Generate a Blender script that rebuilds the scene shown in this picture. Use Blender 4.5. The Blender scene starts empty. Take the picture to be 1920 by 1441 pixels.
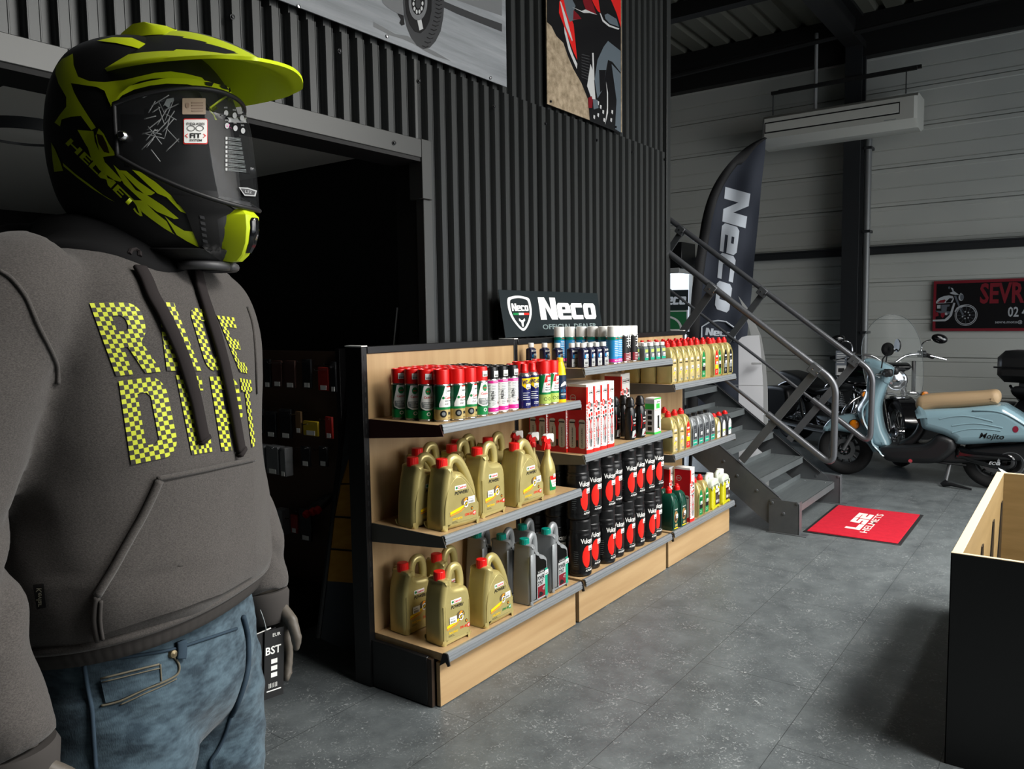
import bpy, bmesh, math, random
from mathutils import Vector, Matrix
from mathutils.geometry import tessellate_polygon
from mathutils.bvhtree import BVHTree
random.seed(7)
SC = bpy.context.scene
COL = SC.collection
PI = math.pi

# ------------------------------------------------------------------ camera
F_PX = 1481.82
CR = Vector((0.58732, -0.80922, -0.01467))
CD = Vector((-0.07532, -0.03660, -0.99649))
CF = Vector((0.80584, 0.58637, -0.08245))
EYE = Vector((0.0, 0.0, 1.43))
cam_d = bpy.data.cameras.new('camera')
cam_d.sensor_fit = 'HORIZONTAL'; cam_d.sensor_width = 36.0
cam_d.lens = F_PX / 1920 * 36.0
cam_d.clip_start = 0.05; cam_d.clip_end = 80
cam = bpy.data.objects.new('camera', cam_d); COL.objects.link(cam)
M3 = Matrix((CR, -CD, -CF)).transposed()
cam.matrix_world = Matrix.Translation(EYE) @ M3.to_4x4()
SC.camera = cam
# ------------------------------------------------------------------ world, daylight, exposure
SC.view_settings.view_transform = 'Standard'
SC.view_settings.look = 'None'
SC.view_settings.gamma = 1.0
SC.view_settings.use_curve_mapping = False
SC.view_settings.exposure = 0.0
w = bpy.data.worlds.new('world'); SC.world = w; w.use_nodes = True
bg = w.node_tree.nodes['Background']
bg.inputs[0].default_value = (0.78, 0.88, 1.0, 1); bg.inputs[1].default_value = 1.3

def area(name, loc, target, sx, sy, power, color):
    L = bpy.data.lights.new(name, 'AREA'); L.shape = 'RECTANGLE'; L.size = sx; L.size_y = sy
    L.energy = power; L.color = color
    o = bpy.data.objects.new(name, L); COL.objects.link(o); o.location = loc
    d = Vector(target) - Vector(loc)
    o.rotation_euler = d.to_track_quat('-Z', 'Y').to_euler()
    return o
# daylight through the shop windows on the right hand side and behind the stairs, plus an added fill for the far wall
k = area('rooflight_daylight', (3.4, -1.8, 4.56), (3.3, -1.0, 0.0), 4.0, 1.8, 520, (1.0, 0.98, 0.945)); k.data.spread = math.radians(116)
k = area('shopfront_daylight', (4.4, -3.1, 2.6), (4.0, 1.2, 0.4), 4.6, 4.0, 175, (1.0, 0.972, 0.925)); k.data.spread = math.radians(120)
k = area('far_wall_fill', (8.2, -3.15, 1.35), (9.4, 2.0, -0.4), 2.2, 1.7, 34, (0.95, 0.985, 1.0)); k.data.spread = math.radians(120)  # added lamp, no window known there; lifts the lower far wall
area('far_window_daylight', (9.9, 4.86, 1.25), (5.5, 2.0, 0.0), 1.1, 1.6, 34, (0.74, 0.85, 1.0))
# ------------------------------------------------------------------ helpers
def lin(c):
    def g(u):
        u = u / 255.0
        return u / 12.92 if u <= 0.04045 else ((u + 0.055) / 1.055) ** 2.4
    return (g(c[0]), g(c[1]), g(c[2]), 1.0)

MATS = {}
def mat(name, rgb, rough=0.5, metal=0.0, spec=0.5, coat=0.0, trans=0.0, alpha=1.0, emit=0.0, noise=None, bump=None, ior=1.45):
    if name in MATS: return MATS[name]
    m = bpy.data.materials.new(name); m.use_nodes = True
    nt = m.node_tree; b = nt.nodes['Principled BSDF']
    b.inputs['Base Color'].default_value = lin(rgb)
    b.inputs['Roughness'].default_value = rough
    b.inputs['Metallic'].default_value = metal
    b.inputs['Specular IOR Level'].default_value = spec
    b.inputs['Coat Weight'].default_value = coat
    b.inputs['Coat Roughness'].default_value = 0.08
    b.inputs['Transmission Weight'].default_value = trans
    b.inputs['Alpha'].default_value = alpha
    b.inputs['IOR'].default_value = ior
    if emit:
        b.inputs['Emission Color'].default_value = lin(rgb); b.inputs['Emission Strength'].default_value = emit
    if noise:                                   # (scale xyz, second colour, detail)
        tc = nt.nodes.new('ShaderNodeTexCoord'); mp = nt.nodes.new('ShaderNodeMapping')
        mp.inputs['Scale'].default_value = noise[0]
        n = nt.nodes.new('ShaderNodeTexNoise'); n.inputs['Scale'].default_value = 1.0; n.inputs['Detail'].default_value = noise[2]
        n.inputs['Roughness'].default_value = 0.65
        r = nt.nodes.new('ShaderNodeValToRGB'); r.color_ramp.elements[0].position = 0.32; r.color_ramp.elements[1].position = 0.68
        r.color_ramp.elements[0].color = lin(rgb); r.color_ramp.elements[1].color = lin(noise[1])
        nt.links.new(tc.outputs['Object'], mp.inputs['Vector']); nt.links.new(mp.outputs[0], n.inputs['Vector'])
        nt.links.new(n.outputs['Fac'], r.inputs[0]); nt.links.new(r.outputs[0], b.inputs['Base Color'])
    if bump:                                    # (scale xyz, strength, distance)
        tc = nt.nodes.new('ShaderNodeTexCoord'); mp = nt.nodes.new('ShaderNodeMapping'); mp.inputs['Scale'].default_value = bump[0]
        n = nt.nodes.new('ShaderNodeTexNoise'); n.inputs['Scale'].default_value = 1.0; n.inputs['Detail'].default_value = 4
        bp = nt.nodes.new('ShaderNodeBump'); bp.inputs['Strength'].default_value = bump[1]; bp.inputs['Distance'].default_value = bump[2]
        nt.links.new(tc.outputs['Object'], mp.inputs['Vector']); nt.links.new(mp.outputs[0], n.inputs['Vector'])
        nt.links.new(n.outputs['Fac'], bp.inputs['Height']); nt.links.new(bp.outputs[0], b.inputs['Normal'])
    MATS[name] = m
    return m

def kids(o): return list(o.children)
def tag(o, label=None, cat=None, group=None, kind=None):
    if label: o['label'] = label
    if cat: o['category'] = cat
    if group: o['group'] = group
    if kind: o['kind'] = kind
    return o
def thing(name, label, cat, loc=(0, 0, 0), rotz=0.0, group=None):
    o = bpy.data.objects.new(name, None); COL.objects.link(o); o.empty_display_size = 0.05
    o.location = loc; o.rotation_euler = (0, 0, rotz)
    return tag(o, label, cat, group)
def copy_tree(o, parent=None):
    c = o.copy(); COL.objects.link(c); c.parent = parent
    for ch in kids(o): copy_tree(ch, c)
    return c

def flat(loops, maxlen=None):
    """2-D loops (outer, holes) -> verts, faces, optionally subdivided"""
    pts = [Vector((p[0], p[1], 0)) for l in loops for p in l]
    tris = tessellate_polygon([[Vector((p[0], p[1], 0)) for p in l] for l in loops])
    vs = [(p.x, p.y) for p in pts]; fs = [tuple(t) for t in tris]
    if maxlen:
        bm = bmesh.new()
        bv = [bm.verts.new((v[0], v[1], 0)) for v in vs]
        for t in fs:
            try: bm.faces.new([bv[i] for i in t])
            except ValueError: pass
        for it in range(7):
            es = [e for e in bm.edges if e.calc_length() > maxlen]
            if not es: break
            bmesh.ops.subdivide_edges(bm, edges=es, cuts=1)
            bmesh.ops.triangulate(bm, faces=bm.faces[:])
        bm.verts.index_update()
        vs = [(v.co.x, v.co.y) for v in bm.verts]; fs = [tuple(v.index for v in f.verts) for f in bm.faces]
        bm.free()
    # make winding counter-clockwise
    out = []
    for f in fs:
        a, b, c = (vs[f[0]], vs[f[1]], vs[f[2]])
        s = (b[0]-a[0])*(c[1]-a[1]) - (b[1]-a[1])*(c[0]-a[0])
        out.append(f if s >= 0 else tuple(reversed(f)))
    return vs, out

TXT = {}
def text_mesh(s, bold=0.0, res=2):
    k = (s, bold, res)
    if k in TXT: return TXT[k]
    c = bpy.data.curves.new('t', 'FONT'); c.body = s; c.size = 1.0; c.offset = bold; c.resolution_u = res; c.fill_mode = 'FRONT'
    o = bpy.data.objects.new('t', c); COL.objects.link(o)
    dg = bpy.context.evaluated_depsgraph_get(); e = o.evaluated_get(dg); me = e.to_mesh()
    vs = [(v.co.x, v.co.y) for v in me.vertices]; fs = [tuple(p.vertices) for p in me.polygons]
    e.to_mesh_clear(); bpy.data.objects.remove(o); bpy.data.curves.remove(c)
    xs = [v[0] for v in vs] or [0, 1]; ys = [v[1] for v in vs] or [0, 1]
    x0, x1, y0, y1 = min(xs), max(xs), min(ys), max(ys)
    vs = [(v[0]-x0, v[1]-y0) for v in vs]
    out = []
    for f in fs:
        a = 0
        for i in range(len(f)):
            p, q = vs[f[i]], vs[f[(i+1) % len(f)]]; a += p[0]*q[1]-p[1]*q[0]
        out.append(f if a >= 0 else tuple(reversed(f)))
    TXT[k] = (vs, out, x1-x0, y1-y0)
    return TXT[k]

def smoothpath(pts, n=8, closed=False):
    P = [Vector(p) for p in pts]; out = []; N = len(P)
    rng = range(N) if closed else range(N-1)
    for i in rng:
        if closed: a, b, c, d = P[(i-1) % N], P[i], P[(i+1) % N], P[(i+2) % N]
        else: a, b, c, d = P[max(i-1, 0)], P[i], P[i+1], P[min(i+2, N-1)]
        for k in range(n):
            t = k / n
            out.append(0.5*((2*b)+(c-a)*t+(2*a-5*b+4*c-d)*t*t+(3*b-3*c+d-a)*t**3))
    if not closed: out.append(P[-1])
    return out
def fillet(pts, r, n=6):
    """rounds inner corners of a 3-D polyline"""
    P = [Vector(p) for p in pts]; out = [P[0]]
    for i in range(1, len(P)-1):
        a = (P[i-1]-P[i]); b = (P[i+1]-P[i]); rr = min(r, a.length*0.48, b.length*0.48)
        p0 = P[i]+a.normalized()*rr; p1 = P[i]+b.normalized()*rr
        for k in range(n+1):
            t = k/n; out.append((1-t)**2*p0+2*t*(1-t)*P[i]+t*t*p1)
    out.append(P[-1]); return out

class MB:
    def __init__(self): self.v = []; self.f = []; self.m = []; self.mats = []; self.uv = None
    def mi(self, m):
        if m not in self.mats: self.mats.append(m)
        return self.mats.index(m)
    def add(self, vs, fs, m, M=None):
        o = len(self.v); i = self.mi(m)
        for p in vs:
            p = Vector(p)
            self.v.append(M @ p if M is not None else p)
        for f in fs: self.f.append(tuple(k+o for k in f)); self.m.append(i)
        return self
    def box(self, x0, x1, y0, y1, z0, z1, m, bev=0.0, M=None):
        if x1 < x0: x0, x1 = x1, x0
        if y1 < y0: y0, y1 = y1, y0
        if z1 < z0: z0, z1 = z1, z0
        b = min(bev, (x1-x0)*.45, (y1-y0)*.45, (z1-z0)*.45)
        if b <= 0:
            vs = [(x, y, z) for z in (z0, z1) for y in (y0, y1) for x in (x0, x1)]
            fs = [(0, 2, 3, 1), (4, 5, 7, 6), (0, 1, 5, 4), (2, 6, 7, 3), (0, 4, 6, 2), (1, 3, 7, 5)]
            return self.add(vs, fs, m, M)
        c = Vector(((x0+x1)/2, (y0+y1)/2, (z0+z1)/2)); h = Vector(((x1-x0)/2, (y1-y0)/2, (z1-z0)/2))
        vs = []; idx = {}
        for sx in (-1, 1):
            for sy in (-1, 1):
                for sz in (-1, 1):
                    s = (sx, sy, sz)
                    for ax in range(3):
                        p = [c[k]+s[k]*(h[k]-(0 if k == ax else b)) for k in range(3)]
                        idx[(s, ax)] = len(vs); vs.append(p)
        fs = []
        for ax in range(3):
            u, w_ = (ax+1) % 3, (ax+2) % 3
            for sg in (-1, 1):
                q = []
                for (a, d) in ((-1, -1), (1, -1), (1, 1), (-1, 1)):
                    s = [0, 0, 0]; s[ax] = sg; s[u] = a; s[w_] = d; q.append(idx[(tuple(s), ax)])
                fs.append(tuple(q if sg > 0 else reversed(q)))
        for ax in range(3):
            u, w_ = (ax+1) % 3, (ax+2) % 3
            for a in (-1, 1):
                for d in (-1, 1):
                    s0 = [0, 0, 0]; s0[ax] = -1; s0[u] = a; s0[w_] = d; s1 = s0[:]; s1[ax] = 1
                    q = [idx[(tuple(s0), u)], idx[(tuple(s1), u)], idx[(tuple(s1), w_)], idx[(tuple(s0), w_)]]
                    fs.append(tuple(q if a*d < 0 else reversed(q)))
        for sx in (-1, 1):
            for sy in (-1, 1):
                for sz in (-1, 1):
                    s = (sx, sy, sz); q = [idx[(s, 0)], idx[(s, 1)], idx[(s, 2)]]
                    fs.append(tuple(q if sx*sy*sz > 0 else reversed(q)))
        return self.add(vs, fs, m, M)
    def rings(self, R, m, closed=True, cap=(True, True), M=None):
        n = len(R[0]); vs = [p for r in R for p in r]; fs = []
        for i in range(len(R)-1):
            for j in range(n if closed else n-1):
                k = (j+1) % n
                fs.append((i*n+j, i*n+k, (i+1)*n+k, (i+1)*n+j))
        if cap[0]: fs.append(tuple(reversed(range(n))))
        if cap[1]: fs.append(tuple((len(R)-1)*n+j for j in range(n)))
        return self.add(vs, fs, m, M)
    def tube(self, pts, r, m, seg=10, cap=True, closed=False, M=None, flatten=1.0):
        P = [Vector(p) for p in pts]; n = len(P); R = []
        rad = r if isinstance(r, (list, tuple)) else [r]*n
        T = []
        for i in range(n):
            a = P[(i-1) % n] if (closed or i > 0) else P[i]; b = P[(i+1) % n] if (closed or i < n-1) else P[i]
            d = b-a
            T.append(d.normalized() if d.length > 1e-9 else Vector((0, 0, 1)))
        up = Vector((0, 0, 1)) if abs(T[0].z) < 0.9 else Vector((1, 0, 0))
        x = T[0].cross(up).normalized()
        for i in range(n):
            x = (x-T[i]*x.dot(T[i])); x = x.normalized() if x.length > 1e-6 else T[i].orthogonal().normalized()
            y = T[i].cross(x)
            R.append([P[i]+(x*math.cos(2*PI*k/seg)+y*math.sin(2*PI*k/seg)*flatten)*rad[i] for k in range(seg)])
        if closed: R.append(R[0])
        return self.rings(R, m, True, (cap and not closed, cap and not closed), M)
    def lathe(self, prof, m, seg=24, M=None, mats=None, cap=(True, True)):
        """prof = [(r, z)...] bottom to top; mats: optional material per segment"""
        R = [[(r*math.cos(2*PI*k/seg), r*math.sin(2*PI*k/seg), z) for k in range(seg)] for r, z in prof]
        if not mats: return self.rings(R, m, True, cap, M)
        for i in range(len(R)-1):
            self.rings([R[i], R[i+1]], mats[i], True, (cap[0] and i == 0, cap[1] and i == len(R)-2), M)
        return self
    def prism(self, loops, t0, t1, m, M=None, side=None):
        vs, fs = flat(loops)
        self.add([(v[0], v[1], t1) for v in vs], fs, m, M)
        self.add([(v[0], v[1], t0) for v in vs], [tuple(reversed(f)) for f in fs], m, M)
        for li, l in enumerate(loops):
            a = sum(l[i][0]*l[(i+1) % len(l)][1]-l[i][1]*l[(i+1) % len(l)][0] for i in range(len(l)))
            n = len(l); vv = [(p[0], p[1], t0) for p in l]+[(p[0], p[1], t1) for p in l]
            q = [(i, (i+1) % n, n+(i+1) % n, n+i) for i in range(n)]
            if (a < 0) != (li > 0): q = [tuple(reversed(f)) for f in q]
            self.add(vv, q, side or m, M)
        return self
    def surf(self, loops, m, fn, maxlen=None):
        vs, fs = flat(loops, maxlen)
        return self.add([fn(v[0], v[1]) for v in vs], fs, m)
    def text(self, s, h, m, fn, cx=0.0, cy=0.0, bold=0.02, align='C', sx=1.0, rot=0.0, slant=0.0, width=None, res=2):
        vs, fs, w_, hh = text_mesh(s, bold, res)
        k = h/hh
        if width: sx = width/(w_*k)
        ox = {'C': -w_*k*sx/2, 'L': 0.0, 'R': -w_*k*sx}[align]
        c, sn = math.cos(rot), math.sin(rot)
        out = []
        for x, y in vs:
            yy = (y-hh/2)*k; xx = x*k*sx+ox+slant*yy
            out.append(fn(cx+xx*c-yy*sn, cy+xx*sn+yy*c))
        return self.add(out, fs, m)
    def build(self, name, parent=None, angle=38, label=None, smooth=True):
        me = bpy.data.meshes.new(name)
        me.from_pydata([tuple(v) for v in self.v], [], self.f)
        for mm in self.mats: me.materials.append(mm)
        me.polygons.foreach_set('material_index', self.m)
        if smooth:
            me.polygons.foreach_set('use_smooth', [True]*len(me.polygons))
            me.set_sharp_from_angle(angle=math.radians(angle))
        me.update()
        o = bpy.data.objects.new(name, me); COL.objects.link(o)
        if parent: o.parent = parent
        if label: o['label'] = label
        return o
def struct(mb, name, **k): return tag(mb.build(name, **k), kind='structure')

def ray(px, py): return (CR*(px-960)+CD*(py-720.5)+CF*F_PX)
def onY(px, py, Y): d = ray(px, py); return EYE+d*(Y/d.y)
def onX(px, py, X): d = ray(px, py); return EYE+d*(X/d.x)
def ground(px, py, z=0.0): d = ray(px, py); return EYE+d*((z-EYE.z)/d.z)
def onplane(px, py, P, n): d = ray(px, py); return EYE+d*((Vector(P)-EYE).dot(n)/d.dot(n))
def axes(o, x, y, z=None):
    x = Vector(x).normalized(); y = Vector(y).normalized(); z = Vector(z).normalized() if z else x.cross(y)
    m = Matrix((x, y, z)).transposed().to_4x4(); m.translation = Vector(o); return m
def rect(x0, x1, y0, y1): return [(x0, y0), (x1, y0), (x1, y1), (x0, y1)]
def ell(cx, cy, rx, ry, n=24, a0=0, a1=2*PI): return [(cx+rx*math.cos(a0+(a1-a0)*k/n), cy+ry*math.sin(a0+(a1-a0)*k/n)) for k in range(n + (0 if abs(a1-a0-2*PI) < 1e-6 else 1))]
def rrect(x0, x1, y0, y1, r, n=4):
    out = []
    for cx, cy, a in ((x1-r, y0+r, -PI/2), (x1-r, y1-r, 0), (x0+r, y1-r, PI/2), (x0+r, y0+r, PI)):
        out += [(cx+r*math.cos(a+PI/2*k/n), cy+r*math.sin(a+PI/2*k/n)) for k in range(n+1)]
    return out
ORD = ['zeroth', 'first', 'second', 'third', 'fourth', 'fifth', 'sixth', 'seventh', 'eighth', 'ninth', 'tenth', 'eleventh', 'twelfth']

# block letters in a unit cell (for heavy logos)
LET = {
 'N': [[(0, 0), (.34, 0), (.34, .58), (.64, 0), (1, 0), (1, 1), (.66, 1), (.66, .42), (.36, 1), (0, 1)]],
 'e': [[(.12, 0), (1, 0), (1, .17), (.38, .17), (.38, .3), (1, .3), (1, .64), (.88, .76), (.12, .76), (0, .64), (0, .12)], [(.38, .46), (.62, .46), (.62, .58), (.38, .58)]],
 'c': [[(.12, 0), (.95, 0), (.95, .2), (.38, .2), (.38, .56), (.95, .56), (.95, .76), (.12, .76), (0, .64), (0, .12)]],
 'o': [[(.12, 0), (.88, 0), (1, .12), (1, .64), (.88, .76), (.12, .76), (0, .64), (0, .12)], [(.38, .2), (.62, .2), (.62, .56), (.38, .56)]],
}
def neco(mb, m, fn, x0, y0, w, h, slant=0.0, maxlen=None):
    """the four heavy letters, w wide and h tall in the 2-D frame of fn"""
    xs = 0.0; tot = 1.0+.82+.78+.82+.09
    for ch, cw in zip('Neco', (1.0, .82, .78, .82)):
        loops = [[(x0+(xs+p[0]*cw)/tot*w+slant*p[1]*h, y0+p[1]*h) for p in l] for l in LET[ch]]
        mb.surf(loops, m, fn, maxlen)
        xs += cw+.03
# ------------------------------------------------------------------ materials
M_black = mat('black_paint', (20, 21, 22), 0.42)
M_corr = mat('anthracite_sheet', (58, 60, 60), 0.31, 0.35, bump=((3, 3, .6), .05, .01))
M_trimd = mat('anthracite_trim', (72, 73, 72), 0.30, 0.3)
M_screw = mat('dark_screw', (34, 35, 36), 0.3, 0.6)
M_panel = mat('white_sandwich_panel', (196, 197, 190), 0.5, noise=((.4, .8, .8), (186, 188, 182), 2))
M_darksteel = mat('dark_grey_steel', (44, 46, 48), 0.45, 0.15)
M_steel = mat('stair_grey_steel', (76, 79, 82), 0.42, 0.25, noise=((9, 9, 9), (84, 87, 89), 3))
M_tread = mat('stair_tread_sheet', (92, 98, 100), 0.42, 0.35, noise=((4, 90, 4), (106, 112, 113), 3))
M_rail = mat('handrail_grey', (98, 100, 104), 0.3, 0.55)
M_deck = mat('roof_deck', (104, 104, 94), 0.6)
M_beam = mat('roof_beam', (24, 24, 24), 0.6)
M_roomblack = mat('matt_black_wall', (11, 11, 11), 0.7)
M_roomceil = mat('grey_ceiling_board', (205, 203, 197), 0.7)
M_white = mat('white_plastic', (232, 232, 228), 0.4)
M_red = mat('red_plastic', (214, 22, 20), 0.34)
M_chrome = mat('chrome', (215, 215, 218), 0.1, 1.0)
M_ink = mat('black_ink', (16, 16, 17), 0.5)
M_paper = mat('white_paper', (236, 236, 232), 0.55)
M_concrete = mat('dark_plinth', (38, 40, 42), 0.7)

def beech():
    m = mat('beech_laminate', (178, 146, 106), 0.42)
    nt = m.node_tree; b = nt.nodes['Principled BSDF']
    tc = nt.nodes.new('ShaderNodeTexCoord'); mp = nt.nodes.new('ShaderNodeMapping'); mp.inputs['Scale'].default_value = (14, 14, 1.1)
    n = nt.nodes.new('ShaderNodeTexNoise'); n.inputs['Scale'].default_value = 1.6; n.inputs['Detail'].default_value = 6
    r = nt.nodes.new('ShaderNodeValToRGB'); r.color_ramp.elements[0].position = .3; r.color_ramp.elements[1].position = .72
    r.color_ramp.elements[0].color = lin((168, 137, 97)); r.color_ramp.elements[1].color = lin((186, 157, 116))
    nt.links.new(tc.outputs['Object'], mp.inputs[0]); nt.links.new(mp.outputs[0], n.inputs['Vector'])
    nt.links.new(n.outputs['Fac'], r.inputs[0]); nt.links.new(r.outputs[0], b.inputs['Base Color'])
    return m
M_beech = beech()
def beech_h():
    m = M_beech.copy(); m.name = 'beech_laminate_horizontal'
    for n in m.node_tree.nodes:
        if n.type == 'MAPPING': n.inputs['Scale'].default_value = (1.1, 14, 14)
    return m
M_beechh = beech_h()

def floor_mat():
    m = mat('grey_vinyl_floor', (86, 90, 91), 0.34)
    nt = m.node_tree; b = nt.nodes['Principled BSDF']; N = nt.nodes; L = nt.links
    tc = N.new('ShaderNodeTexCoord')
    def noise(s, d, lo, hi, c0, c1, rough=.6):
        n = N.new('ShaderNodeTexNoise'); n.inputs['Scale'].default_value = s; n.inputs['Detail'].default_value = d; n.inputs['Roughness'].default_value = rough
        r = N.new('ShaderNodeValToRGB'); r.color_ramp.elements[0].position = lo; r.color_ramp.elements[1].position = hi
        r.color_ramp.elements[0].color = c0; r.color_ramp.elements[1].color = c1
        L.new(tc.outputs['Object'], n.inputs['Vector']); L.new(n.outputs['Fac'], r.inputs[0]); return r, n
    base, n0 = noise(5.5, 10, .32, .70, lin((72, 77, 79)), lin((103, 109, 110)), .72)
    fleck, n1 = noise(46, 6, .555, .69, (0, 0, 0, 1), (1, 1, 1, 1), .62)
    n1.inputs['Distortion'].default_value = 2.2
    patch, n3 = noise(7, 4, .40, .66, (0, 0, 0, 1), (1, 1, 1, 1))
    mm = N.new('ShaderNodeMath'); mm.operation = 'MULTIPLY'; L.new(fleck.outputs[0], mm.inputs[0]); L.new(patch.outputs[0], mm.inputs[1])
    mix = N.new('ShaderNodeMixRGB'); mix.inputs[2].default_value = lin((170, 175, 174))
    L.new(mm.outputs[0], mix.inputs[0]); L.new(base.outputs[0], mix.inputs[1])
    br = N.new('ShaderNodeTexBrick'); br.offset = .5; br.inputs['Scale'].default_value = 1.0
    br.inputs['Brick Width'].default_value = 0.92; br.inputs['Row Height'].default_value = 0.46
    br.inputs['Mortar Size'].default_value = 0.0013; br.inputs['Mortar Smooth'].default_value = 0.0
    br.inputs['Color1'].default_value = (1, 1, 1, 1); br.inputs['Color2'].default_value = (.93, .93, .93, 1); br.inputs['Mortar'].default_value = (.35, .35, .35, 1)
    mp = N.new('ShaderNodeMapping'); mp.inputs['Location'].default_value = (.2, .13, 0)
    L.new(tc.outputs['Object'], mp.inputs[0]); L.new(mp.outputs[0], br.inputs['Vector'])
    mul = N.new('ShaderNodeMixRGB'); mul.blend_type = 'MULTIPLY'; mul.inputs[0].default_value = 1
    L.new(mix.outputs[0], mul.inputs[1]); L.new(br.outputs['Color'], mul.inputs[2]); L.new(mul.outputs[0], b.inputs['Base Color'])
    rr = N.new('ShaderNodeMapRange'); rr.inputs[3].default_value = .30; rr.inputs[4].default_value = .5
    L.new(n0.outputs['Fac'], rr.inputs[0]); L.new(rr.outputs[0], b.inputs['Roughness'])
    bp = N.new('ShaderNodeBump'); bp.inputs['Strength'].default_value = .12; bp.inputs['Distance'].default_value = .004
    L.new(n1.outputs['Fac'], bp.inputs['Height']); L.new(bp.outputs[0], b.inputs['Normal'])
    return m
M_floor = floor_mat()

# ------------------------------------------------------------------ the shell
XW = 10.0           # far white wall
YC = 2.40           # corrugated partition
X0, X1, Y0, Y1, ZR = -3.0, XW, -3.3, 6.8, 4.95
mb = MB(); mb.box(X0-.2, X1+.3, Y0-.3, Y1+.3, -.12, 0, M_floor); struct(mb, 'floor')

# far wall of horizontal sandwich panels (profile along z, swept along y)
mb = MB(); prof = [(-.05, .0)]
z = 0.02
k0 = 1.79-0.43*4
zz = k0
while zz < 4.9:
    for a, d in ((-.005, 0), (-.005, -.022), (.005, -.022), (.005, .010), (.042, .009), (.047, 0), (.203, 0), (.206, -.009), (.216, -.009), (.219, 0), (.378, 0), (.386, .010), (.4245, .010)):
        prof.append((zz+a, d))
    zz += .43
WY0, WY1, WZ0, WZ1 = 4.27, 5.45, .35, 2.10
for ya, yb, za, zb in ((Y0, WY0, -.1, 9), (WY1, Y1, -.1, 9), (WY0, WY1, -.1, WZ0), (WY0, WY1, WZ1, 9)):
    P = [(min(max(z, za), zb), d) for z, d in prof if za-.3 < z < zb+.3]
    mb.rings([[(XW-d, y, z) for z, d in P] for y in (ya, yb)], M_panel, False, (False, False))
    mb.box(XW+.02, XW+.2, ya, yb, max(za, 0), min(zb, ZR), M_panel)
struct(mb, 'wall_back')
mb = MB(); mb.box(XW-.06, XW-.011, Y0, Y1, 0, .24, M_concrete, .004); struct(mb, 'baseboard_back')
mb = MB(); mb.box(XW-.10, XW-.011, Y0, 2.12, 2.11, 2.20, M_darksteel, .004); mb.box(XW-.13, XW-.10, Y0, 2.12, 2.185, 2.20, M_darksteel)
mb.box(XW-.10, XW-.011, 2.34, Y1, 2.11, 2.20, M_darksteel, .004); mb.box(XW-.13, XW-.10, 2.34, Y1, 2.185, 2.20, M_darksteel); struct(mb, 'trim_1')
# steel column: H section with a drain pipe beside it
mb = MB()
for xa, xb in ((XW-.33, XW-.31), (XW-.15, XW-.13)): mb.box(xa, xb, 2.14, 2.32, 0, 4.5, M_darksteel)
mb.box(XW-.31, XW-.15, 2.222, 2.238, 0, 4.5, M_darksteel); mb.box(XW-.13, XW-.011, 2.16, 2.30, 0, 4.5, M_darksteel)
struct(mb, 'trim_2')
mb = MB(); mb.tube([(XW-.12, 2.10, .05), (XW-.12, 2.10, 3.6)], .040, mat('conduit', (120, 122, 122), .4, .3), 10)
for z in (1.2, 2.36, 3.3): mb.box(XW-.165, XW-.011, 2.055, 2.138, z, z+.03, M_darksteel)
struct(mb, 'trim_3')

# other walls, closed all round; the shopfront has glazed openings
mb = MB(); mb.box(X0-.2, X0, Y0, Y1, 0, ZR, M_roomblack); struct(mb, 'wall_front')
mb = MB()
opens = [(2.0, 4.3), (4.5, 6.9), (7.1, 9.3)]  # last opening is invented to go with the far wall fill
xs = X0
for a, b in opens:
    mb.box(xs, a, Y0-.2, Y0, 0, ZR, M_darksteel); mb.box(a, b, Y0-.2, Y0, 4.7, ZR, M_darksteel); mb.box(a, b, Y0-.2, Y0, 0, .45, M_darksteel); xs = b
mb.box(xs, X1, Y0-.2, Y0, 0, ZR, M_darksteel)
struct(mb, 'wall_right')
for i, (a, b) in enumerate(opens):
    mb = MB()
    for u in (a, (a+b)/2-.03, b-.06): mb.box(u, u+.06, Y0-.14, Y0-.06, .45, 4.7, M_darksteel)
    mb.box(a, b, Y0-.14, Y0-.06, .45, .51, M_darksteel); mb.box(a, b, Y0-.14, Y0-.06, 3.24, 4.7, M_darksteel)
    struct(mb, 'window_%d' % (i+1))
mb = MB(); mb.box(X0, X1, Y1, Y1+.2, 0, ZR, M_roomblack); struct(mb, 'wall_left')
mb = MB()
for u in (WY0, 4.83, WY1-.05): mb.box(XW-.02, XW+.1, u, u+.05, WZ0, WZ1, M_white)
mb.box(XW-.02, XW+.1, WY0, WY1, WZ1-.05, WZ1, M_white); mb.box(XW-.02, XW+.1, WY0, WY1, WZ0, WZ0+.05, M_white)
struct(mb, 'window_4')
# roof: trapezoidal deck with ribs along x, purlins along y, a rafter meeting the column
mb = MB(); prof = []
y = Y0
while y < Y1:
    prof += [(y, .0), (y+.17, .0), (y+.20, .06), (y+.25, .06), (y+.28, 0)]; y += .28
mb.rings([[(x, yy, ZR-.2+d+(XW-x)*.022) for yy, d in prof] for x in (X0-.2, X1+.2)], M_deck, False, (False, False))
mb.box(X0-.2, X1+.2, Y0, Y1, ZR+.42, ZR+.5, M_beam)
struct(mb, 'ceiling')
mb = MB()
for x in (9.75, 8.25, 6.5, 4.4, 2.3, .2):
    zc = ZR-.2+(XW-x)*.022
    mb.box(x-.07, x+.07, Y0, Y1, zc-.16, zc, M_beam)
mb.box(XW-.16, XW-.011, Y0, Y1, 4.34, 4.74, M_beam)
struct(mb, 'trim_4')
mb = MB(); mb.box(X0, XW-.02, 2.14, 2.32, 4.42, 4.50, M_beam); mb.box(X0, XW-.02, 2.14, 2.32, 4.72, 4.76, M_beam); mb.box(X0, XW-.02, 2.22, 2.24, 4.5, 4.74, M_beam); struct(mb, 'trim_5')
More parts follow.
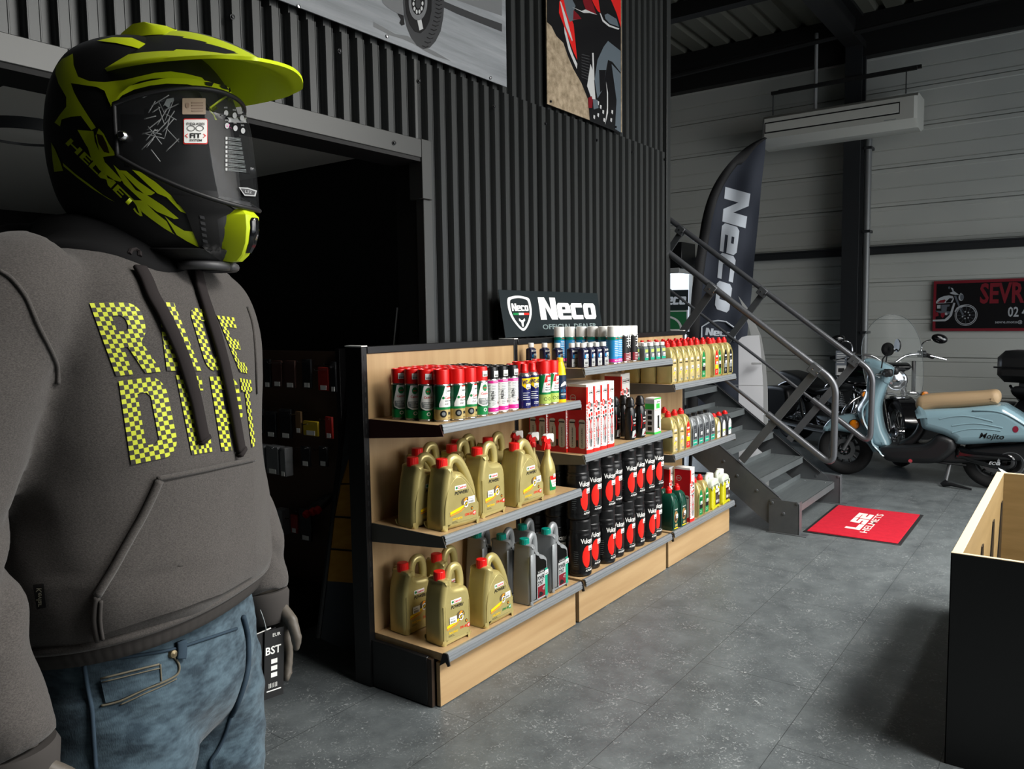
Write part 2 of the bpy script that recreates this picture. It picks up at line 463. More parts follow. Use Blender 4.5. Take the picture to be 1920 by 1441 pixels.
mb = MB(); mb.tube([(9.3, Y0, 4.62), (9.3, Y1, 4.30)], .03, M_beam, 8); struct(mb, 'trim_6')

# corrugated partition
PIT = .0818; PH = 2.6785
def corr(x0, x1, yf):
    P = [(x0, yf)]
    k = math.floor((x0-PH)/PIT)
    while PH+k*PIT < x1:
        a = PH+k*PIT
        for dx, dy in ((-.0085, .035), (-.006, .033), (-.001, .002), (.001, -.001), (.004, -.001), (.0055, .0008), (.0325, .0008), (.034, -.001), (.037, -.001), (.039, .002), (.044, .033), (.0465, .035)):
            x = a+dx
            if x0 < x < x1: P.append((x, yf+dy))
        k += 1
    P.append((x1, yf)); return P
DX1, DZ1 = 2.615, 2.17
def sheet(mb, x0, x1, z0, z1, yf):
    P = corr(x0, x1, yf)
    mb.rings([[(x, y, z0) for x, y in P], [(x, y, z1) for x, y in P]], M_corr, False, (False, False))
mb = MB()
sheet(mb, -2.9, 5.15, 2.545, ZR+.2, YC-.002)
sheet(mb, DX1, 3.55, 0, 2.552, YC-.012)
sheet(mb, 3.535, 5.15, 0, 2.552, YC-.016)
sheet(mb, -2.9, DX1, DZ1, 2.552, YC-.012)
sheet(mb, -2.9, -.6, 0, DZ1, YC-.012)
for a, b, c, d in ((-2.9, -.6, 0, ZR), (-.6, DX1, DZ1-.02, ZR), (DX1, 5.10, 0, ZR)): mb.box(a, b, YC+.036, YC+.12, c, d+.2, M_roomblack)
struct(mb, 'wall_corrugated', angle=30)
mb = MB(); mb.box(-.62, DX1-.008, YC-.055, YC+.12, 2.128, 2.205, M_trimd, .002); mb.box(-.62, DX1, YC-.05, YC+.12, 2.112, 2.128, M_roomblack)
mb.box(DX1-.03, DX1+.032, YC-.058, YC+.02, 1.955, 2.207, M_trimd, .002); mb.box(DX1-.012, DX1+.044, YC-.045, YC+.0, 0, 1.955, M_trimd, .002); mb.box(DX1-.010, DX1+.03, YC, YC+.12, 0, 2.11, M_roomblack)
struct(mb, 'trim_7')
mb = MB(); mb.box(5.095, 5.157, YC-.03, YC+.09, 0, ZR+.2, M_corr, .002); struct(mb, 'trim_8')
# hex-head screws, each its own object
sw = None
for (px, py) in ((636, 96), (435, 32), (785, 152), (925, 200), (638, 226), (1022, 232), (1118, 263), (1184, 285), (1245, 299), (738, 268), (134, 96)):
    p = onY(px, py, YC-.014)
    if (px, py) in ((738, 268), (134, 96)): p = onY(px, py, YC-.055)
    if sw is None:
        m_ = MB(); m_.lathe([(.0, 0), (.0095, 0), (.0095, .003), (.006, .0035), (.006, .009), (.0, .010)], M_screw, 10, Matrix.Rotation(PI/2, 4, 'X'), cap=(False, False)); sw = m_.build('hex_screw'); o = sw
    else: o = sw.copy(); COL.objects.link(o)
    o.location = p; tag(o, kind='structure')

# the dark room behind the doorway
mb = MB()
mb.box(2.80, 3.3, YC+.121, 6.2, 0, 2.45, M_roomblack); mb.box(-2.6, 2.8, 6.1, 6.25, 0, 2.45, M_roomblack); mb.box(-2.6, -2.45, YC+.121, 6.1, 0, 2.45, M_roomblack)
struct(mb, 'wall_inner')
mb = MB(); mb.box(-2.45, 2.79, YC+.121, 6.09, 2.235, 2.30, M_roomceil); struct(mb, 'ceiling_inner')
mb = MB()                                           # ceiling seams
mb.box(-2.4, 2.7, 3.7, 3.706, 2.232, 2.236, M_roomblack); mb.box(1.2, 1.206, 2.6, 6.0, 2.232, 2.236, M_roomblack); struct(mb, 'trim_9')
t = thing('ceiling_lamp', 'unlit round ceiling lamp with dark rim, in the dark room behind the rider dummy', 'lamp', (1.50, 3.50, 2.225))
mb = MB(); mb.lathe([(.165, -.035), (.172, -.035), (.172, .012), (.165, .012)], M_darksteel, 40, cap=(False, False)); mb.lathe([(.165, -.035), (.165, .012)], M_darksteel, 40, cap=(False, False)); mb.build('rim', t)
mb = MB(); mb.lathe([(.0, -.030), (.163, -.026), (.163, .01)], M_roomceil, 40, cap=(False, True)); mb.build('diffuser', t)

mb = MB()                                             # translucent rooflight sheet over the shop floor
mb.box(1.4, 5.4, -2.7, -.9, 4.600, 4.606, mat('rooflight_sheet', (226, 230, 230), .5))
struct(mb, 'window_5')
# ------------------------------------------------------------------ posters on the partition
YP = YC-.035
def pY(px, py): p = onY(px, py, YP); return (p.x, p.z)
def z7(x, y): return pY(700+x/7.385, y/7.385)
def z8(x, y): return pY(1000+x/5.337, y/5.337)
M_asph = mat('poster_motion_grey', (112, 116, 120), .22, noise=((.9, 1, 14), (152, 156, 160), 5), coat=.4)
M_pd = mat('poster_dark_grey', (58, 59, 61), .22, coat=.4); M_pm = mat('poster_mid_grey', (110, 112, 114), .22, coat=.4)
M_pl = mat('poster_light_grey', (186, 188, 188), .22, coat=.4); M_pk = mat('poster_black', (22, 22, 24), .22, coat=.4)
M_pr = mat('poster_red', (205, 36, 34), .22, coat=.4); M_pdr = mat('poster_dark_red', (110, 24, 32), .22, coat=.4)
M_sand = mat('poster_sand', (176, 160, 136), .25, coat=.4, noise=((24, 24, 24), (120, 106, 86), 6)); M_pslate = mat('poster_slate', (88, 98, 106), .22, coat=.4)
def layer(k): return lambda x, z: (x, YP-.0012*k, z)
t = thing('motorcycle_poster', 'wide grey poster of a motorcycle wheel on a blurred road, high on the corrugated wall', 'poster', (2.4, YP, 3.2))
def par(o, t):                                       # keep world coordinates under an empty
    o.parent = t; o.matrix_parent_inverse = t.matrix_basis.inverted(); return o
mb = MB(); mb.box(.55, 3.243, YP, YP+.006, 2.572, 4.05, M_asph); par(mb.build('board'), t)
mb = MB()
mb.surf([[z7(*p) for p in ((0, 300), (0, 370), (230, 490), (400, 540), (560, 610), (700, 700), (860, 780), (1080, 850), (860, 720), (640, 610), (480, 500), (300, 470))]], M_pm, layer(.5))
mb.surf([[z7(*p) for p in ((975, 15), (1150, 90), (1500, 230), (1780, 330), (1780, 440), (1400, 290), (1150, 190), (975, 105))]], M_pd, layer(.5))
mb.surf([[z7(*p) for p in ((1150, 0), (1400, 90), (1780, 220), (1780, 0))]], M_pm, layer(.4))
tire = [(400, -700), (410, 0), (420, 200), (455, 360), (520, 520), (600, 630), (690, 682), (780, 660), (860, 570), (930, 430), (965, 250), (978, 80), (970, -400), (800, -800)]
mb.surf([[z7(*p) for p in tire]], M_pd, layer(1))
rim = [(440, -500), (440, 60), (455, 200), (500, 340), (570, 440), (650, 462), (720, 400), (770, 300), (800, 150), (805, -100), (770, -450)]
mb.surf([[z7(*p) for p in rim]], M_pk, layer(2))
mb.surf([[z7(*p) for p in ell(610, 30, 130, 255, 28)], [z7(*p) for p in ell(610, 30, 95, 180, 28)]], M_pm, layer(3))
mb.surf([[z7(*p) for p in ((600, 285), (655, 265), (682, 400), (630, 425))]], M_pl, layer(3))
for a in range(10):
    th = a*.62
    mb.surf([[z7(*p) for p in ell(610+62*math.cos(th), 50+120*math.sin(th), 14, 30, 10)]], M_pl, layer(3))
mb.surf([[z7(*p) for p in ell(610, 50, 36, 74, 14)]], M_pd, layer(3.4))
for i in range(12):                                  # tread cuts
    yy = -10+i*58; xx = 905-max(0, (yy-100)/100)**1.7*11
    mb.surf([[z7(*p) for p in ((xx-45, yy), (xx, yy+22), (xx+42, yy+8), (xx+40, yy+18), (xx, yy+34), (xx-48, yy+12))]], M_pk, layer(2))
mb.surf([[z7(*p) for p in ((100, -40), (130, 40), (200, 110), (330, 185), (410, 205), (405, 0), (400, -60))]], M_pm, layer(1))
mb.surf([[z7(*p) for p in ((330, 185), (380, 270), (360, 320), (390, 355), (430, 340), (415, 215))]], M_pk, layer(1.5))
par(mb.build('picture'), t)
for px, py in ((726, 68), (920, 146), (560, 12)):
    mb = MB(); mb.lathe([(0, .004), (.006, .003), (.007, 0)], M_chrome, 10, Matrix.Translation(onY(px, py, YP-.004)) @ Matrix.Rotation(PI/2, 4, 'X'), cap=(False, False))
    par(mb.build('screw'), t)

t = thing('motorcycle_poster', 'narrow upright poster of a red motorcycle front on sandy ground', 'poster', (4.02, YP, 3.1))
mb = MB(); mb.box(3.607, 4.44, YP, YP+.006, 2.566, 3.95, M_sand); par(mb.build('board'), t)
mb = MB()
def pg(pts, m, k): mb.surf([[z8(*p) for p in pts]], m, layer(k))
pg([(135, -100), (135, 220), (180, 260), (230, 360), (300, 430), (345, 560), (400, 690), (480, 830), (545, 990), (565, 1212), (876, 1336), (876, -200)], M_pk, .5)
pg([(258, 20), (300, -60), (330, -60), (360, 150), (400, 240), (437, 600), (400, 520), (330, 330), (255, 130)], M_pr, 1.2)
pg([(262, 10), (275, 20), (330, 180), (390, 400), (385, 415), (320, 260)], M_pl, 1.6)
pg([(305, 265), (330, 330), (370, 480), (400, 560), (437, 640), (432, 690), (400, 620), (350, 500), (310, 330)], M_pl, 1.6)
pg([(290, -60), (360, -60), (420, 60), (400, 120), (440, 195), (395, 205), (360, 220), (330, 130)], M_pslate, 1.4)
pg([(400, 100), (450, 150), (480, 190), (395, 200)], M_pdr, 1.6)
pg([(480, -50), (560, -50), (600, 60), (630, 150), (530, 115), (500, 40)], M_pdr, 1.6)
pg([(380, 70), (480, 110), (520, 95), (640, 150), (560, 130), (500, 130)], M_pl, 1.8)
pg([(560, -60), (640, -60), (668, 130), (640, 110), (600, 40)], M_pr, 1.8)
pg([(750, -60), (874, -60), (874, 276), (830, 130)], M_pr, 1.2)
pg([(660, 130), (690, 215), (750, 265), (850, 298), (858, 285), (760, 250), (700, 200), (672, 135)], M_pl, 1.6)
pg([(710, 150), (740, 135), (830, 190), (855, 270), (760, 235), (720, 190)], M_pslate, 1.5)
pg([(745, 410), (872, 510), (872, 726), (790, 620), (745, 600), (690, 900), (640, 985), (610, 800), (640, 600), (700, 470)], M_pslate, 1.2)
pg([(655, 700), (725, 700), (690, 900), (665, 930)], M_pk, 1.5)
pg([(570, 640), (590, 700), (605, 800), (620, 1000), (580, 990), (535, 860), (550, 760)], M_pl, 1.6)
pg([(585, 530), (600, 530), (608, 800), (594, 800)], M_pl, 1.9)
pg([(545, 980), (580, 960), (592, 1010), (585, 1080), (550, 1080)], M_pdr, 1.9)
pg([(592, 990), (640, 1000), (650, 1080), (600, 1095)], M_pslate, 1.9)
pg([(780, 640), (872, 738), (872, 1326), (815, 1290), (830, 1000)], M_pslate, 1.5)
pg([(725, 815), (745, 930), (745, 1130), (715, 1250), (735, 1080), (735, 940)], M_pl, 1.5)
for i in range(9): pg([(478, 540+i*28), (560, 560+i*30), (560, 568+i*30), (480, 549+i*28)], M_pd, 1.5)
for x, y in ((640, 1010), (665, 1050), (690, 1100), (640, 1130), (700, 1180), (600, 1150), (780, 1100), (770, 1180)): pg([(x, y), (x+16, y+6), (x+12, y+44), (x-2, y+30)], M_pl, 1.6)
par(mb.build('picture'), t)
for px, py in ((1033, 190), (1155, 238)):
    mb = MB(); mb.lathe([(0, .004), (.006, .003), (.007, 0)], M_screw, 10, Matrix.Translation(onY(px, py, YP-.004)) @ Matrix.Rotation(PI/2, 4, 'X'), cap=(False, False))
    par(mb.build('screw'), t)
# ------------------------------------------------------------------ shelving
M_up = mat('upright_black', (17, 17, 18), .35); M_railg = mat('price_rail_grey', (134, 139, 143), .36, .35, noise=((3, 60, 60), (146, 150, 153), 3))
M_brk = mat('bracket_grey', (92, 90, 84), .4, .2); M_brkr = mat('bracket_brown', (66, 32, 32), .4)
M_edge = mat('laminate_edge', (52, 40, 30), .5)
YB, YF = 2.222, 1.855
def shelf_unit(x0, x1, shelves, label, first, last, brk):
    t = thing('shelving_unit', label, 'shelving', ((x0+x1)/2, 2.05, 0), 0, 'shop shelving bays')
    def put(mb, name, parent=None, lab=None):
        o = mb.build(name); o.parent = parent or t
        if not parent: o.matrix_parent_inverse = Matrix.Translation(t.location).inverted()
        if lab: o['label'] = lab
        return o
    ups = ([x0-.030] if first else []) + [x1+.0]
    for u in ups:
        mb = MB(); mb.box(u, u+.030, YB-.004, YB+.085, 0, 1.333, M_up, .002)
        for i in range(26): mb.box(u+.011, u+.019, YB-.0046, YB-.004, .28+i*.04, .30+i*.04, M_ink)
        mb.box(u-.001, u+.031, YB-.006, YB+.087, 1.333, 1.338, M_white, .001)
        put(mb, 'upright')
    mb = MB(); mb.box(x0, x1, YB, YB+.012, .21, 1.31, M_beech); put(mb, 'back_panel')
    mb = MB(); mb.box(x0, x1, YB-.006, YB+.03, 1.306, 1.334, M_up, .002); put(mb, 'top_cap')
    def rail(mb, z, a, b):
        P = [(YF+.012, z-.002), (YF+.012, z+.001), (YF-.001, z+.003), (YF-.006, z), (YF-.011, z-.025), (YF-.0105, z-.030), (YF-.005, z-.032), (YF-.0035, z-.029), (YF-.0080, z-.025), (YF-.003, z-.004)]
        mb.rings([[(a, y, q) for y, q in P], [(b, y, q) for y, q in P]], M_railg)
        for q in (-.008, -.019): mb.box(a, b, YF-.0096+q*.12, YF-.0065+q*.12, z+q-.001, z+q+.001, M_railg)
    for i, z in enumerate(shelves):
        mb = MB(); mb.box(x0+.004, x1-.002, YF+.002, YB-.001, z-.024, z, M_beech, .001); s = put(mb, 'shelf')
        mb = MB(); rail(mb, z, x0+.004, x1-.002); r = mb.build('price_rail'); r.parent = s
        for sx in (x0+.0005, x1-.0045):
            mb = MB(); P = [(YB, z-.075), (YB, z-.001), (YF+.004, z-.001), (YF-.012, z-.04), (YF+.03, z-.045)]
            mb.rings([[(sx, y, q) for y, q in P], [(sx+.0035, y, q) for y, q in P]], M_brkr if (brk and i == 0) else M_brk)
            r = mb.build('bracket'); r.parent = s
    zb = .212
    mb = MB(); mb.box(x0+.001, x1-.001, YF+.002, YB-.001, zb-.030, zb, M_beech, .001); s = put(mb, 'shelf')
    mb = MB(); rail(mb, zb, x0+.001, x1-.001); r = mb.build('price_rail'); r.parent = s
    for sx in ([x0-.002] if first else [])+[x1-.004]:
        mb = MB(); P = [(YF+.03, zb-.05), (YF+.012, zb+.002), (YF-.004, zb+.004), (YF-.010, zb), (YF-.019, zb-.040), (YF-.010, zb-.044), (YF+.0, zb-.03)]
        mb.rings([[(sx, y, q) for y, q in P], [(sx+.006, y, q) for y, q in P]], M_up); r = mb.build('end_clip'); r.parent = s
    mb = MB(); mb.box(x0+.001, x1-.001, 1.885, 1.903, .004, .172, M_beechh, .0008); put(mb, 'kick_plate')
    if first or last:
        mb = MB()
        e = x0-.022 if first else x1+.002
        mb.box(e, e+.02, 1.93, YB+.08, .004, .19, M_up, .002); mb.box(e+.003, e+.018, 1.908, 1.93, .004, .185, M_edge)
        put(mb, 'end_plate')
    return t
shelf_unit(2.112, 3.070, [1.056, .650], 'nearest shelving bay holding spray cans, gold jugs and grey oil cans', True, False, True)
shelf_unit(3.100, 4.050, [1.200, .798], 'middle shelving bay holding white boxes above black canisters', False, False, False)
shelf_unit(4.080, 5.030, [1.052, .655], 'farthest shelving bay beside the stairs, with a dense row of gold bottles on top', False, True, False)

# ------------------------------------------------------------------ products
M_gold = mat('gold_plastic', (178, 164, 104), .30, .35, noise=((12, 12, 12), (188, 174, 114), 2))
M_golddk = mat('label_gold', (190, 168, 110), .35, .3); M_green = mat('label_green', (16, 128, 66), .35); M_dgreen = mat('dark_green_plastic', (16, 66, 52), .3)
M_cgreen = mat('can_dark_green', (10, 74, 46), .3, .2); M_lgrey = mat('label_grey', (128, 134, 134), .35); M_mag = mat('label_magenta', (222, 40, 150), .35)
M_navy = mat('can_navy', (24, 28, 92), .3, .15); M_yel = mat('label_yellow', (248, 208, 10), .35); M_lime = mat('label_lime', (176, 200, 96), .4)
M_can = mat('can_metal', (190, 190, 188), .25, .9); M_capblk = mat('black_cap', (20, 20, 21), .3); M_teal = mat('teal_cap', (0, 128, 112), .3)
M_grey = mat('grey_canister', (140, 144, 146), .36, .25); M_blackp = mat('black_canister', (15, 15, 16), .28); M_redl = mat('label_red', (228, 34, 24), .35)
M_blue = mat('label_blue', (40, 140, 200), .35); M_pale = mat('label_silver_grey', (176, 178, 178), .35); M_crim = mat('box_crimson', (176, 22, 30), .32)
M_greybox = mat('box_grey', (176, 172, 160), .4); M_tealb = mat('label_teal', (20, 150, 120), .35); M_dkgrey = mat('bottle_dark_grey', (62, 65, 68), .34)
M_yfluid = mat('yellow_fluid_plastic', (214, 208, 30), .22, trans=.25); M_clr = mat('milky_plastic', (214, 222, 206), .3, trans=.2); M_wine = mat('label_wine', (120, 22, 34), .35)
M_clgrey = mat('smoky_plastic', (104, 112, 112), .2); M_brown = mat('label_brown', (60, 44, 38), .45); M_orange = mat('label_orange', (240, 150, 30), .4)

def cyl(r): return lambda s, z: (r*math.sin(s/r), -r*math.cos(s/r), z)
def front(y, x0=0.0): return lambda x, z: (x0+x, y, z)
def lines(mb, m, fn, x0, x1, z, n, step, h=.0012, rag=True, ml=.012):
    for i in range(n):
        e = x0+(x1-x0)*(1 if not rag else random.uniform(.6, 1))
        mb.surf([rect(x0, e, z-i*step, z-i*step+h)], m, fn, ml)
def sticker(parent, fn, x, z, w=.030, h=.022):
    mb = MB(); mb.surf([rect(x-w/2, x+w/2, z-h/2, z+h/2)], M_paper, fn, .006)
    return sticker_ink(parent, mb, fn, x, z, w, h)
def sticker_ink(parent, mb, fn2, x, z, w, h):
    g = lambda a, b: (Vector(fn2(a, b))+Vector((0, -.0004, 0)))
    for i in range(9):
        a = x-w*.36+i*w*.08; mb.surf([rect(a, a+w*(.03 if i % 3 else .05), z-h*.4, z-h*.08)], M_ink, g)
    mb.surf([rect(x-w*.38, x+w*.2, z+h*.12, z+h*.2)], M_lgrey, g)
    return mb.build('price_sticker', parent)
def new(kind, cat): return thing(kind, 'x', cat)
def cap_ribbed(mb, r, h, z, m, seg=36, M=None):
    R = []
    for zz, k in ((z, 1), (z+h*.92, .985), (z+h, .90)):
        R.append([((r*k+(.0010 if j % 2 else 0))*math.cos(2*PI*j/seg), (r*k+(.0010 if j % 2 else 0))*math.sin(2*PI*j/seg), zz) for j in range(seg)])
    mb.rings(R, m, M=M)

def can_base(kind, r, h, hc, m_body, m_cap, rc=None):
    t = new(kind, 'spray can'); rc = rc or r*.985
    mb = MB(); mb.lathe([(r*.86, 0), (r*.98, .001), (r, .004), (r*.97, .006), (r, .008), (r, h-hc-.006), (r*.985, h-hc-.002), (r*.9, h-hc+.004)], M_can, 28, mats=[M_can, M_can, M_can, M_can, m_body, M_can, M_can]); mb.build('can', t)
    mb = MB(); mb.lathe([(rc, h-hc), (rc, h-.005), (rc*.96, h-.001), (rc*.86, h), (rc*.8, h-.004), (0, h-.005)], m_cap, 28, cap=(True, False)); mb.build('cap', t)
    return t
def p_chain_or():
    r, h = .0305, .193; t = can_base('spray_can', r, h, .054, M_cgreen, M_red); f = cyl(r+.0004); g = cyl(r+.0008); q = cyl(r+.0012)
    mb = MB(); mb.surf([rect(-.094, .094, .008, .046)], M_golddk, f, .006); mb.surf([rect(-.094, .094, .046, .055)], M_green, g, .006)
    mb.surf([[(-.030, .055), (.07, .055), (.07, .131), (-.006, .131), (-.012, .11), (-.022, .085), (-.030, .066)]], M_paper, f, .006)
    mb.surf([[(.004, .118), (.05, .118), (.05, .131), (.0, .131)]], M_red, g, .006); mb.surf([rect(-.002, .028, .104, .126)], M_paper, q, .006)
    mb.text('Castrol', .010, M_red, g, .010, .089, .02, width=.034); mb.surf([ell(-.0135, .089, .005, .005, 12)], M_green, g)
    mb.text('Chain Spray', .0075, M_ink, g, .008, .077, .01, width=.032, slant=.3); mb.text('O-R', .007, M_ink, g, .0, .066, .02, slant=.3)
    mb.surf([ell(-.014, .030, .013, .013, 20)], M_ink, g, .006); mb.surf([ell(-.014, .030, .007, .007, 14)], M_lgrey, q, .006); mb.surf([rect(.006, .018, .026, .036)], M_ink, g, .006)
    lines(mb, M_ink, g, .02, .04, .034, 4, .004); mb.text('400 ml', .004, M_ink, g, .012, .014, .01); mb.build('label', t)
    sticker(t, q, .012, .118, .028, .018); return t
def p_chain_grey():
    r, h = .0305, .193; t = can_base('spray_can', r, h, .054, M_cgreen, M_red); f = cyl(r+.0004); g = cyl(r+.0008); q = cyl(r+.0012)
    mb = MB(); mb.surf([rect(-.094, .094, .008, .040)], M_green, f, .006)
    mb.surf([[(-.03, .05), (-.012, .041), (.012, .041), (.03, .05), (.033, .065), (.026, .09), (.016, .132), (-.016, .132), (-.026, .09), (-.033, .065)]], M_paper, f, .006)
    mb.surf([[(-.026, .053), (-.01, .046), (.01, .046), (.026, .053), (.027, .066), (.026, .072), (-.026, .072), (-.027, .066)]], M_lgrey, g, .006)
    mb.surf([ell(0, .112, .011, .013, 20)], M_green, g, .006); mb.surf([rect(-.006, .006, .109, .114)], M_red, q); mb.text('Castrol', .009, M_red, g, 0, .090, .02, width=.034)
    mb.text('CHAIN SPRAY', .006, M_paper, q, 0, .067, .02, width=.044); lines(mb, M_paper, q, -.016, .016, .060, 3, .004)
    mb.surf([ell(0, .027, .008, .007, 16)], M_paper, g, .006); mb.surf([ell(0, .027, .005, .0045, 14)], M_green, q); mb.build('label', t)
    sticker(t, cyl(r+.001), .004, .166, .028, .022); return t
def p_magenta():
    r, h = .0290, .187; t = can_base('spray_can', r, h, .046, M_paper, M_capblk); g = cyl(r+.0006); q = cyl(r+.001)
    mb = MB(); mb.surf([rect(-.091, .091, .012, .028)], M_mag, g, .006); mb.surf([rect(-.091, .091, .124, .134)], M_mag, g, .006)
    mb.text('Nettoyant', .005, M_paper, q, .006, .129, .02, width=.03); mb.text('500 ml', .004, M_paper, q, .006, .02, .01)
    for xx in (-.028, -.004, .022):
        lines(mb, M_lgrey, g, xx-.010, xx+.010, .116, 14, .006, .0018)
    mb.text('FREIN', .012, M_ink, g, -.012, .075, .03, rot=PI/2, width=.036)
    mb.surf([[(.016, .058), (.026, .048), (.016, .038), (.006, .048)]], M_red, g); mb.surf([[(.016, .0555), (.0235, .048), (.016, .0405), (.0085, .048)]], M_paper, q); mb.surf([ell(.016, .047, .003, .0045, 10)], M_ink, cyl(r+.0014)); mb.build('label', t)
    sticker(t, cyl(r+.001), .008, .160, .028, .024); return t
def p_wd():
    r, h = .0270, .187; t = new('spray_can', 'spray can')
    mb = MB(); mb.lathe([(r*.9, 0), (r, .003), (r, .136), (r*.97, .139), (r*.8, .147), (r*.62, .151)], M_navy, 28, mats=[M_can, M_navy, M_can, M_can, M_can]); mb.build('can', t)
    mb = MB(); mb.lathe([(r*.66, .150), (r*.66, .158), (r*.60, .160), (r*.55, .183), (r*.48, .187), (0, .187)], M_red, 24, cap=(True, False)); mb.build('cap', t)
    g = cyl(r+.0005); q = cyl(r+.001); mb = MB()
    mb.surf([[(-.024, .128), (.024, .128), (.024, .098), (0, .080), (-.024, .098)]], M_yel, g, .006)
    mb.text('WD-40', .018, M_navy, q, 0, .112, .03, width=.045)
    lines(mb, M_paper, g, -.020, .016, .066, 4, .009, .0022); lines(mb, M_paper, g, -.008, .018, .022, 2, .006, .002); mb.build('label', t)
    sticker(t, cyl(r+.0014), .006, .094, .026, .018); return t
def p_parts():
    r, h = .0305, .191; t = can_base('spray_can', r, h, .054, M_paper, M_red); f = cyl(r+.0004); g = cyl(r+.0008); q = cyl(r+.0012)
    mb = MB(); mb.surf([rect(-.094, .094, .008, .048)], M_lime, f, .006); mb.surf([rect(-.094, .094, .048, .057)], M_green, g, .006)
    mb.surf([[(-.094, .057), (-.026, .057), (-.020, .085), (-.010, .131), (-.094, .131)]], M_green, f, .006); mb.surf([[(-.008, .118), (.04, .118), (.04, .131), (-.004, .131)]], M_red, g, .006); mb.surf([[(-.016, .1), (-.006, .131), (.012, .131), (.0, .1)]], M_red, f, .006)
    mb.text('Castrol', .010, M_red, g, .010, .092, .02, width=.034); mb.text('Motorcycle', .006, M_ink, g, .006, .078, .02, width=.03, slant=.2); mb.text('Parts Cleaner', .006, M_ink, g, .006, .068, .02, width=.032, slant=.2)
    mb.surf([ell(-.010, .028, .008, .008, 14)], M_ink, g); mb.surf([ell(.010, .028, .007, .007, 14)], M_ink, g); mb.surf([[(-.012, .03), (.0, .042), (.012, .03), (.0, .027)]], M_ink, g)
    mb.build('label', t); sticker(t, q, .012, .112, .024, .02); return t
def p_yellow():
    t = new('oil_bottle', 'bottle'); r = .0265
    mb = MB(); mb.lathe([(r*.93, 0), (r, .005), (r, .125), (r*.96, .130), (r*.93, .134), (r*.88, .15), (r*.6, .178), (r*.5, .182)], M_yel, 24); mb.build('bottle', t)
    mb = MB(); cap_ribbed(mb, .0135, .018, .181, M_yel); mb.build('cap', t)
    g = cyl(r+.0005); q = cyl(r+.001); mb = MB(); mb.surf([rect(-.082, .082, .014, .122)], mat('label_navy', (18, 38, 66), .4), g, .006)
    mb.surf([[(-.016, .07), (.012, .078), (.018, .09), (.004, .094), (-.012, .082)]], M_paper, q, .006); mb.text('2T OIL', .010, M_blue, q, 0, .052, .02, width=.03); mb.text('GRESSOL', .007, M_paper, q, 0, .036, .02, width=.03); lines(mb, M_blue, q, -.014, .014, .028, 2, .004)
    mb.build('label', t); return t

def rprism(mb, outline, th, rad, m, steps=4, M=None):
    """solid of a smooth outline in x,z (thickness along y) with rounded rims"""
    n = len(outline); P = [Vector((p[0], p[1])) for p in outline]
    a = sum(P[i].x*P[(i+1) % n].y-P[i].y*P[(i+1) % n].x for i in range(n))
    if a < 0: P.reverse()
    N = []
    for i in range(n):
        d = (P[(i+1) % n]-P[i-1]); d.normalize(); N.append(Vector((-d.y, d.x)))
    rows = []
    for k in range(steps+1):
        th_ = PI/2*k/steps; off = rad*(1-math.sin(th_)); y = -th/2+rad*(1-math.cos(th_)); rows.append((off, y))
    rows = rows + [(o, -y) for o, y in reversed(rows)]
    R = [[(P[i].x+N[i].x*o, y, P[i].y+N[i].y*o) for i in range(n)] for o, y in rows]
    mb.rings(R, m, True, (False, False), M)
    vs, fs = flat([[(q[0], q[2]) for q in R[0]]])
    mb.add([(v[0], R[0][0][1], v[1]) for v in vs], fs, m, M)
    mb.add([(v[0], R[-1][0][1], v[1]) for v in vs], [tuple(reversed(f)) for f in fs], m, M)
def sm2(pts, n=5): return [(p.x, p.y) for p in smoothpath([(a, b, 0) for a, b in pts], n, True)]

def oil_label(mb, y, cx, z0, w, grade):
    f = front(y); g = front(y-.0006); q = front(y-.0012)
    mb.surf([rrect(cx-w*.30, cx+w*.14, z0+.118, z0+.134, .002)], M_paper, f); mb.text('Castrol', .010, M_red, g, cx-w*.04, z0+.126, .02, width=w*.30); mb.surf([ell(cx-w*.235, z0+.126, .005, .005, 12)], M_green, g)
    mb.text('POWER1', .013, M_ink, f, cx-w*.04, z0+.106, .03, width=w*.52, slant=.25)
    mb.surf([ell(cx+w*.10, z0+.066, .022, .017, 20)], mat('smoke_patch', (96, 82, 58), .4), f); mb.surf([ell(cx+w*.12, z0+.058, .012, .014, 16), ell(cx+w*.12, z0+.058, .007, .009, 16)], M_paper, g)
    mb.surf([[(cx-w*.5, z0+.030), (cx-w*.1, z0+.040), (cx+w*.2, z0+.062), (cx+w*.26, z0+.074), (cx+w*.1, z0+.058), (cx-w*.5, z0+.040)]], M_yel, g)
    mb.surf([[(cx-w*.5, z0+.024), (cx-w*.1, z0+.033), (cx+w*.16, z0+.05), (cx-w*.1, z0+.037), (cx-w*.5, z0+.028)]], M_orange, q)
    mb.surf([[(cx+w*.02, z0+.07), (cx+w*.1, z0+.082), (cx+w*.2, z0+.078), (cx+w*.1, z0+.07)]], M_orange, g)
    a, b, c = grade
    mb.text(a, .011, c, f, cx+w*.22, z0+.016, .02, width=w*.3); mb.surf([rect(cx+w*.39, cx+w*.5, z0+.008, z0+.024)], c, f); mb.text('4T', .010, M_paper, g, cx+w*.445, z0+.016, .03, width=w*.09)
    mb.text(b, .008, M_yel, f, cx-w*.22, z0+.010, .02, width=w*.38); lines(mb, M_ink, f, cx-w*.44, cx-w*.1, z0, 2, .004)
    mb.surf([ell(cx+w*.35, z0+.036, .006, .007, 12)], M_ink, f); mb.surf([ell(cx+w*.35, z0+.036, .003, .004, 10)], M_orange, g)
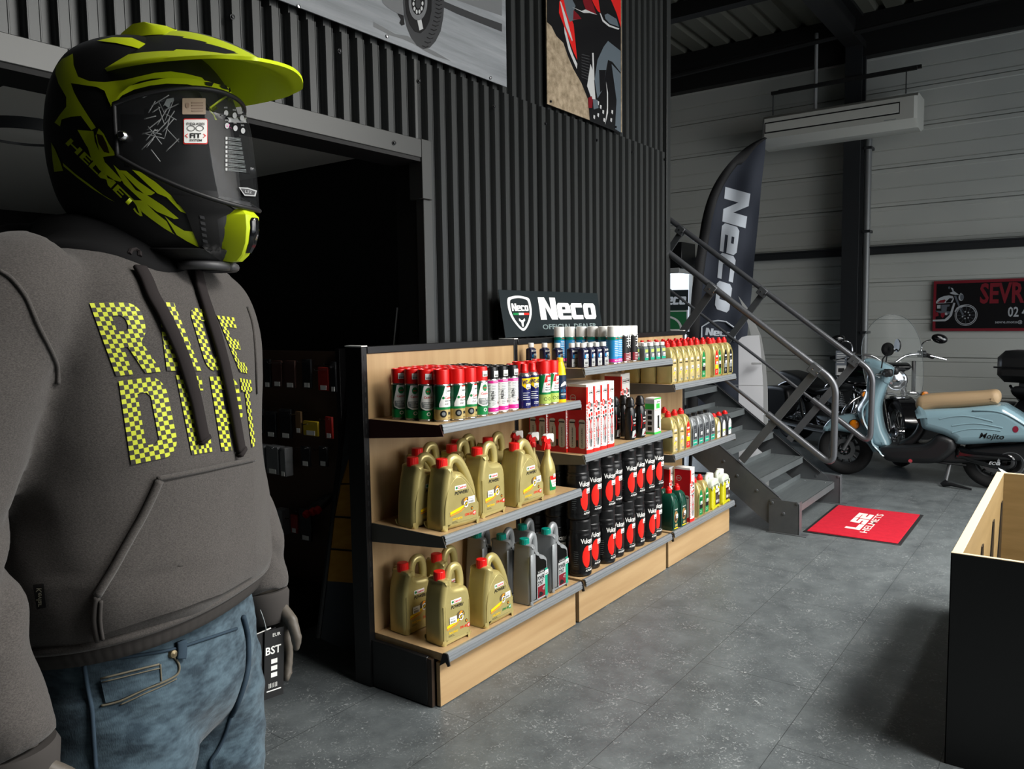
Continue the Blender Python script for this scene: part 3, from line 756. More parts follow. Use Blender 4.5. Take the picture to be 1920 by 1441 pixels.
def p_jug_tri(grade=('10W-40', 'SYNTHETIC', None)):
    t = new('oil_jug', 'jug'); th = .105
    out = sm2([(-.098, .012), (-.090, .002), (0, 0), (.090, .002), (.098, .012), (.102, .07), (.094, .085), (.082, .115), (.050, .165), (.012, .205), (-.018, .212), (-.030, .214), (-.036, .235), (-.068, .235), (-.074, .21), (-.084, .17), (-.094, .10)])
    mb = MB(); rprism(mb, out, th, .022, M_gold, 5)
    path = smoothpath([(-.026, 0, .205), (-.012, 0, .246), (.014, 0, .254), (.040, 0, .236), (.072, 0, .186), (.096, 0, .128), (.101, 0, .082), (.092, 0, .066)], 6)
    mb.tube(path, [.0165]*len(path), M_gold, 12, flatten=1.15)
    mb.tube(smoothpath([(-.086, -.049, .02), (-.082, -.050, .10), (-.06, -.050, .165), (-.01, -.050, .196), (.045, -.050, .15), (.078, -.050, .09), (.088, -.049, .02)], 6), .0028, M_gold, 6)
    mb.build('body', t, 50)
    mb = MB(); M = Matrix.Translation((-.052, 0, .235)); mb.lathe([(.0225, -.006), (.0225, .002)], M_red, 28, M); cap_ribbed(mb, .0215, .026, .002, M_red, 44, M); mb.build('cap', t)
    mb = MB(); oil_label(mb, -th/2-.0008, .004, .028, .135, (grade[0], grade[1], M_redl if grade[0] != '10W-40' else M_green)); mb.build('label', t)
    sticker(t, front(-th/2-.003), .048, .098, .034, .026); return t
def p_jug_rect():
    t = new('oil_jug', 'jug'); th = .105
    out = sm2([(-.076, .012), (-.07, .002), (0, 0), (.07, .002), (.076, .012), (.078, .08), (.076, .15), (.066, .19), (.045, .205), (.02, .208), (-.014, .214), (-.022, .235), (-.022, .246), (-.056, .246), (-.058, .232), (-.068, .20), (-.076, .15), (-.078, .08)])
    mb = MB(); rprism(mb, out, th, .020, M_gold, 5)
    path = smoothpath([(.000, 0, .198), (.004, 0, .245), (.020, 0, .270), (.044, 0, .272), (.058, 0, .255), (.064, 0, .215), (.062, 0, .17)], 6)
    mb.tube(path, .0145, M_gold, 12, flatten=1.2)
    for x in (-.066, -.058, .062): mb.tube([(x, -.050, .02), (x, -.0505, .08), (x, -.050, .15)], .003, M_gold, 6)
    mb.build('body', t, 50)
    mb = MB(); M = Matrix.Translation((-.039, 0, .246)); mb.lathe([(.0225, -.006), (.0225, .002)], M_red, 28, M); cap_ribbed(mb, .0215, .026, .002, M_red, 44, M); mb.build('cap', t)
    mb = MB(); oil_label(mb, -th/2-.0008, .006, .034, .118, ('5W-40', 'RACING', M_redl)); mb.build('label', t)
    sticker(t, front(-th/2-.003), -.022, .092, .036, .026); return t
def p_jug_grey():
    t = new('oil_jug', 'jug'); th = .10
    out = sm2([(-.070, .010), (-.064, .002), (0, 0), (.064, .002), (.070, .010), (.072, .08), (.071, .16), (.062, .182), (.040, .196), (.016, .204), (.006, .218), (-.012, .226), (-.026, .245), (-.028, .258), (-.056, .258), (-.058, .24), (-.066, .15), (-.071, .08)])
    mb = MB(); rprism(mb, out, th, .018, M_grey, 5)
    path = smoothpath([(-.018, 0, .225), (-.012, 0, .262), (.006, 0, .282), (.024, 0, .276), (.032, 0, .245), (.034, 0, .195)], 6)
    mb.tube(path, .0150, M_grey, 12, flatten=1.15); mb.box(-.069, -.030, -.051, -.045, .02, .22, M_grey, .004); mb.build('body', t, 50)
    mb = MB(); M = Matrix.Translation((-.042, 0, .258)); cap_ribbed(mb, .021, .024, 0, M_teal, 36, M); mb.build('cap', t)
    y = -th/2-.002; f = front(y); g = front(y-.0006); mb = MB()
    mb.surf([rect(-.024, .058, .016, .138)], M_pale, f); mb.surf([rect(.038, .058, .016, .138)], M_tealb, g); mb.surf([rect(-.024, .038, .126, .138)], M_ink, g); mb.text('4T 4-STROKE', .005, M_paper, front(y-.0011), .006, .132, .01, width=.045)
    mb.text('POWER', .020, M_ink, g, .006, .106, .02, width=.054); mb.text('SYNT', .020, M_ink, g, .002, .083, .02, width=.046)
    mb.surf([rect(-.020, .038, .020, .070)], M_wine, g); mb.text('4T', .016, M_pale, front(y-.0012), .026, .054, .02, width=.018); mb.surf([[(-.016, .026), (-.006, .046), (.01, .042), (.024, .03), (.01, .024)]], M_ink, front(y-.0012))
    mb.build('label', t); sticker(t, front(y-.0016), .050, .118, .026, .022); return t
def p_trigger():
    t = new('trigger_spray_bottle', 'bottle')
    S = [(.036, .030, 0), (.039, .033, .006), (.039, .033, .105), (.036, .031, .125), (.025, .022, .155), (.015, .0145, .175), (.0125, .0125, .205)]
    mb = MB(); mb.rings([[(a*math.cos(2*PI*k/24), b*math.sin(2*PI*k/24), z) for k in range(24)] for a, b, z in S], M_gold); mb.build('bottle', t, 50)
    mb = MB(); cap_ribbed(mb, .0155, .022, .203, M_red)
    P = [(.012, .225), (.012, .262), (-.022, .262), (-.034, .252), (-.034, .240), (-.024, .238), (-.034, .205), (-.030, .200), (-.018, .232), (-.010, .225)]
    mb.rings([[(x, -.008, z) for x, z in P], [(x, .008, z) for x, z in P]], M_red); mb.build('trigger', t)
    mb = MB(); P = [(-.012, .248), (-.020, .264), (-.010, .270), (.032, .268), (.036, .262), (.036, .236), (.030, .228), (.022, .240), (.010, .250)]
    mb.rings([[(x, -.0105, z) for x, z in P], [(x, .0105, z) for x, z in P]], M_white); mb.build('spray_head', t)
    f = lambda x, z: (x, -.033*math.sqrt(max(.05, 1-(x/.039)**2))-.0006, z); g = lambda x, z: (x, f(x, z)[1]-.0005, z); mb = MB(); mb.surf([rrect(-.022, .022, .022, .086, .004)], M_paper, f, .006); mb.surf([rrect(-.022, .022, .068, .086, .003)], M_red, g, .006); mb.surf([[(-.022, .022), (.022, .022), (.022, .034), (-.01, .038), (-.022, .086)]], M_green, g, .006); mb.text('Castrol', .007, M_red, g, .004, .058, .02, width=.028); mb.text('Greentec', .005, M_green, g, .004, .048, .01, width=.026)
    mb.build('label', t); sticker(t, lambda x, z: (x, g(x, z)[1]-.0006, z), .006, .086, .018, .016); return t
def p_small_navy():
    t = new('polish_bottle', 'bottle'); S = [(.021, .017, 0), (.0225, .0185, .003), (.0225, .0185, .080), (.021, .017, .086), (.010, .010, .091), (.0095, .0095, .094)]
    def se(a, b, z, n=24, p=.45): return [(a*abs(math.cos(u))**p*(1 if math.cos(u) >= 0 else -1), b*abs(math.sin(u))**p*(1 if math.sin(u) >= 0 else -1), z) for u in [2*PI*k/n for k in range(n)]]
    mb = MB(); R = [se(*s) for s in S]; mb.rings(R[:4], mat('bottle_navy', (28, 30, 62), .3)); mb.rings(R[3:], mat('bottle_navy', (28, 30, 62), .3)); mb.build('bottle', t, 50)
    mb = MB(); cap_ribbed(mb, .0130, .021, .093, M_white, 30); mb.build('cap', t)
    f = front(-.0190); g = front(-.0195); mb = MB(); mb.surf([rect(-.021, .021, .004, .040)], M_pale, f); mb.text('BELGOM', .009, M_paper, f, 0, .076, .02, width=.034); mb.text('ALU', .011, M_ink, g, 0, .022, .03, width=.024); mb.surf([ell(-.006, .052, .008, .009, 14)], M_blue, f); lines(mb, M_ink, g, -.016, .016, .012, 2, .004)
    mb.build('label', t); sticker(t, front(-.0202), .008, .053, .020, .020); return t
def p_blue_can():
    r, h = .0275, .187; t = can_base('spray_can', r, h, .052, M_blue, M_white); g = cyl(r+.0006); q = cyl(r+.001); mb = MB()
    mb.surf([rect(-.086, .086, .010, .026)], M_mag, g, .006); mb.surf([rect(-.086, .086, .120, .134)], M_teal, g, .006); mb.text('Motorex', .006, M_redl, q, .004, .128, .02, width=.034)
    lines(mb, M_paper, g, -.02, .02, .112, 9, .009, .002); mb.text('MOTO CLEAN', .007, M_paper, q, 0, .018, .02, width=.04); mb.build('label', t); return t
def p_black_can():
    r, h = .0275, .187; t = can_base('spray_can', r, h, .046, M_ink, M_white); g = cyl(r+.0006); q = cyl(r+.001); mb = MB()
    mb.text('ALU', .018, M_paper, g, -.004, .10, .03, rot=PI/2, width=.05); mb.surf([rect(-.03, .03, .010, .050)], M_wine, g, .006); lines(mb, M_paper, q, -.016, .018, .046, 5, .008, .002); mb.build('label', t)
    sticker(t, q, .006, .122, .016, .03); return t
def p_small_clear():
    t = new('additive_bottle', 'bottle'); mb = MB(); mb.rings([[(p[0], p[1], z) for p in rrect(-.022*k, .022*k, -.016*k, .016*k, .005*k)] for z, k in ((0, .94), (.003, 1), (.064, 1), (.070, .9), (.074, .5), (.078, .45))], M_clgrey); mb.build('bottle', t, 50)
    mb = MB(); cap_ribbed(mb, .0160, .018, .076, M_white, 30); mb.build('cap', t)
    f = front(-.0165); g = front(-.017); mb = MB(); mb.surf([rect(-.021, .021, .004, .018)], M_tealb, f); mb.surf([rect(-.016, .016, .044, .060)], M_lime, f); mb.text('4T', .010, M_ink, g, 0, .034, .02); mb.build('label', t); sticker(t, front(-.0176), .004, .026, .022, .020); return t
def p_boxed():
    """tall kit box: white front, crimson side"""
    t = new('chain_kit_box', 'box'); w, d, h = .0630, .100, .325
    mb = MB(); mb.box(-w/2, w/2, -d/2, d/2, 0, h, M_paper, .0008); mb.build('carton', t)
    y = -d/2-.0006; f = front(y); g = front(y-.0005); q = front(y-.001); mb = MB()
    mb.surf([rect(-w/2, -w/2+.014, 0.232, h-.012)], M_redl, f); mb.surf([[(-w/2, 0), (w/2, 0), (w/2, .020), (w/2-.016, .016), (-w/2, .020)]], M_redl, f)
    mb.text('ROAD CHAIN CARE', .0105, M_redl, g, -w/2+.007, .126, .03, rot=PI/2, width=.20)
    mb.surf([rect(-.010, .026, h-.052, h-.030), rect(-.0085, .0245, h-.0505, h-.0315)], M_ink, f); mb.text('IPONE', .010, M_ink, f, .011, h-.041, .035, width=.026); mb.surf([rect(-.006, -.002, h-.046, h-.040)], M_red, g)
    mb.surf([ell(-.006, h-.098, .013, .018, 20), ell(-.006, h-.098, .008, .012, 20)], M_redl, f); mb.surf([[(-.014, h-.112), (-.010, h-.114), (.003, h-.084), (-.001, h-.082)]], M_redl, g)
    for i in range(4): mb.surf([rect(.004+i*.006, .008+i*.006, h-.106-i*.001, h-.088-i*.001)], M_ink, f); mb.surf([rect(.002+i*.005, .006+i*.005, h-.128, h-.117)], M_ink, f)
    for cx, m2, hh in ((-.004, M_redl, .172), (.017, M_redl, .176)):
        mb.surf([rect(cx-.008, cx+.008, .034, hh)], M_pale, f); mb.surf([rect(cx-.008, cx+.008, hh, hh+.016)], m2, f); mb.surf([rect(cx-.006, cx+.006, hh-.016, hh-.006)], M_ink, g)
        mb.text('CLEANER', .005, M_ink, g, cx-.003, .085, .01, rot=PI/2, width=.07); mb.surf([ell(cx+.004, .100, .003, .004, 10)], M_redl, g)
    mb.surf([[(.004, .03), (.009, .03), (.010, .075), (.008, .14), (.013, .152), (.010, .164), (.006, .150), (.002, .162), (.000, .150), (.005, .138)]], M_redl, q); mb.surf([rect(.004, .0095, .03, .066)], M_ink, front(y-.0014))
    mb.build('front_print', t)
    s = lambda u, z: (-w/2-.0006, -u, z); s2 = lambda u, z: (-w/2-.0011, -u, z); s3 = lambda u, z: (-w/2-.0016, -u, z)
    mb = MB(); mb.surf([rect(-d/2, d/2, 0, h-.012)], M_crim, s)
    mb.surf([ell(-.022, h-.065, .017, .017, 20), ell(-.022, h-.065, .014, .014, 20)], M_greybox, s2); mb.text('OFFER', .007, M_greybox, s2, -.022, h-.065, .02, width=.024)
    for cx in (-.026, .026):
        mb.surf([rrect(cx-.018, cx+.018, .024, .160, .012)], M_greybox, s2); mb.surf([rect(cx-.015, cx+.015, .142, .148)], M_ink, s3); mb.text('CHAIN CLEAN' if cx > 0 else 'X-TREM CHAIN', .007, M_brown, s3, cx, .074, .02, rot=PI/2, width=.09)
    mb.surf([[(-.005, .03), (.005, .03), (.005, .11), (.013, .14), (.003, .156), (.001, .13), (-.004, .13), (-.009, .156), (-.015, .14), (-.005, .11)]], M_crim, s3); mb.surf([rect(-.005, .005, .03, .062)], M_ink, lambda u, z: (-w/2-.002, -u, z))
    mb.build('side_print', t); return t
def p_black_bottle():
    t = new('cleaner_bottle', 'bottle'); S = [(.030, .024, 0), (.034, .028, .006), (.034, .028, .125), (.031, .026, .155), (.018, .018, .170), (.016, .016, .178)]
    mb = MB(); mb.rings([[(a*math.cos(2*PI*k/26), b*math.sin(2*PI*k/26), z) for k in range(26)] for a, b, z in S], M_blackp); mb.build('bottle', t, 50)
    mb = MB(); mb.lathe([(.022, .176), (.022, .206), (.018, .212), (.012, .22), (0, .22)], M_capblk, 24); mb.lathe([(.025, .172), (.026, .180), (.025, .184)], M_capblk, 24); mb.build('cap', t)
    f = lambda x, z: (x, -.028*math.sqrt(max(.05, 1-(x/.034)**2))-.0006, z); g = lambda x, z: (f(x, z)[0], f(x, z)[1]-.0005, z); mb = MB()
    mb.surf([[(-.024, .012), (.024, .012), (.024, .036), (.0, .052), (-.02, .046)]], M_pale, f, .006); mb.surf([[(-.016, .016), (.008, .018), (.012, .028), (.0, .034)]], M_wine, g, .006)
    mb.surf([[(-.026, .05), (-.022, .09), (-.026, .128), (-.028, .128), (-.024, .09), (-.028, .05)]], M_red, f, .006); mb.text('SILICONE', .007, M_paper, f, .002, .088, .02, width=.036); mb.text('SHINE', .007, M_redl, f, .002, .076, .02, width=.03); mb.text('VULCANET', .008, M_paper, f, .002, .106, .03, width=.038)
    mb.build('label', t); sticker(t, g, .012, .128, .022, .018); return t
def p_green_box():
    t = new('phone_mount_box', 'box'); w, d, h = .080, .055, .196
    mb = MB(); mb.box(-w/2, w/2, -d/2, d/2, 0, h, M_paper, .0008); mb.build('carton', t)
    y = -d/2-.0006; f = front(y); g = front(y-.0005); mb = MB(); mb.surf([rect(-w/2, w/2, 0, .012)], mat('box_green', (60, 180, 70), .4), f); mb.surf([rect(-w/2, w/2, h-.008, h)], MATS['box_green'], f)
    mb.surf([rect(-.018, .024, h-.058, h-.030)], MATS['box_green'], f); mb.text('MOOVE', .007, M_ink, f, .006, h-.022, .03, width=.036); mb.surf([rect(-.034, .034, h-.068, h-.066)], M_red, f); mb.surf([rect(-.004, .018, .030, .100)], M_ink, f); mb.surf([ell(.026, .026, .006, .006, 12)], M_red, f); mb.surf([[(-.03, .02), (-.022, .06), (-.018, .05), (-.02, .02)]], M_pale, f); mb.surf([[(.018, .03), (.034, .07), (.036, .066), (.022, .028)]], MATS['box_green'], f)
    lines(mb, M_lgrey, f, -.03, .02, .122, 5, .007); mb.build('front_print', t)
    s = lambda u, z: (-w/2-.0006, -u, z); s2 = lambda u, z: (-w/2-.0011, -u, z); mb = MB(); mb.surf([rect(-d/2, d/2, .012, h-.008)], M_pale, s); mb.surf([rect(-d/2, d/2, h-.06, h-.03)], MATS['box_green'], s2)
    for i in range(4): mb.surf([rrect(-.012, .012, .02+i*.03, .04+i*.03, .003)], M_ink, s2)
    mb.surf([rect(-d/2, d/2, 0, .012)], MATS['box_green'], s); mb.build('side_print', t); return t
def p_canister():
    """black stackable canister of wipes"""
    t = new('wipes_canister', 'canister'); r = .0565
    mb = MB(); mb.lathe([(r*.90, 0), (r*.97, .004), (r, .016), (r, .030), (r*.985, .033), (r, .036), (r, .196), (r*.985, .200), (r*.94, .208), (r*.94, .212)], M_blackp, 36, cap=(True, True)); mb.build('canister', t)
    mb = MB(); mb.lathe([(r*.955, .210), (r*.965, .216), (r*.955, .222), (r*.925, .224), (r*.925, .252), (r*.95, .256), (r*.945, .264), (r*.90, .270), (r*.8, .270), (r*.78, .266), (0, .266)], M_capblk, 36, cap=(True, False)); mb.build('lid', t)
    f = cyl(r+.0006); g = cyl(r+.0011); mb = MB()
    mb.text('Vulcanet', .024, M_paper, f, .004, .172, .02, width=.088); lines(mb, M_paper, f, .006, .040, .156, 1, .004)
    mb.surf([[(-.012, .148), (-.022, .138), (-.030, .118), (-.033, .098), (-.031, .076), (-.024, .058), (-.014, .046), (-.004, .044), (.004, .056), (.009, .076), (.010, .10), (.008, .126), (.003, .146), (-.004, .150)]], M_redl, f, .008)
    mb.text('AUTO-MOTO', .0095, M_paper, f, .012, .030, .02, width=.056, slant=.2); lines(mb, M_paper, f, -.016, .04, .041, 1, .004); lines(mb, M_lgrey, f, -.075, -.05, .12, 8, .010); mb.build('label', t)
    sticker(t, g, .018, .136, .034, .024); return t
def arch(w, z0, z1, zt): return [(-w, z0), (w, z0), (w, z1), (w*.75, z1+(zt-z1)*.5), (w*.25, z1+(zt-z1)*.9), (0, zt), (-w*.25, z1+(zt-z1)*.9), (-w*.75, z1+(zt-z1)*.5), (-w, z1)]
def bottle1(kind, mbody, mcap, lab, h=.250, w=.036, d=.048, spout=True, ncat='bottle'):
    t = new(kind, ncat); k = h/.25
    S = [(.94, 0), (1, .004), (1, .135), (.97, .165), (.80, .190), (.55, .203), (.42, .207)]
    mb = MB(); mb.rings([[(p[0], p[1], z*k) for p in rrect(-w*s, w*s, -d*s, d*s, .012*s, 3)] for s, z in S], mbody)
    for sx in (-1, 1): mb.tube(smoothpath([(sx*w*.92, -d-.0002, .01*k), (sx*w*.92, -d-.0002, .125*k), (sx*w*.5, -d*.99, .165*k), (0, -d*.86, .19*k)], 5), .0022, mbody, 6)
    mb.build('bottle', t, 50)
    mb = MB(); cap_ribbed(mb, .0175, .020*k, .206*k, mcap, 34)
    if spout: mb.lathe([(.0165, .226*k), (.015, .230*k), (.011, .232*k), (.0105, .238*k), (.009, .241*k), (0, .241*k)], mcap, 18, cap=(False, False))
    mb.build('cap', t)
    mb = MB(); f = front(-d-.0012); g = front(-d-.0018); lab(mb, f, g, w, k); mb.build('label', t); return t
def lab_gold(mb, f, g, w, k):
    mb.surf([arch(w*.66, .012*k, .12*k, .165*k)], mat('label_pale_gold', (206, 186, 130), .4, .2), f); mb.surf([rect(-w*.4, w*.4, .128*k, .138*k)], M_paper, g); mb.text('Castrol', .006*k, M_red, front(-.0), 0, 0, .01) if False else None
    mb.text('POWER1', .009*k, M_ink, g, 0, .117*k, .03, width=w*1.1); mb.surf([[(-w*.5, .06*k), (w*.2, .075*k), (w*.5, .09*k), (w*.2, .066*k), (-w*.5, .05*k)]], M_yel, g); mb.surf([ell(w*.1, .072*k, .006, .007, 12)], M_orange, g); lines(mb, M_ink, g, -w*.4, w*.4, .04*k, 3, .007); mb.surf([rect(w*.1, w*.6, .016*k, .028*k)], M_lgrey, g)
def lab_colour(c1, c2, txt):
    def L(mb, f, g, w, k):
        mb.surf([arch(w*.66, .012*k, .12*k, .168*k)], c1, f); mb.surf([rect(-w*.4, w*.4, .122*k, .132*k)], M_paper, g); mb.text(txt, .010*k, c2, g, 0, .105*k, .02, width=w*.9); mb.surf([rect(-w*.62, w*.62, .05*k, .078*k)], c2, g); lines(mb, M_paper, g, -w*.4, w*.4, .04*k, 3, .007)
    return L
def lab_grey(mb, f, g, w, k):
    mb.surf([rect(-w*.9, w*.9, .012*k, .048*k)], M_tealb, f); mb.text('MOTOREX', .008*k, M_paper, g, 0, .03*k, .02, width=w*1.3); mb.surf([rect(-w*.9, w*.9, .055*k, .15*k)], M_dkgrey, f); lines(mb, M_pale, g, -w*.5, w*.4, .12*k, 4, .012)
def lab_forest(mb, f, g, w, k):
    mb.text('Castrol', .008*k, M_paper, g, 0, .118*k, .01, width=w*1.0); mb.surf([ell(0, .075*k, w*.62, .034*k, 20)], mat('label_bronze', (150, 116, 70), .4), f); mb.surf([ell(-.002, .068*k, w*.4, .016*k, 16)], M_brown, g); mb.surf([rect(-w*.3, w*.5, .02*k, .034*k)], M_golddk, f); mb.surf([rect(-w*.6, w*.6, .008*k, .014*k)], M_yel, f)
def p_gold1(): t = bottle1('oil_bottle', M_gold, M_red, lab_gold); sticker(t, front(-.0505), .004, .082, .028, .020); return t
def p_gold1b(c1, c2, s):
    t = bottle1('oil_bottle', M_gold, M_red, lab_colour(c1, c2, s)); sticker(t, front(-.0505), .004, .085, .028, .020); return t
def p_grey1():
    t = bottle1('oil_bottle', M_grey, M_capblk, lab_grey, .212, .036, .044, False); sticker(t, front(-.0465), .006, .07, .026, .020); return t
def p_mini(mb_, c1): t = bottle1('oil_bottle', mb_, M_red, lab_colour(M_paper, c1, '2T'), .165, .034, .036); sticker(t, front(-.0385), .004, .03, .024, .018); return t
def p_forest(): t = bottle1('oil_bottle', M_dgreen, M_red, lab_forest, .255, .037, .046); sticker(t, front(-.0485), .010, .080, .024, .024); return t
def p_coolant():
    t = new('coolant_can', 'jug'); th = .095
    out = sm2([(-.060, .008), (-.054, .001), (0, 0), (.054, .001), (.060, .008), (.061, .08), (.060, .145), (.050, .178), (.030, .190), (.010, .194), (-.012, .194), (-.03, .188), (-.052, .175), (-.060, .145), (-.061, .08)])
    mb = MB(); low = [p for p in out]
    rprism(mb, [(x, min(z, .140)) for x, z in low if z <= .150], th, .016, M_yfluid, 4); rprism(mb, [(x*.985, max(z, .139)) for x, z in low if z >= .1], th*.99, .016, M_clr, 4)
    path = smoothpath([(-.052, 0, .150), (-.058, 0, .19), (-.036, 0, .210), (-.008, 0, .200)], 6); mb.tube(path, .013, M_clr, 12); mb.build('body', t, 50)
    mb = MB(); cap_ribbed(mb, .022, .028, .194, M_white, 36, Matrix.Translation((.008, 0, 0))); mb.build('cap', t)
    f = front(-th/2-.0012); g = front(-th/2-.0018); mb = MB(); mb.surf([rect(-.012, .052, .024, .104)], M_brown, f); mb.surf([rect(-.014, .046, .104, .124)], M_paper, f); lines(mb, M_lgrey, g, -.006, .036, .086, 5, .006); mb.surf([ell(.044, .09, .008, .010, 14)], M_paper, g); mb.surf([ell(.002, .046, .005, .011, 12)], M_paper, g); mb.surf([ell(.018, .046, .005, .011, 12)], M_paper, g); mb.surf([rect(.036, .046, .036, .054)], M_pale, g)
    mb.build('label', t); sticker(t, front(-th/2-.0024), .004, .132, .030, .034); return t

# ------------------------------------------------------------------ putting them on the shelves
PROTO = {}
def put(kind, fn, x, y, z, label, group=None, rz=0.0):
    if kind in PROTO: o = copy_tree(PROTO[kind])
    else: o = PROTO[kind] = fn()
    o.location = (x, y, z); o.rotation_euler = (0, 0, rz); o['label'] = label
    if group: o['group'] = group
    elif 'group' in o: del o['group']
    return o
J = lambda a: random.uniform(-a, a)
ZA, ZB_, ZC = 1.0562, .6502, .2122
# nearest bay, upper shelf
G = 'spray cans on the upper shelf of the nearest bay'
cols = [2.190, 2.258, 2.329, 2.400, 2.470, 2.541, 2.608]
for j in range(4):
    y = 1.918+.064*j
    put('grey' if j else 'or', p_chain_grey if j else p_chain_or, 2.203-.004*j-(.012 if j else 0), y+.008, ZA, ['gold-based green spray can with red cap at the left front corner of its shelf', 'green red-capped spray can standing just behind the left corner can', 'green red-capped spray can, second behind the left corner can', 'green red-capped spray can nearest the back panel in the leftmost file'][j], G, J(.10)+(-.18 if j == 0 else -.50))
names = {1: ('or', p_chain_or, 'gold-based spray can with red cap, just right of the corner can in the front row'), 2: ('or', p_chain_or, 'gold-based spray can with red cap, beside the all-green one in the front row'), 3: ('grey', p_chain_grey, 'green and grey red-capped spray can next to the black-capped ones in front'),
         4: ('mag', p_magenta, 'white and magenta spray can with black cap, leftmost of the three'), 5: ('mag', p_magenta, 'white and magenta spray can with black cap, middle of the three'), 6: ('mag', p_magenta, 'white and magenta spray can with black cap, beside the blue can')}
for i in range(1, 7):
    k, fn, lab = names[i]; put(k, fn, cols[i], 1.902+J(.003), ZA, lab, G, J(.08)-(.30 if i > 3 else .20))
    for j in range(1, 5):
        w_ = ('red-capped spray can' if i < 4 else 'black-capped spray can')
        put(k, fn, cols[i]+J(.003), 1.902+.064*j, ZA, '%s in the %s row from the front, %s' % (w_, ORD[j+1], {1: 'second file from the left', 2: 'third file from the left', 3: 'fourth file from the left', 4: 'leftmost black file', 5: 'middle black file', 6: 'rightmost black file'}[i]), G, J(1.5))
for i, (x, y, l) in enumerate(((2.692, 1.896, 'blue spray can with yellow shield label, in front of the magenta cans\' right end'), (2.766, 1.905, 'blue spray can with yellow shield label, beside the lime green cans'), (2.690, 1.968, 'blue spray can with red cap, hidden behind the left of the two front blue cans'))): put('wd', p_wd, x, y, ZA, l, G, -.42+J(.06))
for i, (x, y, l) in enumerate(((2.846, 1.902, 'lime and white spray can with red cap, beside the blue can'), (2.918, 1.906, 'lime and white spray can with red cap, beside the yellow bottle'), (2.775, 1.982, 'red-capped spray can behind the gap between the blue cans'), (2.845, 1.970, 'red-capped spray can behind the left lime can'), (2.915, 1.974, 'red-capped spray can behind the right lime can'), (2.985, 2.02, 'red-capped spray can behind the yellow bottle'))): put('parts', p_parts, x, y, ZA, l, G, J(.08)-.30)
put('yel', p_yellow, 2.985, 1.905, ZA, 'slim yellow oil bottle with navy label at the right end of the shelf', None, -.35)
# nearest bay, middle shelf
G = 'gold oil jugs'
tri = lambda: p_jug_tri(('15W-50', 'SYNTHETIC', None))
put('tri', tri, 2.262, 1.935, ZB_, 'big gold triangular jug with diagonal handle, front left of the middle shelf', G, -.10)
put('tri', tri, 2.232, 2.055, ZB_, 'gold triangular jug hidden behind the front left one, against the left end', G, -.10)
put('rect', p_jug_rect, 2.470, 1.945, ZB_, 'gold rectangular jug in the middle of the middle shelf', G, -.05)
put('tri', tri, 2.712, 1.930, ZB_, 'gold triangular jug beside the trigger sprays on the middle shelf', G, .0)
for x, y, l in ((2.335, 2.14, 'gold jug against the back panel, seen between the first and second jugs'), (2.475, 2.085, 'gold jug directly behind the rectangular one'), (2.705, 2.075, 'gold jug at the back, behind the triangular one near the trigger sprays'), (2.59, 2.15, 'gold jug at the back, seen right of the rectangular one')): put('rect', p_jug_rect, x, y, ZB_, l, G, J(.08))
for j, (x, y) in enumerate(((2.905, 1.925), (2.912, 2.01), (2.915, 2.10))): put('trig', p_trigger, x, y, ZB_, ['gold trigger spray bottle at the front with red and white spray head', 'gold trigger spray bottle, second back in its file', 'gold trigger spray bottle, farthest back in its file'][j], 'trigger spray bottles', -.05)
# nearest bay, bottom shelf
put('rect', p_jug_rect, 2.232, 1.945, ZC, 'gold rectangular jug at the front left of the bottom shelf', G, -.12)
put('rect', p_jug_rect, 2.232, 2.135, ZC, 'gold rectangular jug in shade at the back left of the bottom shelf', G, -.10)
put('rect', p_jug_rect, 2.395, 2.105, ZC, 'gold rectangular jug at the back of the bottom shelf, behind the triangular one', G, -.06)
put('tri2', lambda: p_jug_tri(), 2.478, 1.930, ZC, 'gold triangular jug on the bottom shelf beside the grey jugs', G, .0)
Gm = 'grey oil jugs with teal caps'
for x, y, l in ((2.752, 1.920, 'grey jug with teal cap at the front, left of the two'), (2.936, 1.930, 'grey jug with teal cap at the front, right of the two'), (2.755, 2.045, 'grey jug with teal cap behind the left front one'), (2.935, 2.06, 'grey jug with teal cap behind the right front one')): put('gj', p_jug_grey, x, y, ZC, l, Gm, .02)
put('gj', p_jug_grey, 2.72, 2.155, ZC, 'grey jug with teal cap, third back in the left file against the back panel', Gm, .02)

# middle bay, upper shelf
ZD, ZE = 1.2002, .7982
G = 'small navy polish bottles'
for i, x in enumerate((3.172, 3.236, 3.300, 3.364)): put('nav', p_small_navy, x, 1.898, ZD, 'small navy bottle with white cap, %s of the front row' % ['first from the left', 'second from the left', 'third from the left', 'fourth, beside the blue can'][i], G, .05+J(.1))
for j, (x, y) in enumerate(((3.160, 1.95), (3.145, 2.02), (3.140, 2.09), (3.135, 2.165))): put('nav', p_small_navy, x, y, ZD, 'small navy bottle with white cap, %s behind the front corner one along the left edge' % ORD[j+1], G, J(.2))
for j, (x, y) in enumerate(((3.222, 1.955), (3.285, 1.95), (3.350, 1.945))): put('nav', p_small_navy, x, y, ZD, 'small navy bottle in the second row, %s' % ['behind the gap left of centre', 'behind the middle of the front row', 'behind the right end of the front row'][j], G, J(.2))
G = 'white-capped cans on the middle bay'
put('blu', p_blue_can, 3.474, 1.905, ZD, 'bright blue spray can with tall white cap, in front of its row', G); put('blu', p_blue_can, 3.533, 1.915, ZD, 'bright blue spray can with tall white cap, next to the black cans', G)
for j, (x, y) in enumerate(((3.500, 1.972), (3.500, 2.035), (3.492, 2.096), (3.468, 2.150), (3.430, 2.192))): put('blu', p_blue_can, x, y, ZD, 'white-capped blue spray can, %s one behind the front blue can' % ORD[j+1], G, J(.3))
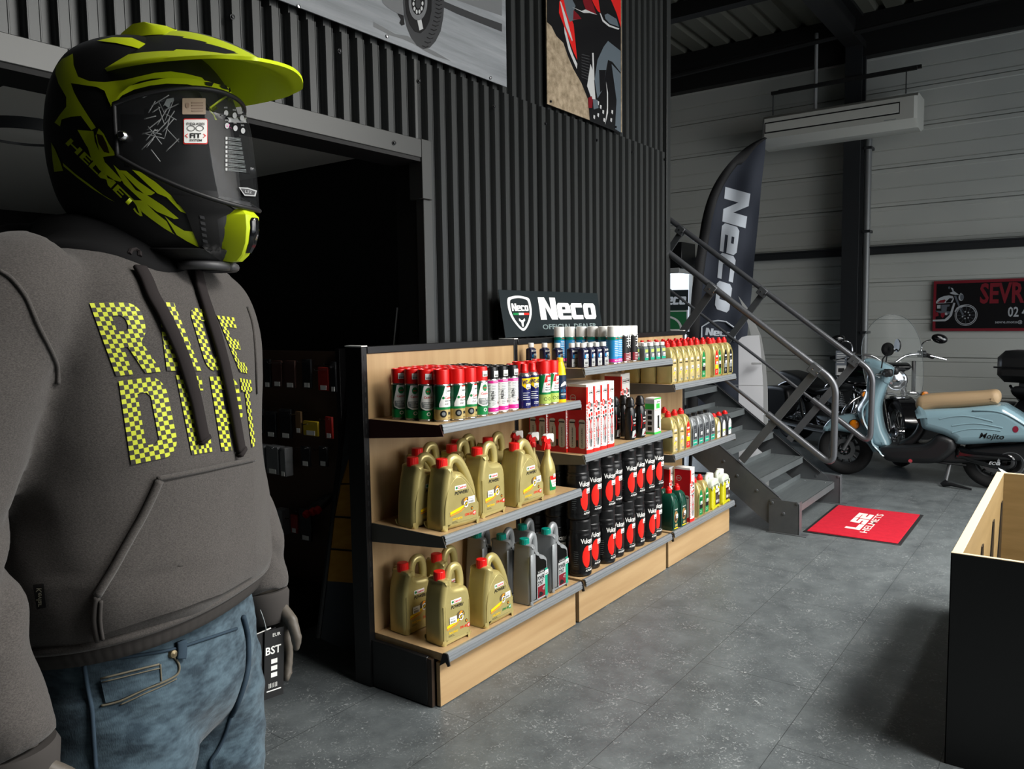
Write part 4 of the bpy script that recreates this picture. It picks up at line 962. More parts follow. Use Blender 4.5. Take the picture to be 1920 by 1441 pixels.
for i, (x, y) in enumerate(((3.590, 1.908), (3.652, 1.93), (3.702, 1.915))): put('blk', p_black_can, x, y, ZD, 'black spray can with white cap, %s' % ['beside the blue cans', 'middle of the three', 'beside the little clear bottles'][i], G, J(.1))
for i, (x, y) in enumerate(((3.60, 1.98), (3.67, 2.0))): put('blk', p_black_can, x, y, ZD, 'black spray can with white cap in the second row, %s' % ['left', 'right'][i], G, J(.4))
G = 'little smoky additive bottles'
for i, x in enumerate((3.790, 3.862, 3.932, 4.000)): put('clr', p_small_clear, x, 1.892, ZD, 'little smoky bottle with white cap, %s' % ['beside the black cans', 'second from the black cans', 'third from the black cans', 'at the end of the shelf beside the gold bottles'][i], G, J(.1))
for i, x in enumerate((3.80, 3.872, 3.94, 4.005)): put('clr', p_small_clear, x, 1.95, ZD, 'little smoky bottle in the second row, behind the %s front one' % ORD[i+1], G, J(.1))
# middle bay, second shelf
G = 'white and red chain kit boxes'
for i, x in enumerate((3.176, 3.243, 3.310, 3.378)): put('ipo', p_boxed, x, 1.914, ZE, 'tall white and red box, %s in the front row' % ['leftmost, its crimson side showing', 'second from the left', 'third from the left', 'fourth, beside the black bottles'][i], G)
for j in (1, 2):
    for i, x in enumerate((3.176, 3.243, 3.310, 3.378)): put('ipo', p_boxed, x-.012*j, 1.914+.104*j+J(.002), ZE, 'tall white and red box in the %s row, behind the %s front box' % (['', 'second', 'back'][j], ['leftmost', 'second', 'third', 'fourth'][i]), G)
put('ipo', p_boxed, 3.83, 2.085, ZE, 'tall white and red box standing alone behind the black bottles', G); put('ipo', p_boxed, 3.90, 2.10, ZE, 'tall white and red box at the back, behind the green and white box', G)
G = 'black cleaner bottles'
for i, (x, y) in enumerate(((3.512, 1.915), (3.610, 1.908), (3.505, 2.0), (3.60, 2.0))): put('bb', p_black_bottle, x+.17*0+.14, y-.012, ZE, ['black cleaner bottle next to the white and red boxes', 'black cleaner bottle next to the green and white box', 'black cleaner bottle in the second row, behind the left one', 'black cleaner bottle in the second row, behind the right one'][i], G, .1)
put('gbx', p_green_box, 3.905, 1.895, ZE, 'green and white accessory box at the right end of the second shelf')
# middle bay, bottom shelf: stacked canisters
G = 'black wipes canisters'
xs_ = [3.172, 3.292, 3.408, 3.522, 3.640, 3.757, 3.872, 3.990]
for lvl in (0, 1):
    for i, x in enumerate(xs_):
        yy = 1.922+(.012 if i % 2 else 0)+(.010 if (i+lvl) % 3 == 1 else 0)
        put('can', p_canister, x, yy, ZC+.2712*lvl, 'black canister with red leaf, %s row of the front stack, %s from the left' % (['bottom', 'upper'][lvl], ORD[i+1]), G, J(.12)-.28)
    for i, x in enumerate(xs_[:8]):
        put('can', p_canister, x-.012, 2.052+J(.003), ZC+.2712*lvl, 'black canister in the second file back, %s row, %s from the left' % (['bottom', 'upper'][lvl], ORD[i+1]), G, J(.9))
    for i, x in enumerate(xs_[:2]): put('can', p_canister, x-.012, 2.163, ZC+.2712*lvl, 'black canister against the back panel, %s row, %s from the left' % (['bottom', 'upper'][lvl], ORD[i+1]), G, J(.9))

# far bay, upper shelf: rows of gold bottles, red caps
ZG, ZH = 1.0522, .6552
G = 'gold bottles on the far upper shelf'
front_x = [4.128, 4.212, 4.292, 4.376, 4.460, 4.545, 4.630]
for i, x in enumerate(front_x[:5]): put('g1', p_gold1, x, 1.920, ZG, 'gold oil bottle with red cap, %s from the left in the front row' % ORD[i+1], G, J(.06))
GB = [('g_gb', M_green, M_ink, 'PRO', 'gold oil bottle with green and black label, sixth in the front row', 4.545, 1.918), ('g_red', M_redl, M_yel, 'GO', 'gold oil bottle with red label, to the right of the gap in the front row', 4.742, 1.915),
      ('g_gb', M_green, M_ink, 'PRO', 'gold oil bottle with green and black label, right of the red-labelled one', 4.830, 1.930), ('g_bk', M_capblk, M_lgrey, 'ACT', 'gold oil bottle with black label, second from the right end', 4.902, 1.918), ('g_bk', M_capblk, M_lgrey, 'ACT', 'gold oil bottle with black label, at the right end by the stairs', 4.982, 1.915)]
for k, a, b, s, l, x, y in GB: put(k, (lambda a=a, b=b, s=s: p_gold1b(a, b, s)), x, y, ZG, l, G, J(.05))
put('g1', p_gold1, 4.655, 1.925, ZG, 'gold oil bottle turned sideways beside the red-labelled one', G, 1.45)
for j in (1, 2):
    for i in range(10): put('g1', p_gold1, 4.128+i*.0945+J(.004), 1.920+.101*j, ZG, 'gold oil bottle in the %s row, %s from the left' % (['', 'second', 'back'][j], ORD[i+1]), G, J(.06))
# far bay, middle shelf
for i, x in enumerate((4.135, 4.222)): put('g1', p_gold1, x, 1.915, ZH, 'gold oil bottle on the middle shelf, %s' % ['at its left end', 'second from its left end'][i], 'gold bottles on the far middle shelf', J(.05))
put('g_red', None, 4.310, 1.915, ZH, 'gold oil bottle with red label on the middle shelf, beside the grey bottles', 'gold bottles on the far middle shelf')
for i, x in enumerate((4.135, 4.222, 4.310)): put('g1', p_gold1, x, 2.02, ZH, 'gold oil bottle on the middle shelf, behind the %s front one' % ORD[i+1], 'gold bottles on the far middle shelf')
for i, x in enumerate((4.412, 4.502, 4.595, 4.688)): put('gr1', p_grey1, x, 1.912, ZH, 'grey oil bottle with black cap, %s' % ['beside the red-labelled one', 'second of the four', 'third of the four', 'beside the small red-capped ones'][i], 'grey bottles with black caps', .03)
for i, x in enumerate((4.40, 4.50)): put('gr1', p_grey1, x, 2.01, ZH, 'grey oil bottle with black cap in the second row, %s' % ['left', 'right'][i], 'grey bottles with black caps')
put('mg', lambda: p_mini(M_gold, M_lgrey), 4.790, 1.905, ZH, 'small gold bottle with red cap, right of the grey bottles', 'small red-capped bottles'); put('md', lambda: p_mini(M_dkgrey, M_lime), 4.880, 1.905, ZH, 'small dark grey bottle with red cap, lime label', 'small red-capped bottles')
put('mt', lambda: p_mini(M_dkgrey, M_tealb), 4.975, 1.902, ZH, 'small dark grey bottle with red cap at the right end, teal label', 'small red-capped bottles')
for i, (x, k) in enumerate(((4.78, 'mg'), (4.875, 'md'))): put(k, None, x, 1.99, ZH, 'small red-capped bottle in the second row, %s' % ['left', 'right'][i], 'small red-capped bottles')
# far bay, bottom shelf
for j, (x, y) in enumerate(((4.142, 1.912), (4.128, 2.012), (4.243, 1.908), (4.235, 2.010))): put('fg', p_forest, x, y, ZC, ['dark green oil bottle with red cap, beside the canisters', 'dark green oil bottle behind the one beside the canisters', 'dark green oil bottle with red cap, beside the tall box', 'dark green oil bottle behind the one beside the tall box'][j], 'dark green oil bottles', -.04)
put('ipo', p_boxed, 4.372, 1.916, ZC, 'tall white and red box on the far bottom shelf, its crimson side showing', 'white and red chain kit boxes'); put('ipo', p_boxed, 4.33, 2.03, ZC, 'tall white and red box behind the front one on the far bottom shelf', 'white and red chain kit boxes')
for i, x in enumerate((4.505, 4.598)): put('g_gb', None, x, 1.915+.0*i, ZC, 'gold bottle with green and dark label on the bottom shelf, %s' % ['next to the tall box', 'next to the yellow fluid'][i], 'gold bottles on the far bottom shelf')
put('g1', p_gold1, 4.505, 2.02, ZC, 'gold bottle behind the one next to the tall box', 'gold bottles on the far bottom shelf')
put('cool', p_coolant, 4.752, 1.915, ZC, 'translucent yellow coolant can, left of the two', 'yellow coolant cans'); put('cool', p_coolant, 4.922, 1.912, ZC, 'translucent yellow coolant can, at the right end of the shelf', 'yellow coolant cans')

# dealer sign leaning on the corrugated wall, standing on the shelving
P0 = onY(948, 634, 2.285); P1 = onY(1131.5, 632, 2.285)
zt = 1.340; Wd = P1.x-P0.x; top = onY(940, 543.5, 2.345); Hh = (top.z-zt)/math.cos(.17)
t = thing('dealer_sign', 'black dealer sign with white lettering and shield, leaning above the shelving', 'sign', ((P0.x+P1.x)/2, 2.285, zt))
Ms = axes((-Wd/2, 0, 0), (1, 0, 0), (0, math.sin(.17), math.cos(.17)))
M_sign = mat('sign_black', (24, 32, 35), .3, coat=.2); M_signw = mat('sign_white', (240, 242, 240), .4)
mb = MB(); mb.box(0, Wd, 0, Hh, -.003, .0, M_sign, .0008, Ms); mb.build('board', t)
fs = lambda k: (lambda x, y: Ms @ Vector((x*Wd, y*Hh, .0006*k)))
mb = MB(); shp = sm2([(.065, .80), (.10, .86), (.165, .885), (.23, .86), (.265, .80), (.268, .55), (.235, .32), (.165, .13), (.095, .32), (.062, .55)], 6)
shi = [(.165+(x-.165)*.80, .53+(y-.53)*.86) for x, y in shp]
mb.surf([shp], M_signw, fs(1)); mb.surf([shi], M_sign, fs(2)); mb.surf([rect(.095, .145, .47, .515)], M_green, fs(3)); mb.surf([rect(.145, .19, .47, .515)], M_signw, fs(3)); mb.surf([rect(.19, .238, .47, .515)], M_redl, fs(3))
neco(mb, M_signw, fs(3), .090, .555, .150, .16)
mb.surf([[(.158, .22), (.172, .22), (.175, .31), (.192, .35), (.190, .40), (.180, .38), (.172, .355), (.158, .355), (.150, .38), (.140, .40), (.138, .35), (.155, .31)]], M_signw, fs(3)); mb.build('shield_emblem', t)
mb = MB(); neco(mb, M_signw, fs(1), .345, .36, .60, .50); mb.build('lettering', t)
mb = MB(); mb.text('OFFICIAL DEALER', .115, mat('sign_grey', (122, 138, 138), .4), fs(1), .35, .20, .015, 'L', width=.58); mb.build('lettering', t)
# ------------------------------------------------------------------ stairs
SL = .762
t = thing('staircase', 'grey steel staircase with tubular handrails beside the corrugated partition', 'stairs', (5.68, 1.47, 0))
def sp(mb, name, parent=None, lab=None):
    o = mb.build(name, None); o.parent = parent or t
    if not parent: o.matrix_parent_inverse = Matrix.Translation(t.location).inverted()
    if lab: o['label'] = lab
    return o
YE = 4.9
for xa, side in ((5.160, -1), (6.190, 1)):
    xb = xa+.008
    zt_ = lambda y: .215+SL*(y-1.57); zb2 = lambda y: .045+SL*(y-1.66)
    P = [(1.50, .10), (1.56, .205), (1.60, zt_(1.60)), (YE, zt_(YE)), (YE, zb2(YE)), (1.70, zb2(1.70)), (1.665, .055), (1.56, .055)]
    mb = MB(); M = Matrix(((0, 0, 1, 0), (1, 0, 0, 0), (0, 1, 0, 0), (0, 0, 0, 1)))
    mb.prism([P], xa, xb, M_steel, M)
    fx = (xa+.008, xa+.03) if side < 0 else (xa-.022, xa)
    mb.rings([[(fx[0], 1.60, zt_(1.60)-.004), (fx[1], 1.60, zt_(1.60)-.004), (fx[1], 1.60, zt_(1.60)), (xa if side < 0 else xb, 1.60, zt_(1.60)), (xa if side < 0 else xb, 1.60, zt_(1.60)-.004)], [(fx[0], YE, zt_(YE)-.004), (fx[1], YE, zt_(YE)-.004), (fx[1], YE, zt_(YE)), (xa if side < 0 else xb, YE, zt_(YE)), (xa if side < 0 else xb, YE, zt_(YE)-.004)]], M_steel)
    st = sp(mb, 'stringer')
    for i in range(9):
        for dy, dz in ((.05, -.07), (.21, .012)):
            y = 1.62+.2305*i+dy*.6; z = zt_(y)-.085+dz*.2
            xo = xa-.001 if side < 0 else xb+.001
            mb = MB(); mb.lathe([(0, .006), (.009, .004), (.011, 0)], M_steel, 10, Matrix.Translation((xo, y, z)) @ Matrix.Rotation(-PI/2*(1 if side < 0 else -1), 4, 'Y'), cap=(False, False)); b_ = mb.build('bolt'); b_.parent = st
    # foot plate
    mb = MB(); xo = xa-.012 if side < 0 else xa+.002
    mb.box(xo, xo+.008, 1.465, 1.655, 0, .222, M_steel, .001); mb.box(xo, xo+.055, 1.462, 1.470, 0, .222, M_steel, .001); mb.box(xo, xo+.02, 1.655, 1.660, .01, .20, M_steel)
    mb.box(xo-.01, xo+.06, 1.415, 1.675, 0, .006, M_steel, .001); sp(mb, 'foot_plate')
    for y_, z_ in ((1.64, .20), (1.565, .135), (1.478, .212)):
        mb = MB(); mb.lathe([(0, .006), (.010, .004), (.012, 0)], M_steel, 10, Matrix.Translation((xo, y_, z_)) @ Matrix.Rotation(-PI/2, 4, 'Y'), cap=(False, False)); sp(mb, 'bolt')
    # handrails
    ra = lambda y: .046+SL*(y)+.0; 
    xr = xa-.004 if side < 0 else xa+.012
    up = lambda y: 1.094+.768*(y-1.367); lo = lambda y: .550+.738*(y-1.36)
    path = fillet([(xr, YE, up(YE)), (xr, 1.255, up(1.255)), (xr, 1.262, lo(1.262)), (xr, 1.68, lo(1.68))], .085, 8)
    mb = MB(); mb.tube(path, .0212, M_rail, 16); sp(mb, 'handrail')
    mb = MB(); mb.tube([(xr, 1.66, lo(1.66)), (xr, YE, lo(YE))], .0115, M_rail, 12); sp(mb, 'midrail')
    for k in range(4):
        y0 = 1.372+.688*k
        a = Vector((xr, y0, up(y0)-.02)); b = Vector((xr-.0, y0+.478, up(y0)-.64))
        d = (b-a).normalized(); n = Vector((0, -d.z, d.y))
        mb = MB(); mb.box(-.006, .006, -.026, .026, 0, (b-a).length, M_steel, .001, axes(a, (1, 0, 0), n, d)); 
        q = sp(mb, 'post')
        dr = Vector((0, 1, .768)).normalized()
        mb = MB(); mb.box(-.026, .026, -.036, .036, -.05, .018, M_steel, .004, axes(Vector((xr, y0, up(y0))), (1, 0, 0), dr)); r = mb.build('clamp'); r.parent = q
        for e in (-.018, .018):
            mb = MB(); mb.lathe([(0, .005), (.006, .003), (.007, 0)], M_chrome, 8, axes(Vector((xr-.026, y0, up(y0)))+dr*e+Vector((0, 0, -.022)), (0, 1, 0), (0, 0, -1)) @ Matrix.Identity(4), cap=(False, False)); r = mb.build('screw'); r.parent = q
for i in range(13):
    y = 1.504+.2305*i; z = .170+.1745*i
    mb = MB(); mb.box(5.169, 6.189, y, y+.255, z-.004, z, M_tread, .001); mb.box(5.169, 6.189, y, y+.004, z-.050, z, M_tread, .001); mb.box(5.169, 6.189, y+.251, y+.255, z, z+.035, M_tread, .001)
    tr = sp(mb, 'tread')
    for xx in (5.24, 6.12):
        for yy in (.05, .20):
            mb = MB(); mb.lathe([(0, .003), (.004, .002), (.005, 0)], M_chrome, 8, Matrix.Translation((xx, y+yy, z)), cap=(False, False)); r = mb.build('screw'); r.parent = tr
tp = thing('warning_sticker', 'little white and red warning sticker on a stair tread edge behind the grey bottles', 'sticker', (5.28, 1.504+.2305*6-.001, .170+.1745*6-.025))
mb = MB(); mb.box(0, .06, -.0015, -.0004, -.018, .018, M_paper); mb.box(.022, .06, -.002, -.0015, -.016, .016, M_crim); mb.build('sheet', tp)

# ------------------------------------------------------------------ red mat
M_mat = mat('red_mat_pile', (190, 30, 48), .9, 0, .2, noise=((30, 30, 30), (174, 25, 42), 4), bump=((700, 700, 700), .5, .002)); M_rub = mat('mat_rubber', (22, 22, 24), .7); M_matw = mat('mat_white', (224, 214, 208), .9, 0, .2)
t = thing('door_mat', 'red logo mat with black rubber edge at the foot of the stairs', 'mat', (5.713, 1.181, 0))
Mm = Matrix.Rotation(math.radians(.5), 4, 'Z')
mb = MB(); mb.box(-.446, .446, -.296, .296, 0, .004, M_rub, .002, Mm); mb.build('rubber_border', t)
mb = MB(); mb.box(-.424, .424, -.274, .274, .003, .009, M_mat, .002, Mm); mb.build('pile', t)
mb = MB(); fm = lambda x, y: Mm @ Vector((x, y, .0095))
def seg(*L): 
    for q in L: mb.surf([q], M_matw, fm)
u = .046      # heavy angular letters L S 2, reading along x
lx = -.235
seg([(lx, -.012), (lx+.17, -.012), (lx+.155, .022), (lx+.05, .022), (lx+.058, .085), (lx+.012, .085)])
lx = -.085
seg([(lx+.05, .092), (lx+.185, .092), (lx+.175, .062), (lx+.09, .062), (lx+.088, .052), (lx+.170, .052), (lx+.150, -.012), (lx+.02, -.012), (lx+.03, .018), (lx+.112, .018), (lx+.116, .028), (lx+.034, .028)])
lx = .085
seg([(lx+.02, .092), (lx+.172, .092), (lx+.160, .030), (lx+.07, .030), (lx+.068, .020), (lx+.155, .020), (lx+.148, -.012), (lx+.0, -.012), (lx+.015, .058), (lx+.115, .058), (lx+.118, .064), (lx+.025, .064)])
mb.text('HELMETS', .046, M_matw, fm, -.0, -.045, .012, width=.575, slant=.1)
mb.build('logo', t)

# ------------------------------------------------------------------ open display box on the right
M_boxblk = mat('display_box_black', (11, 11, 12), .4)
t = thing('display_box', 'open-topped display box, black outside and beech inside, at the right edge', 'display box', (3.51, -.10, 0))
bx0, bx1, by0, by1, bz = 2.748, 4.28, -.62, .318, .686
M_bedge = mat('beech_plywood_edge', (206, 188, 156), .5); Mi = Matrix.Translation(t.location).inverted()
M_binn = mat('beech_inner_shaded', (136, 114, 76), .5, noise=((3, 3, 26), (124, 103, 66), 4))  # beech toned darker, the shade inside the box put into its colour
mb = MB(); mb.box(bx0, bx0+.003, by0, by1, 0, bz-.002, M_boxblk, 0, Mi); mb.box(bx0+.003, bx0+.016, by0+.016, by1-.016, .02, bz-.004, M_binn, 0, Mi); mb.box(bx0+.001, bx0+.016, by0, by1, bz-.004, bz, M_bedge, .0008, Mi); mb.build('front_panel', t)
mb = MB(); mb.box(bx0, bx1, by1-.003, by1, 0, bz-.002, M_boxblk, 0, Mi); mb.box(bx0+.016, bx1, by1-.030, by1-.003, .02, bz-.004, M_binn, 0, Mi); mb.box(bx0+.016, bx1, by1-.030, by1-.001, bz-.004, bz, M_bedge, .0008, Mi); sd = mb.build('side_panel', t)
for i, xx in enumerate((3.05, 3.48, 3.88)):
    mb = MB(); mb.prism([[(xx, .02), (xx+.28, .02), (xx+.33, bz-.12-.0*i), (xx+.28, bz-.12)]], 0, .004, M_capblk, Mi @ axes((0, by1-.031, 0), (1, 0, 0), (0, 0, 1))); r = mb.build('slot', sd)
mb = MB(); mb.box(bx1-.016, bx1, by0, by1-.03, .02, bz-.004, M_binn, 0, Mi); mb.box(bx1, bx1+.003, by0, by1, 0, bz-.002, M_boxblk, 0, Mi); mb.box(bx1-.016, bx1+.002, by0, by1-.03, bz-.004, bz, M_bedge, .0008, Mi); bk = mb.build('back_panel', t)
mb = MB(); mb.box(bx0, bx1, by0, by0+.003, 0, bz-.002, M_boxblk, 0, Mi); mb.box(bx0+.016, bx1-.016, by0+.003, by0+.018, .02, bz-.004, M_binn, 0, Mi); mb.build('side_panel', t)
mb = MB(); mb.box(bx0+.016, bx1-.016, by0+.018, by1-.03, .02, .036, M_binn, 0, Mi); mb.build('bottom_panel', t)
for px, py in ((1872, 903), (1865, 1028)):
    p = onX(px, py, bx1-.017); mb = MB(); mb.box(p.x-.012, p.x, p.y-.016, p.y+.016, p.z-.028, p.z+.028, M_white, .003, Mi); mb.box(p.x-.014, p.x-.012, p.y-.009, p.y+.009, p.z+.010, p.z+.016, M_screw, 0, Mi); mb.box(p.x-.014, p.x-.012, p.y-.009, p.y+.009, p.z-.016, p.z-.010, M_screw, 0, Mi); mb.build('connector_block', t)
t = thing('chrome_tap', 'chrome mirror arm lying inside the open display box', 'mirror', (3.55, .12, .036))
mb = MB(); mb.tube(smoothpath([(0, 0, .012), (0, .02, .25), (.02, .0, .42), (.05, -.06, .47)], 6), .012, M_chrome, 10); mb.build('arm', t)
mb = MB(); mb.lathe([(0, -.016), (.03, -.014), (.048, 0), (.03, .014), (0, .016)], M_chrome, 20, Matrix.Translation((.05, -.06, .47)) @ Matrix.Rotation(.5, 4, 'X'), cap=(False, False)); mb.build('mirror_head', t)

# ------------------------------------------------------------------ feather flag
FN = Vector((.934, .358, 0)); FP = Vector((6.72, 2.58, 1.5))
M_fl = mat('flag_navy', (50, 55, 66), .75, 0, .3); M_flb = mat('flag_sleeve', (16, 17, 20), .7); M_flw = mat('flag_white', (196, 204, 214), .7)
Lc = [(1435, 257), (1412, 268), (1390, 284), (1366, 308), (1345, 337), (1329, 370), (1318, 408), (1311, 450), (1305, 490), (1300, 530), (1297, 560), (1294, 610), (1292, 680), (1291, 760), (1291, 830)]
Rc = [(1436, 259), (1435, 275), (1434, 292), (1431, 318), (1428, 345), (1425, 378), (1422, 412), (1418, 452), (1414, 490), (1411, 530), (1407, 570), (1402, 620), (1397, 690), (1392, 770), (1388, 830)]
def wave(px, py): return .012*math.sin(px*.11+py*.03)+.010*math.sin(py*.045-px*.05)
def fpt(px, py, k=0.0): return onplane(px, py, FP-FN*(wave(px, py)+k), FN)
base = onplane(1293, 900, FP, FN); base.z = 0
t = thing('feather_flag', 'tall dark feather flag with vertical white lettering behind the stairs', 'flag', base); Mi = Matrix.Translation(base).inverted()
L2 = smoothpath([(a, b, 0) for a, b in Lc], 4); R2 = smoothpath([(a, b, 0) for a, b in Rc], 4)
rows = []
for l, r in zip(L2, R2): rows.append([Mi @ fpt(l.x+(r.x-l.x)*k/14, l.y+(r.y-l.y)*k/14) for k in range(15)])
back = [[p+FN*.004 for p in reversed(r)] for r in rows]
mb = MB(); mb.rings([a+b for a, b in zip(rows, back)], M_fl); mb.build('cloth', t, 60)
path = [Mi @ (fpt(l.x+6, l.y)) for l in L2]; sl = []
for i, l in enumerate(L2):
    wd = min(19, 4+i*1.6); sl.append([Mi @ fpt(l.x+wd*k/4-1, l.y+(wd*.35 if i < 12 else 0)*k/4, .006+.012*math.sin(PI*k/4)) for k in range(5)])
mb = MB(); mb.rings([a+[p+FN*.03 for p in reversed(a)] for a in sl], M_flb); mb.build('sleeve', t, 60)
mb = MB(); mb.tube([path[-1], Vector((0, 0, .02))], .016, M_capblk, 10); mb.build('pole', t)
mb = MB()
for k in range(4):
    a = k*PI/2+.4; mb.tube([(0, 0, .03), (.42*math.cos(a), .42*math.sin(a), .012)], .012, M_capblk, 8)
mb.build('cross_base', t)
def quadf(TL, TR, BR, BL, k):
    """x runs TL->TR, y from bottom edge to top edge, pixel corners"""
    def f(x, y):
        bx = BL[0]+(BR[0]-BL[0])*x; by = BL[1]+(BR[1]-BL[1])*x; tx = TL[0]+(TR[0]-TL[0])*x; ty = TL[1]+(TR[1]-TL[1])*x
        return Mi @ fpt(bx+(tx-bx)*y, by+(ty-by)*y, k)
    return f
mb = MB(); neco(mb, M_flw, quadf((1407, 363), (1375, 590), (1340, 578), (1360, 350), .003), 0, 0, 1, 1, maxlen=.04)
mb.build('lettering', t, 60)
mb = MB(); q = lambda x, y: Mi @ fpt(x, y, .003)
arc = [(1315, 640), (1315.5, 612), (1331, 603), (1346, 601), (1361, 603), (1378, 615), (1377, 640)]
mb.tube([q(*p) for p in arc], .008, M_flw, 6)
neco(mb, M_flw, quadf((1324, 614), (1374, 620), (1372, 631), (1322, 628), .003), 0, 0, 1, 1, slant=.0); mb.build('shield_emblem', t, 60)

# white display boards behind the stairs
DN = Vector((.96, .28, 0)); DP = Vector((6.50, 2.05, .8))
def r1(x, y): return (1380+x/4.239, 560+y/4.239)
def board(name, pts, label, off, th, m, cat):
    W = [onplane(*r1(*p), DP+DN*off, DN) for p in pts]; zmin = min(w_.z for w_ in W)
    for w_ in W:
        if w_.z < zmin+.03: w_.z = .0
    c = sum(W, Vector())/len(W); c.z = 0
    ex = Vector((-DN.y, DN.x, 0)); t = thing(name, label, cat, c)
    P2 = [((w_-c).dot(ex), w_.z) for w_ in W]
    mb = MB(); M = axes((0, 0, 0), ex, (0, 0, 1)); mb.prism([P2], -th/2, th/2, m, M); mb.build('panel', t); return t, c, ex
M_wb = mat('white_board', (206, 208, 212), .35); M_wb2 = mat('white_board_back', (150, 152, 152), .45)
t, c, ex = board('display_board', [(20, 330), (45, 305), (90, 292), (185, 290), (196, 400), (215, 690), (232, 960), (30, 960)], 'white rounded display board seen through the handrail posts', 0, .03, M_wb, 'display board')
p = onplane(*r1(165, 512), DP-DN*.05, DN); mb = MB(); mb.box(-.04, .04, -.06, .0, -.006, .006, M_wb2, .002, Matrix.Translation(p-c) @ axes((0, 0, 0), ex, DN)); mb.build('ledge', t)
p = onplane(*r1(100, 686), DP-DN*.016, DN); mb = MB(); mb.box(-.13, .13, -.001, .0, -.002, .002, M_wb2, 0, Matrix.Translation(p-c) @ axes((0, 0, 0), ex, DN)); mb.build('seam', t)
board('display_board', [(92, 190), (70, 100), (30, 5), (20, -20), (90, 70), (150, 190), (200, 300), (232, 480), (252, 720), (268, 960), (236, 960), (216, 690), (190, 300), (120, 290)], 'curved tapering white board standing behind the rounded one', .10, .02, M_wb2, 'display board')

# ------------------------------------------------------------------ cartons in front of the far window
CP = Vector((7.6, 4.05, 1)); CN = Vector((.9, .43, 0)).normalized(); ce = Vector((-CN.y, CN.x, 0))*-1
def zF(x, y): return (1230+x/5.543, 400+y/5.543)
def cbox(name, pxs, label, cat, m, depth):
    a = onplane(*zF(*pxs[0]), CP, CN); b = onplane(*zF(*pxs[1]), CP, CN)
    t = thing(name, label, cat, ((a.x+b.x)/2, (a.y+b.y)/2, b.z)); w_ = (b-a).dot(ce); h = a.z-b.z
    M = axes((0, 0, 0), ce, CN)
    mb = MB(); mb.box(-w_/2, w_/2, 0, depth, 0, h, m, .003, M); mb.build('box', t); return t, w_, h, M
t, w_, h, M = cbox('carton', ((-60, 800), (337, 1005)), 'black carton with white lettering in front of the bright far window', 'box', M_sign, .3)
mb = MB(); neco(mb, M_flw, lambda x, y: M @ Vector((x, -.002, y)), -w_*.30, h*.28, w_*.72, h*.52, slant=.15); mb.build('lettering', t)
zc = t.location.z; loc = t.location.copy()
t2, w2, h2, M2 = cbox('sign_box', ((-80, 1008), (335, 1225)), 'dark green sign box with pale arc, under the black lettered carton', 'box', mat('sign_green', (8, 84, 46), .4), .3)
mb = MB(); fg = lambda k: (lambda x, y: M2 @ Vector((x*w2, -.001*k, y*h2)))
mb.surf([rect(-.5, .5, .93, .97)], M_pale, fg(1)); mb.surf([rect(.46, .5, .0, 1)], M_flw, fg(2)); ap = ell(-.05, .12, .40, .62, 20, 0, PI); mb.surf([ap+[(-.05+(x+.05)*.86, .12+(y-.12)*.86) for x, y in reversed(ap)]], M_pale, fg(1)); mb.surf([rect(-.4, .36, .06, .11)], M_pale, fg(1)); mb.build('print', t2)
t3 = thing('storage_rack', 'dark rack carrying the green sign box and the black carton', 'rack', (loc.x, loc.y, 0))
zb_ = t2.location.z; mb = MB(); mb.box(-w_*.6, w_*.55, -.05, .35, zb_-.03, zb_-.001, M_black, .002, M); mb.build('shelf', t3)
for sx in (-w_*.58, w_*.52):
    for sy in (-.03, .33):
        mb = MB(); mb.box(sx-.015, sx+.015, sy-.015, sy+.015, 0, zb_-.03, M_black, 0, M); mb.build('leg', t3)
# dark unit heater hung on the far wall
a = onX(1232, 457, 9.6); b = onX(1281, 512, 9.6)
t = thing('unit_heater', 'dark wall heater with pale grille above the far window', 'heater', (9.75, (a.y+b.y)/2, b.z)); hw = (a.y-b.y)/2; hh = a.z-b.z
mb = MB(); mb.box(-.2, .235, -hw, hw, .06, hh, M_black, .006); mb.build('casing', t)
mb = MB(); mb.box(-.21, .2, -hw*.85, hw*.9, 0, .07, M_pale, .004); mb.build('grille', t)
t = thing('pipe_rack', 'dark upright frame against the far wall, left of the flag', 'frame', (9.7, 5.0, 0))
for yy in (-.1, .0):
    mb = MB(); mb.box(-.03, .03, yy-.02+ (.0), yy+.02, 0, 3.3, M_black); mb.build('upright', t)
mb = MB(); mb.box(-.03, .03, -.35, .05, 3.22, 3.3, M_black); mb.build('arm', t)

# ------------------------------------------------------------------ ceiling-hung air conditioner
M_ac = mat('ac_casing', (196, 196, 188), .45)
t = thing('air_conditioner', 'long white ceiling-hung air conditioner above the flag', 'air conditioner', (9.55, 2.35, 3.38))
def acs(y, k=1.0): return [(-.15*k, y, .10), (-.15*k, y, .33), (-.08, y, .37), (.28, y, .37), (.28, y, .06), (.12, y, .0), (-.06*k, y, .015)]
mb = MB(); mb.rings([acs(-.82, .8), acs(-.79), acs(.79), acs(.82, .8)], M_ac); mb.build('casing', t, 30)
mb = MB(); mb.box(-.152, -.149, -.655, .785, .162, .287, M_ink); mb.build('louvre_gap', t)
mb = MB(); mb.box(-.158, -.150, -.645, .775, .176, .273, mat('ac_flap', (206, 206, 198), .4), .002); mb.build('louvre', t)
mb = MB(); mb.box(-.152, -.149, -.62, -.50, .11, .116, M_lgrey); mb.build('badge', t)
t = thing('ceiling_rail', 'thin dark mounting rails with rods above the air conditioner', 'rail', (9.55, 2.3, 3.95))
for k, (xx, zz) in enumerate(((-.15, .02), (.12, .10))):
    mb = MB(); mb.box(xx-.02, xx+.02, -.76, .76, zz, zz+.035, M_beam); mb.build('rail', t)
